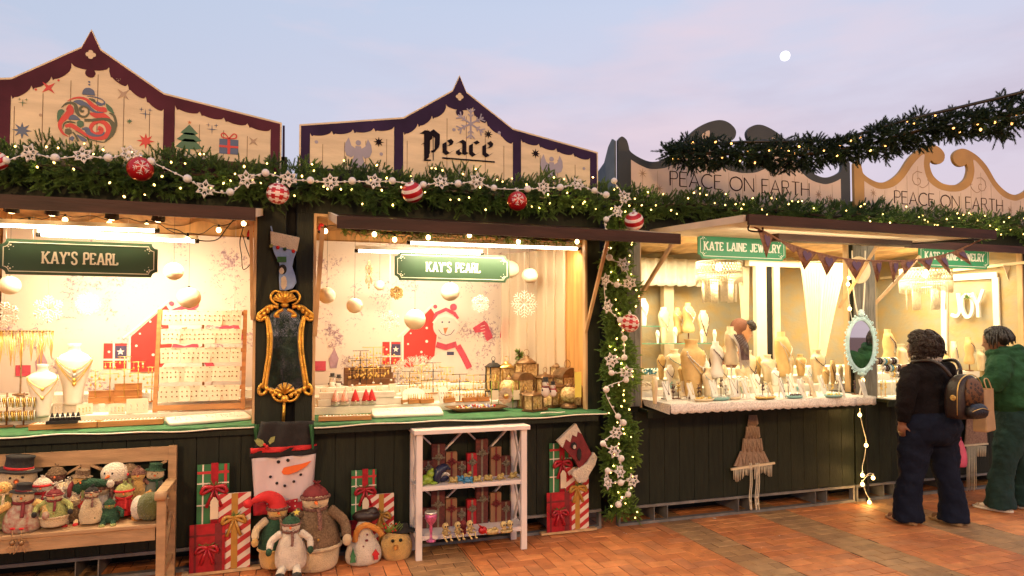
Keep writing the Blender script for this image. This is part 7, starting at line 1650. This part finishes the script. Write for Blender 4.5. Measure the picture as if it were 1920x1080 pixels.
for i,(a,c,d)in enumerate(flags):
 A,C_,D_=onstring(a[0]),onstring(c[0]),at(*d,YB+rnd.uniform(-.03,.05));mid=(A+C_+D_)/3+Vector((0,-.012,0))
 b=MB();b.add([A,C_,D_,mid],[(0,3,1),(1,3,2),(2,3,0)],True);f=b.build('pennant','burlap',t,solid=.002)
 if i not in(1,):
  top_=(A+C_)/2;cx_=top_.lerp(D_,.33);w_=(C_-A).length*.20;hgt=(D_-top_).length*.26;b=MB()
  ux=(C_-A).normalized();uz=(top_-D_).normalized()
  P=[(0,-1),(-.9,.05),(-1,.55),(-.6,.9),(-.15,.75),(0,.45),(.15,.75),(.6,.9),(1,.55),(.9,.05)]
  V=[cx_+ux*x*w_+uz*z*hgt+Vector((0,-.02,0))for x,z in P];b.add(V+[v+Vector((0,.002,0))for v in V],[tuple(range(10)),tuple(range(10,20))[::-1]]+[(k,k+10,(k+1)%10+10,(k+1)%10)for k in range(10)]);b.build('heart','heart_violet',f)
b=MB();c_=at(1611,506,-.12);b.ell(c_,(.14,.012,.13),20,12);o=b.build('straw_fan','bust_cream');recenter(o,c_);tag(o,'round cream straw fan hanging behind the bunting above the oval mirror','fan')
c_=at(1614,646,-.10);s=1/ppm(c_);t=thing('oval_mirror','oval hand mirror in ornate mint frame on the post between the right stalls','mirror',tuple(c_),.10);X=WM[t.name]
a_,h_=33*s,45*s;b=MB(X);b.prism([(a_*math.cos(k*.1963),h_*math.sin(k*.1963))for k in range(32)],-.004,.004);b.build('mirror_glass','mirror',t)
b=MB(X)
for f_,r_ in((1.03,.009),(1.14,.012)):b.tube([(a_*f_*math.cos(k*.157),-.004,h_*(f_-(.05 if f_>1.1 else 0))*math.sin(k*.157))for k in range(40)],r_,6,closed=True)
for k in range(46):
 q=k*6.283/46;rr_=1.26+.06*math.sin(k*2.3);cx_,cz_=a_*rr_*math.cos(q),h_*(rr_-.10)*math.sin(q)
 b.tube([(cx_+.013*math.cos(m_),-.008,cz_+.013*math.sin(m_))for m_ in np.linspace(0,6.28,8)[:-1]],.0045,5,closed=True)
 b.ell((cx_*1.06,-.006,cz_*1.04),(.010,.008,.011),7,5)
b.build('frame','mint_frame',t);b=MB(X)
for k in range(7):q=-1.2+.4*k;b.tube([(0,-.008,h_*1.16),(.045*math.sin(q),-.01,h_*1.16+.07*math.cos(q))],[.006,.011],6)
b.tube([(0,-.006,-h_*1.14),(0,-.006,-h_*1.3)],[.03,.018],8);b.build('crest','mint_frame',t)
b=MB();b.tube(cat([at(1598,470,-.10),at(1600,540,-.10),at(1608,590,-.11)],4),.007,6);b.tube(cat([at(1622,470,-.10),at(1621,540,-.10),at(1618,590,-.11)],4),.007,6);o=b.build('ribbon','white_linen');tag(o,'two white ribbons that carry the oval mirror','ribbon')
gp=[(1592,520),(1590,532),(1593,578),(1618,712),(1612,777),(1624,834),(1617,890),(1637,895),(1617,907),(1630,941)]
t=globe_string('string of lit globe bulbs running down the post to the bricks',gp,-.09,'globe bulb strings inside the left stalls','bulb_amber2','off_white',.017,.0035)if mat('bulb_amber2',(1,.8,.4),.5,emit=(1,.66,.22),es=9)else None
t['group']='globe bulb strings on posts'
for px,py in((1617,895),(1624,834),(1628,938),(1612,778),(1592,530)):q=at(px,py,-.16);lamp('globe_bulb','POINT',tuple(q),1.3,(1,.58,.18),.02)
b=MB();b.box(5.275,5.30,-.02,-.004,0,1.0);o=b.build('dark_post','gap_black');tag(o,'narrow black post behind the globe bulbs','post')
def MQ(px,py,Y=-.03):return at(px,py,Y)
t=thing('macrame_hanging','mauve macrame wall hanging with white fringe below the lace cloth','wall hanging',tuple(MQ(1411,890)))
b=MB();b.bar(MQ(1371,880,-.045),MQ(1452,868,-.045),.018,.018);b.build('dowel','bust_cream',t)
b=MB();tiers=[(1411,778,1411,7,800,10),(1411,800,1411,12,825,14),(1411,822,1411,17,850,20),(1411,846,1411,22,876,34)]
for k,(cx_,y0,_,w0,y1,w1)in enumerate(tiers):
 P=[(cx_-w0,y0),(cx_+w0,y0),(cx_+w1,y1-6),(cx_+w1*.5,y1-1),(cx_,y1+5),(cx_-w1*.5,y1+1),(cx_-w1,y1-2)];b.prism([(MQ(*q).x,MQ(*q).z)for q in P][::-1],-.040+.004*k,-.030+.004*k)
 for j in range(5):
  f=(j-2)/2.2;a0=MQ(cx_+w0*f,y0+2,-.044+.004*k);a1=MQ(cx_+w1*f*.9,y1-2,-.044+.004*k);b.tube([a0,a1],.0045,5)
  if j<4:f2=(j-1.2)/2.2;b.tube([a0,MQ(cx_+w1*f2*.9,y1-3,-.046+.004*k)],.004,5)
b.build('knotted_panel','macrame_mauve',t);b=MB()
for k in range(30):
 px=1376+k*2.45;
 if abs(px-1408)<5:continue
 L_=20+5*math.sin(k*.5);y0=880-(px-1371)*.148;b.tube([MQ(px,y0,-.05),MQ(px+rnd.uniform(-1.5,1.5),y0+L_,-.045)],.0042,4)
for px in(1406,1409,1417,1420,1423):b.tube(cat([MQ(px,868,-.055),MQ(px+1,905,-.05),MQ(px-1,935,-.05),MQ(px+rnd.uniform(-1,2),956,-.06)],4),.005,5)
for px,py in((1407,940),(1419,932),(1421,945),(1408,953)):b.ell(MQ(px,py,-.055),.013,8,6)
b.build('fringe','macrame',t)
t=thing('macrame_hanging','macrame hanging with long fringe low between the two shoppers','wall hanging',tuple(MQ(1832,860)));b=MB();b.bar(MQ(1805,836,-.045),MQ(1852,832,-.045),.016,.016);b.build('dowel','bust_cream',t)
b=MB();P=[(1812,770),(1846,770),(1850,832),(1808,834)];b.prism([(MQ(*q).x,MQ(*q).z)for q in P][::-1],-.04,-.03);b.build('knotted_panel','burlap',t);b=MB()
for k in range(18):px=1813+k*2.1;L_=20 if k>8 else 85-3*(k%3);b.tube([MQ(px,836,-.05),MQ(px+rnd.uniform(-1,1),836+L_,-.05)],.0045,4)
b.build('fringe','macrame',t)
tex=bpy.data.textures.new('folds','CLOUDS');tex.noise_scale=.085;tex.noise_depth=2
def body(mb,name,m_,parent,vox=.011,smooth=4,disp=0.0):
 o=mb.build(name,m_,parent)
 r=o.modifiers.new('remesh','REMESH');r.mode='VOXEL';r.voxel_size=vox;r.use_smooth_shade=True
 s=o.modifiers.new('smooth','SMOOTH');s.iterations=smooth;s.factor=.6
 if disp:d=o.modifiers.new('folds','DISPLACE');d.texture=tex;d.strength=disp;d.mid_level=.5;d.texture_coords='LOCAL'
 return o
def limb(mb,pts,rs,n=16,sub=5):
 P=cat(pts,sub);m=len(pts)-1;rr=[float(np.interp(i/sub,range(m+1),rs))for i in range(len(P))];mb.tube(P,rr,n)
def headmesh(mb,c,s,yaw=0.0,pitch=0.0):
 X=mb.X@Matrix.Translation(c)@Matrix.Rotation(yaw,4,'Z')@Matrix.Rotation(pitch,4,'X')@Matrix.Scale(s,4);q=MB(X)
 q.loft([(0,.035,-.112,.022,.022),(0,.030,-.10,.042,.048),(0,.02,-.07,.060,.075),(0,.01,-.03,.070,.090),(0,0,.02,.075,.098),(0,-.005,.07,.070,.090),(0,-.01,.105,.045,.06),(0,-.01,.118,.012,.02)],20)
 q.tube([(0,.088,.018),(0,.102,-.005),(0,.113,-.022)],[.008,.011,.015],8);q.ell((0,.095,-.052),(.024,.012,.007),10,6);q.ell((0,.094,-.063),(.02,.012,.007),10,6);q.ell((0,.078,-.092),(.02,.018,.015),8,6)
 for sx in(-1,1):q.ell((sx*.073,-.005,-.005),(.010,.019,.031),10,7);q.ell((sx*.045,.062,-.03),(.022,.022,.02),8,6)
 q.tube([(0,-.005,-.04),(0,-.012,-.13),(0,-.018,-.19)],[.052,.052,.062],14)
 mb.v+=[tuple(v)for v in q.v]if 0 else[]
 b0=len(mb.v);mb.v+=q.v
 for f in q.f:mb.f.append([i+b0 for i in f]);mb.mi.append(0);mb.sm.append(True)
 return X
def hand(mb,w,d,s=1.0,side=1,curl=.5):
 w=Vector(w);d=Vector(d).normalized();a,u=frame_of(d);
 pal=w+d*.075*s
 mb.tube([w,w+d*.03*s,pal],[.026*s,.034*s,.032*s],10)
 for k in range(4):
  off=a*((k-1.5)*.018*s);L_=(.068,.078,.074,.058)[k]*s;p0=pal+off-d*.01*s;d1=(d+u*curl*.5).normalized();d2=(d+u*curl*1.4).normalized()
  mb.tube([p0,p0+d1*L_*.45,p0+d1*L_*.45+d2*L_*.35,p0+d1*L_*.45+(d2+u*curl*.5).normalized()*L_*.62],[.0095*s,.0088*s,.008*s,.006*s],8)
 t0=w+d*.02*s+a*side*.026*s;mb.tube([t0,t0+(d*.6+a*side*.8+u*.3)*.035*s,t0+(d*1.1+a*side*.9+u*.5)*.052*s],[.012*s,.0105*s,.008*s],8)
def eyes(X,par):
 for sx in(-1,1):b=MB(X);b.ell((sx*.028,.083,.012),(.011,.007,.007),10,6);b.build('eye','black_felt',par)
P1=atz(1742,981,0);t=thing('person','person in black sweater and flared dark jeans wearing a leopard print backpack','person',tuple(P1),.05);X=WM[t.name]
b=MB(X);HX=headmesh(b,(-.01,.03,1.50),1.02,.25,.12)
limb(b,[(0,0,1.40),(0,-.01,1.2),(0,0,.95)],[.09,.16,.17]);
for sx,fx,fy in((-1,-.17,.06),(1,.17,-.09)):limb(b,[(sx*.12,0,.9),(sx*.135,fy*.4,.60),(sx*.14,fy*.7,.42),(fx,fy,.22),(fx,fy,.06)],[.11,.09,.06,.05,.042]);limb(b,[(fx,fy,.05),(fx-.01,fy+.10,.035),(fx-.02,fy+.17,.03)],[.045,.04,.03])
limb(b,[(-.20,0,1.34),(-.27,-.02,1.10),(-.27,.02,.86)],[.06,.05,.035]);hand(b,(-.27,.02,.86),(.02,.10,-1),1.0,1,.5)
limb(b,[(.20,0,1.34),(.28,.05,1.12),(.18,.28,1.10)],[.06,.05,.035]);hand(b,(.18,.28,1.10),(-.3,.9,.1),1.0,-1,.6)
body(b,'body','skin_brown',t,.010,3);eyes(HX,t)
b=MB(X);b.loft([(0,.0,.86,.235,.20),(0,0,.95,.25,.205),(0,.0,1.05,.225,.185),(0,-.01,1.18,.215,.18),(0,-.02,1.29,.215,.155),(0,-.02,1.355,.17,.115),(0,-.015,1.41,.085,.08),(0,-.01,1.43,.07,.07)],24)
limb(b,[(-.17,-.02,1.335),(-.27,-.04,1.17),(-.285,-.02,1.02),(-.27,.015,.87)],[.085,.082,.068,.05]);limb(b,[(.17,-.02,1.335),(.29,.0,1.16),(.28,.12,1.09),(.19,.26,1.10)],[.085,.08,.068,.05])
body(b,'sweater','knit_black',t,.011,3,.04)
b=MB(X);b.loft([(0,0,.99,.215,.18),(0,-.01,.92,.25,.215),(0,-.02,.83,.262,.235),(0,-.01,.74,.25,.21),(0,0,.68,.21,.17)],24)
for sx,fx,fy in((-1,-.17,.06),(1,.17,-.09)):limb(b,[(sx*.12,0,.80),(sx*.135,fy*.4,.60),(sx*.14,fy*.7,.42),(fx-.0,fy,.22),(fx,fy,.03)],[.145,.128,.098,.102,.125],18)
body(b,'jeans','denim',t,.012,2,.036)
for fx,fy in((-.17,.06),(.17,-.09)):b=MB(X);b.loft([(fx-.01,fy+.06,.003,.046,.145),(fx-.01,fy+.06,.02,.05,.15),(fx-.01,fy+.05,.045,.044,.13),(fx-.01,fy+.0,.075,.035,.07)],18);b.build('shoe','plush_yellow' if 0 else 'shoe_tan',t)if mat('shoe_tan',(.45,.30,.16),.7,.3,40)else None
def curls(X,c,r,n,m_,par,seed,cl=.035,rr=.008,name='hair',zmin=-.8,front=.35):
 b=MB(X);rg=random.Random(seed);b.ell(c,(r[0]*.93,r[1]*.93,r[2]*.93),20,14)
 for k in range(n):
  v=Vector((rg.gauss(0,1),rg.gauss(0,1),rg.gauss(0,1))).normalized()
  if v.z<zmin or v.y>front+.4*max(0,v.z):continue
  r_=rg.uniform(.94,1.16)
  p=Vector(c)+Vector((v.x*r[0],v.y*r[1],v.z*r[2]))*r_;a,u=frame_of(v);ph=rg.uniform(0,6)
  b.tube([p+(a*math.cos(ph+q*1.3)+u*math.sin(ph+q*1.3))*cl*.33+v*(q*cl*.12-.006)+Vector((0,0,-q*cl*.12))for q in range(6)],[rr,rr,rr*.9,rr*.8,rr*.7,rr*.3],5)
 b.build(name,m_,par)
curls(HX,(0,-.02,.03),(.118,.118,.112),640,'hair_brown',t,3,.062,.0085)
b=MB(X);b.tube([(.088*math.cos(a),-.01+.085*math.sin(a),1.408+.012*math.sin(a))for a in np.linspace(0,6.28,25)[:-1]],.030,10,closed=True);o=b.build('scarf','scarf_print',t)if mat('scarf_print',(.05,.05,.05),.9,.9,45,.6,60,c2=(.62,.55,.50))else None
mat('leopard',(.28,.12,.04),.6)
def leopard():
 m=MATS['leopard'];n=m.node_tree.nodes;l=m.node_tree.links;v=n.new('ShaderNodeTexVoronoi');v.inputs['Scale'].default_value=34;tt=n.new('ShaderNodeTexCoord');l.new(tt.outputs['Object'],v.inputs['Vector'])
 r=n.new('ShaderNodeValToRGB');r.color_ramp.elements[0].position=.0;r.color_ramp.elements[0].color=(.07,.026,.01,1);r.color_ramp.elements[1].position=.55;r.color_ramp.elements[1].color=(.13,.055,.02,1)
 for p_,c_ in((.22,(.07,.026,.01,1)),(.26,(.012,.008,.006,1)),(.42,(.012,.008,.006,1)),(.46,(.13,.055,.02,1))):q=r.color_ramp.elements.new(p_);q.color=c_
 l.new(v.outputs['Distance'],r.inputs[0]);l.new(r.outputs[0],n['Principled BSDF'].inputs['Base Color'])
leopard()
BPm=X@Matrix.Translation((.02,-.31,1.10));bc=BPm.to_translation();t2=thing('backpack','small black leather backpack with leopard print panel on the back of the shopper in black','backpack',tuple(bc),.05);X2=WM[t2 .name]@Matrix.Scale(1.14,4)
b=MB(X2);b.loft([(0,.0,-.155,.12,.055,5),(0,0,-.145,.135,.07,5),(0,0,.0,.138,.075,5),(0,0,.08,.125,.07,4),(0,0,.14,.085,.055,3),(0,0,.165,.03,.03,3)],28);b.build('bag','leather_brown',t2,subsurf=1)
b=MB(X2);b.loft([(0,-.072,-.05,.085,.014,5),(0,-.075,.05,.088,.014,5),(0,-.068,.11,.065,.014,3),(0,-.055,.14,.03,.012,3)],24);b.build('leopard_panel','leopard',t2)
b=MB(X2);b.loft([(0,-.085,-.15,.085,.028,5),(0,-.09,-.10,.10,.035,5),(0,-.085,-.055,.09,.028,4),(0,-.08,-.035,.05,.015,3)],24);b.build('front_pocket','leather_black',t2,subsurf=1)
b=MB(X2);b.tube(cat([(-.128,-.04,-.12),(-.13,-.045,.05),(-.09,-.045,.13),(0,-.045,.163),(.09,-.045,.13),(.13,-.045,.05),(.128,-.04,-.12)],5),.004,6);b.tube(cat([(-.09,-.118,-.09),(0,-.128,-.068),(.09,-.118,-.09)],5),.003,5);b.build('zip','brass',t2)
b=MB(X2);b.tube([(-.142+0,-.02+.016*math.cos(a),-.0+.016*math.sin(a))for a in np.linspace(0,6.28,11)[:-1]],.006,6,closed=True);b.ell((-.142,-.02,0),(.004,.012,.012),8,6);b.build('charm','brass',t2)
for sx in(-1,1):b=MB(X2);b.tube(cat([(sx*.05,.055,.14),(sx*.09,.09,.215),(sx*.125,.16,.255),(sx*.15,.28,.24)],5),.014,6);b.build('strap','leather_brown',t2)
b=MB(X2);b.tube(cat([(-.03,.03,.155),(-.02,.03,.19),(.02,.03,.19),(.03,.03,.155)],4),.006,6);b.build('handle','leather_brown',t2)
pb_=at(1803,850,-.55);t=thing('pink_bag','crumpled pink plastic bag hanging beside the shopper in black','bag',tuple(pb_));b=MB(WM[t.name]);b.loft([(0,0,-.13,.04,.03),(0,0,-.10,.055,.04),(.005,0,.0,.05,.035),(-.005,0,.08,.03,.02),(0,0,.12,.008,.008)],18);o=b.build('bag','pink_plastic',t,subsurf=1)
b=MB(WM[t.name]);b.tube([(0,0,.12),(.0,.02,.20)],.005,5);b.build('handle','pink_plastic',t)
P2=atz(1908,958,0);t=thing('person','person in dark green hoodie and teal flared trousers leaning over the far right counter','person',tuple(P2),.42);X=WM[t.name]
b=MB(X);HX=headmesh(b,(0,.13,1.545),1.02,.25,-.28)
limb(b,[(0,.06,1.42),(0,.0,1.2),(0,-.03,.95)],[.09,.16,.17])
for sx,fx,fy in((-1,-.13,.10),(1,.16,-.04)):limb(b,[(sx*.11,0,.9),(sx*.12,fy*.4,.58),(sx*.13,fy*.7,.42),(fx,fy,.22),(fx,fy,.06)],[.11,.08,.055,.048,.042]);limb(b,[(fx,fy,.05),(fx,fy+.10,.035),(fx,fy+.17,.03)],[.045,.04,.03])
limb(b,[(-.19,.05,1.38),(-.28,.12,1.16),(-.14,.36,1.14)],[.06,.05,.035]);hand(b,(-.14,.36,1.14),(.3,.9,.1),1.0,1,.6)
limb(b,[(.19,.05,1.38),(.28,.12,1.16),(.14,.36,1.12)],[.06,.05,.035]);hand(b,(.14,.36,1.12),(-.3,.9,.1),1.0,-1,.6)
body(b,'body','skin_brown',t,.010,3);eyes(HX,t)
b=MB(X);b.loft([(0,-.02,.90,.215,.19),(0,-.03,.96,.25,.22),(0,-.01,1.08,.25,.215),(0,.02,1.22,.245,.20),(0,.04,1.33,.23,.17),(0,.06,1.41,.17,.125),(0,.08,1.465,.09,.09)],24)
limb(b,[(-.18,.05,1.37),(-.30,.08,1.20),(-.27,.22,1.13),(-.16,.34,1.14)],[.10,.095,.078,.05]);limb(b,[(.18,.05,1.37),(.30,.08,1.20),(.27,.22,1.12),(.16,.34,1.12)],[.10,.095,.078,.05])
b.loft([(0,-.02,1.33,.13,.06),(0,-.03,1.38,.15,.085),(0,-.01,1.44,.14,.09),(0,.03,1.49,.10,.08)],18)
b.tube([(.115*math.cos(a),.07+.115*math.sin(a),1.455-.03*math.sin(a))for a in np.linspace(0,6.28,21)[:-1]],.034,8,closed=True)
body(b,'hoodie','hoodie_green',t,.011,3,.045)
b=MB(X);b.loft([(0,-.03,.97,.20,.17),(0,-.04,.90,.235,.21),(0,-.04,.80,.245,.225),(0,-.02,.72,.225,.19),(0,0,.66,.19,.15)],24)
for sx,fx,fy in((-1,-.13,.10),(1,.16,-.04)):limb(b,[(sx*.11,-.01,.78),(sx*.12,fy*.4,.58),(sx*.13,fy*.7,.42),(fx,fy,.22),(fx,fy,.035)],[.135,.115,.092,.10,.125],18)
body(b,'trousers','teal_trouser',t,.012,2,.036)
for fx,fy in((-.13,.10),(.16,-.04)):
 b=MB(X);b.loft([(fx,fy+.06,.003,.05,.155),(fx,fy+.06,.022,.053,.158)],20);b.build('shoe_sole','stone_white',t)
 b=MB(X);b.loft([(fx,fy+.06,.023,.05,.15),(fx,fy+.05,.05,.045,.13),(fx,fy+.0,.085,.038,.07)],18);b.build('shoe','shoe_white',t)
b=MB(HX);rg=random.Random(4);b.ell((0,-.018,.03),(.088,.108,.10),20,14)
for k in range(240):
 v=Vector((rg.gauss(0,1),rg.gauss(0,1)-.25,abs(rg.gauss(0,1)))).normalized()
 if v.y>.55:continue
 p=Vector((v.x*.088,-.018+v.y*.108,.03+v.z*.10));dn=Vector((v.x*.12,v.y*.12+.20,-1)).normalized();L_=rg.uniform(.05,.10)*(1.2-.4*v.z)
 b.tube([p,p+v*.014+dn*.01,p+v*.022+dn*L_*.5,p+v*.016+dn*L_],[.0065,.007,.0065,.004],5)
b.build('hair','hair_black',t)
kb=at(1845,766,-.86);t=thing('paper_bag','brown kraft paper bag on the arm of the green hoodie shopper','bag',tuple(kb),.35);X=WM[t.name]
b=MB(X);b.loft([(0,0,-.19,.11,.05,12),(.0,0,-.18,.115,.055,12),(.005,.005,-.02,.11,.05,10),(-.01,0,.17,.125,.045,10)],28,caps=False,smooth=False);b.box(-.10,.10,-.04,.04,-.19,-.186);b.build('bag','kraft',t,solid=.002);b=MB(X);b.tube(cat([(-.06,-.045,.16),(-.05,-.02,.25),(.05,-.02,.25),(.06,-.045,.16)],5),.005,6);b.build('handle','kraft',t)
mbp=at(1820,748,-.78);t=thing('paper_bag','small mint green paper bag with pale handle left of the kraft bag','bag',tuple(mbp),.2);X=WM[t.name]
b=MB(X);b.loft([(0,0,-.15,.065,.03,12),(0,0,.10,.075,.03,12)],24,caps=False,smooth=False);b.box(-.06,.06,-.025,.025,-.15,-.146);b.build('bag','mint_paper',t,solid=.002);b=MB(X);b.tube(cat([(-.04,-.03,.10),(-.03,-.01,.19),(.035,-.01,.19),(.04,-.03,.10)],5),.006,6);b.build('handle','mint_paper',t)
YV=.98;hc=at(1392,622,YV);t=thing('person','person in brown headscarf and cardigan leaning behind the busts of the third stall','person',(hc.x-.12,YV,.2),0.0);X=WM[t.name]
hl=Vector((.12,0,hc.z-.2));b=MB(X);HX=headmesh(b,tuple(hl),.98,-2.05,-.30)
limb(b,[tuple(hl+Vector((-.05,0,-.12))),tuple(hl+Vector((-.16,.02,-.32))),(-.08,.02,.75),(-.06,.02,.55)],[.07,.15,.15,.15])
for sy in(-1,1):limb(b,[(-.06,sy*.09,.6),(-.05,sy*.10,.3),(-.05,sy*.10,.0)],[.1,.07,.05])
limb(b,[(-.06,-.2,hl.z-.30),(.02,-.28,hl.z-.5),(.22,-.26,hl.z-.55)],[.055,.05,.032]);hand(b,(.22,-.26,hl.z-.55),(1,.1,-.2),.95,1,.6)
limb(b,[(-.06,.2,hl.z-.30),(.02,.28,hl.z-.5),(.22,.24,hl.z-.55)],[.055,.05,.032]);hand(b,(.22,.24,hl.z-.55),(1,.1,-.2),.95,-1,.6)
body(b,'body','skin_gold',t,.010,3)if mat('skin_gold',(.36,.17,.08),.5,.1,10)else None;eyes(HX,t)
b=MB(X);b.loft([(-.06,.0,.50,.17,.22),(-.08,0,.75,.17,.22),(-.09,0,hl.z-.48,.16,.23),(-.06,0,hl.z-.33,.13,.21),(0,0,hl.z-.22,.08,.10)],22)
limb(b,[(-.07,-.18,hl.z-.30),(.0,-.28,hl.z-.46),(.2,-.26,hl.z-.55)],[.085,.08,.05]);limb(b,[(-.07,.18,hl.z-.30),(.0,.28,hl.z-.46),(.2,.24,hl.z-.55)],[.085,.08,.05]);body(b,'cardigan','brown_scarf',t,.012,4,.02)
b=MB(X);b.loft([(-.07,0,.0,.12,.18),(-.07,0,.3,.14,.19),(-.06,0,.52,.16,.20)],20);b.build('skirt','knit_black',t)
b=MB(HX);b.ell((0,-.045,.035),(.092,.100,.105),20,14);b.loft([(0,-.03,-.14,.10,.10),(0,-.055,-.08,.085,.075),(0,-.055,0,.088,.085),(0,-.045,.05,.09,.09)],20);b.build('headscarf','brown_scarf',t)
curls(HX,(0,.065,.10),(.06,.05,.045),130,'hair_brown',t,8,.03,.007,'hair',-1,2)
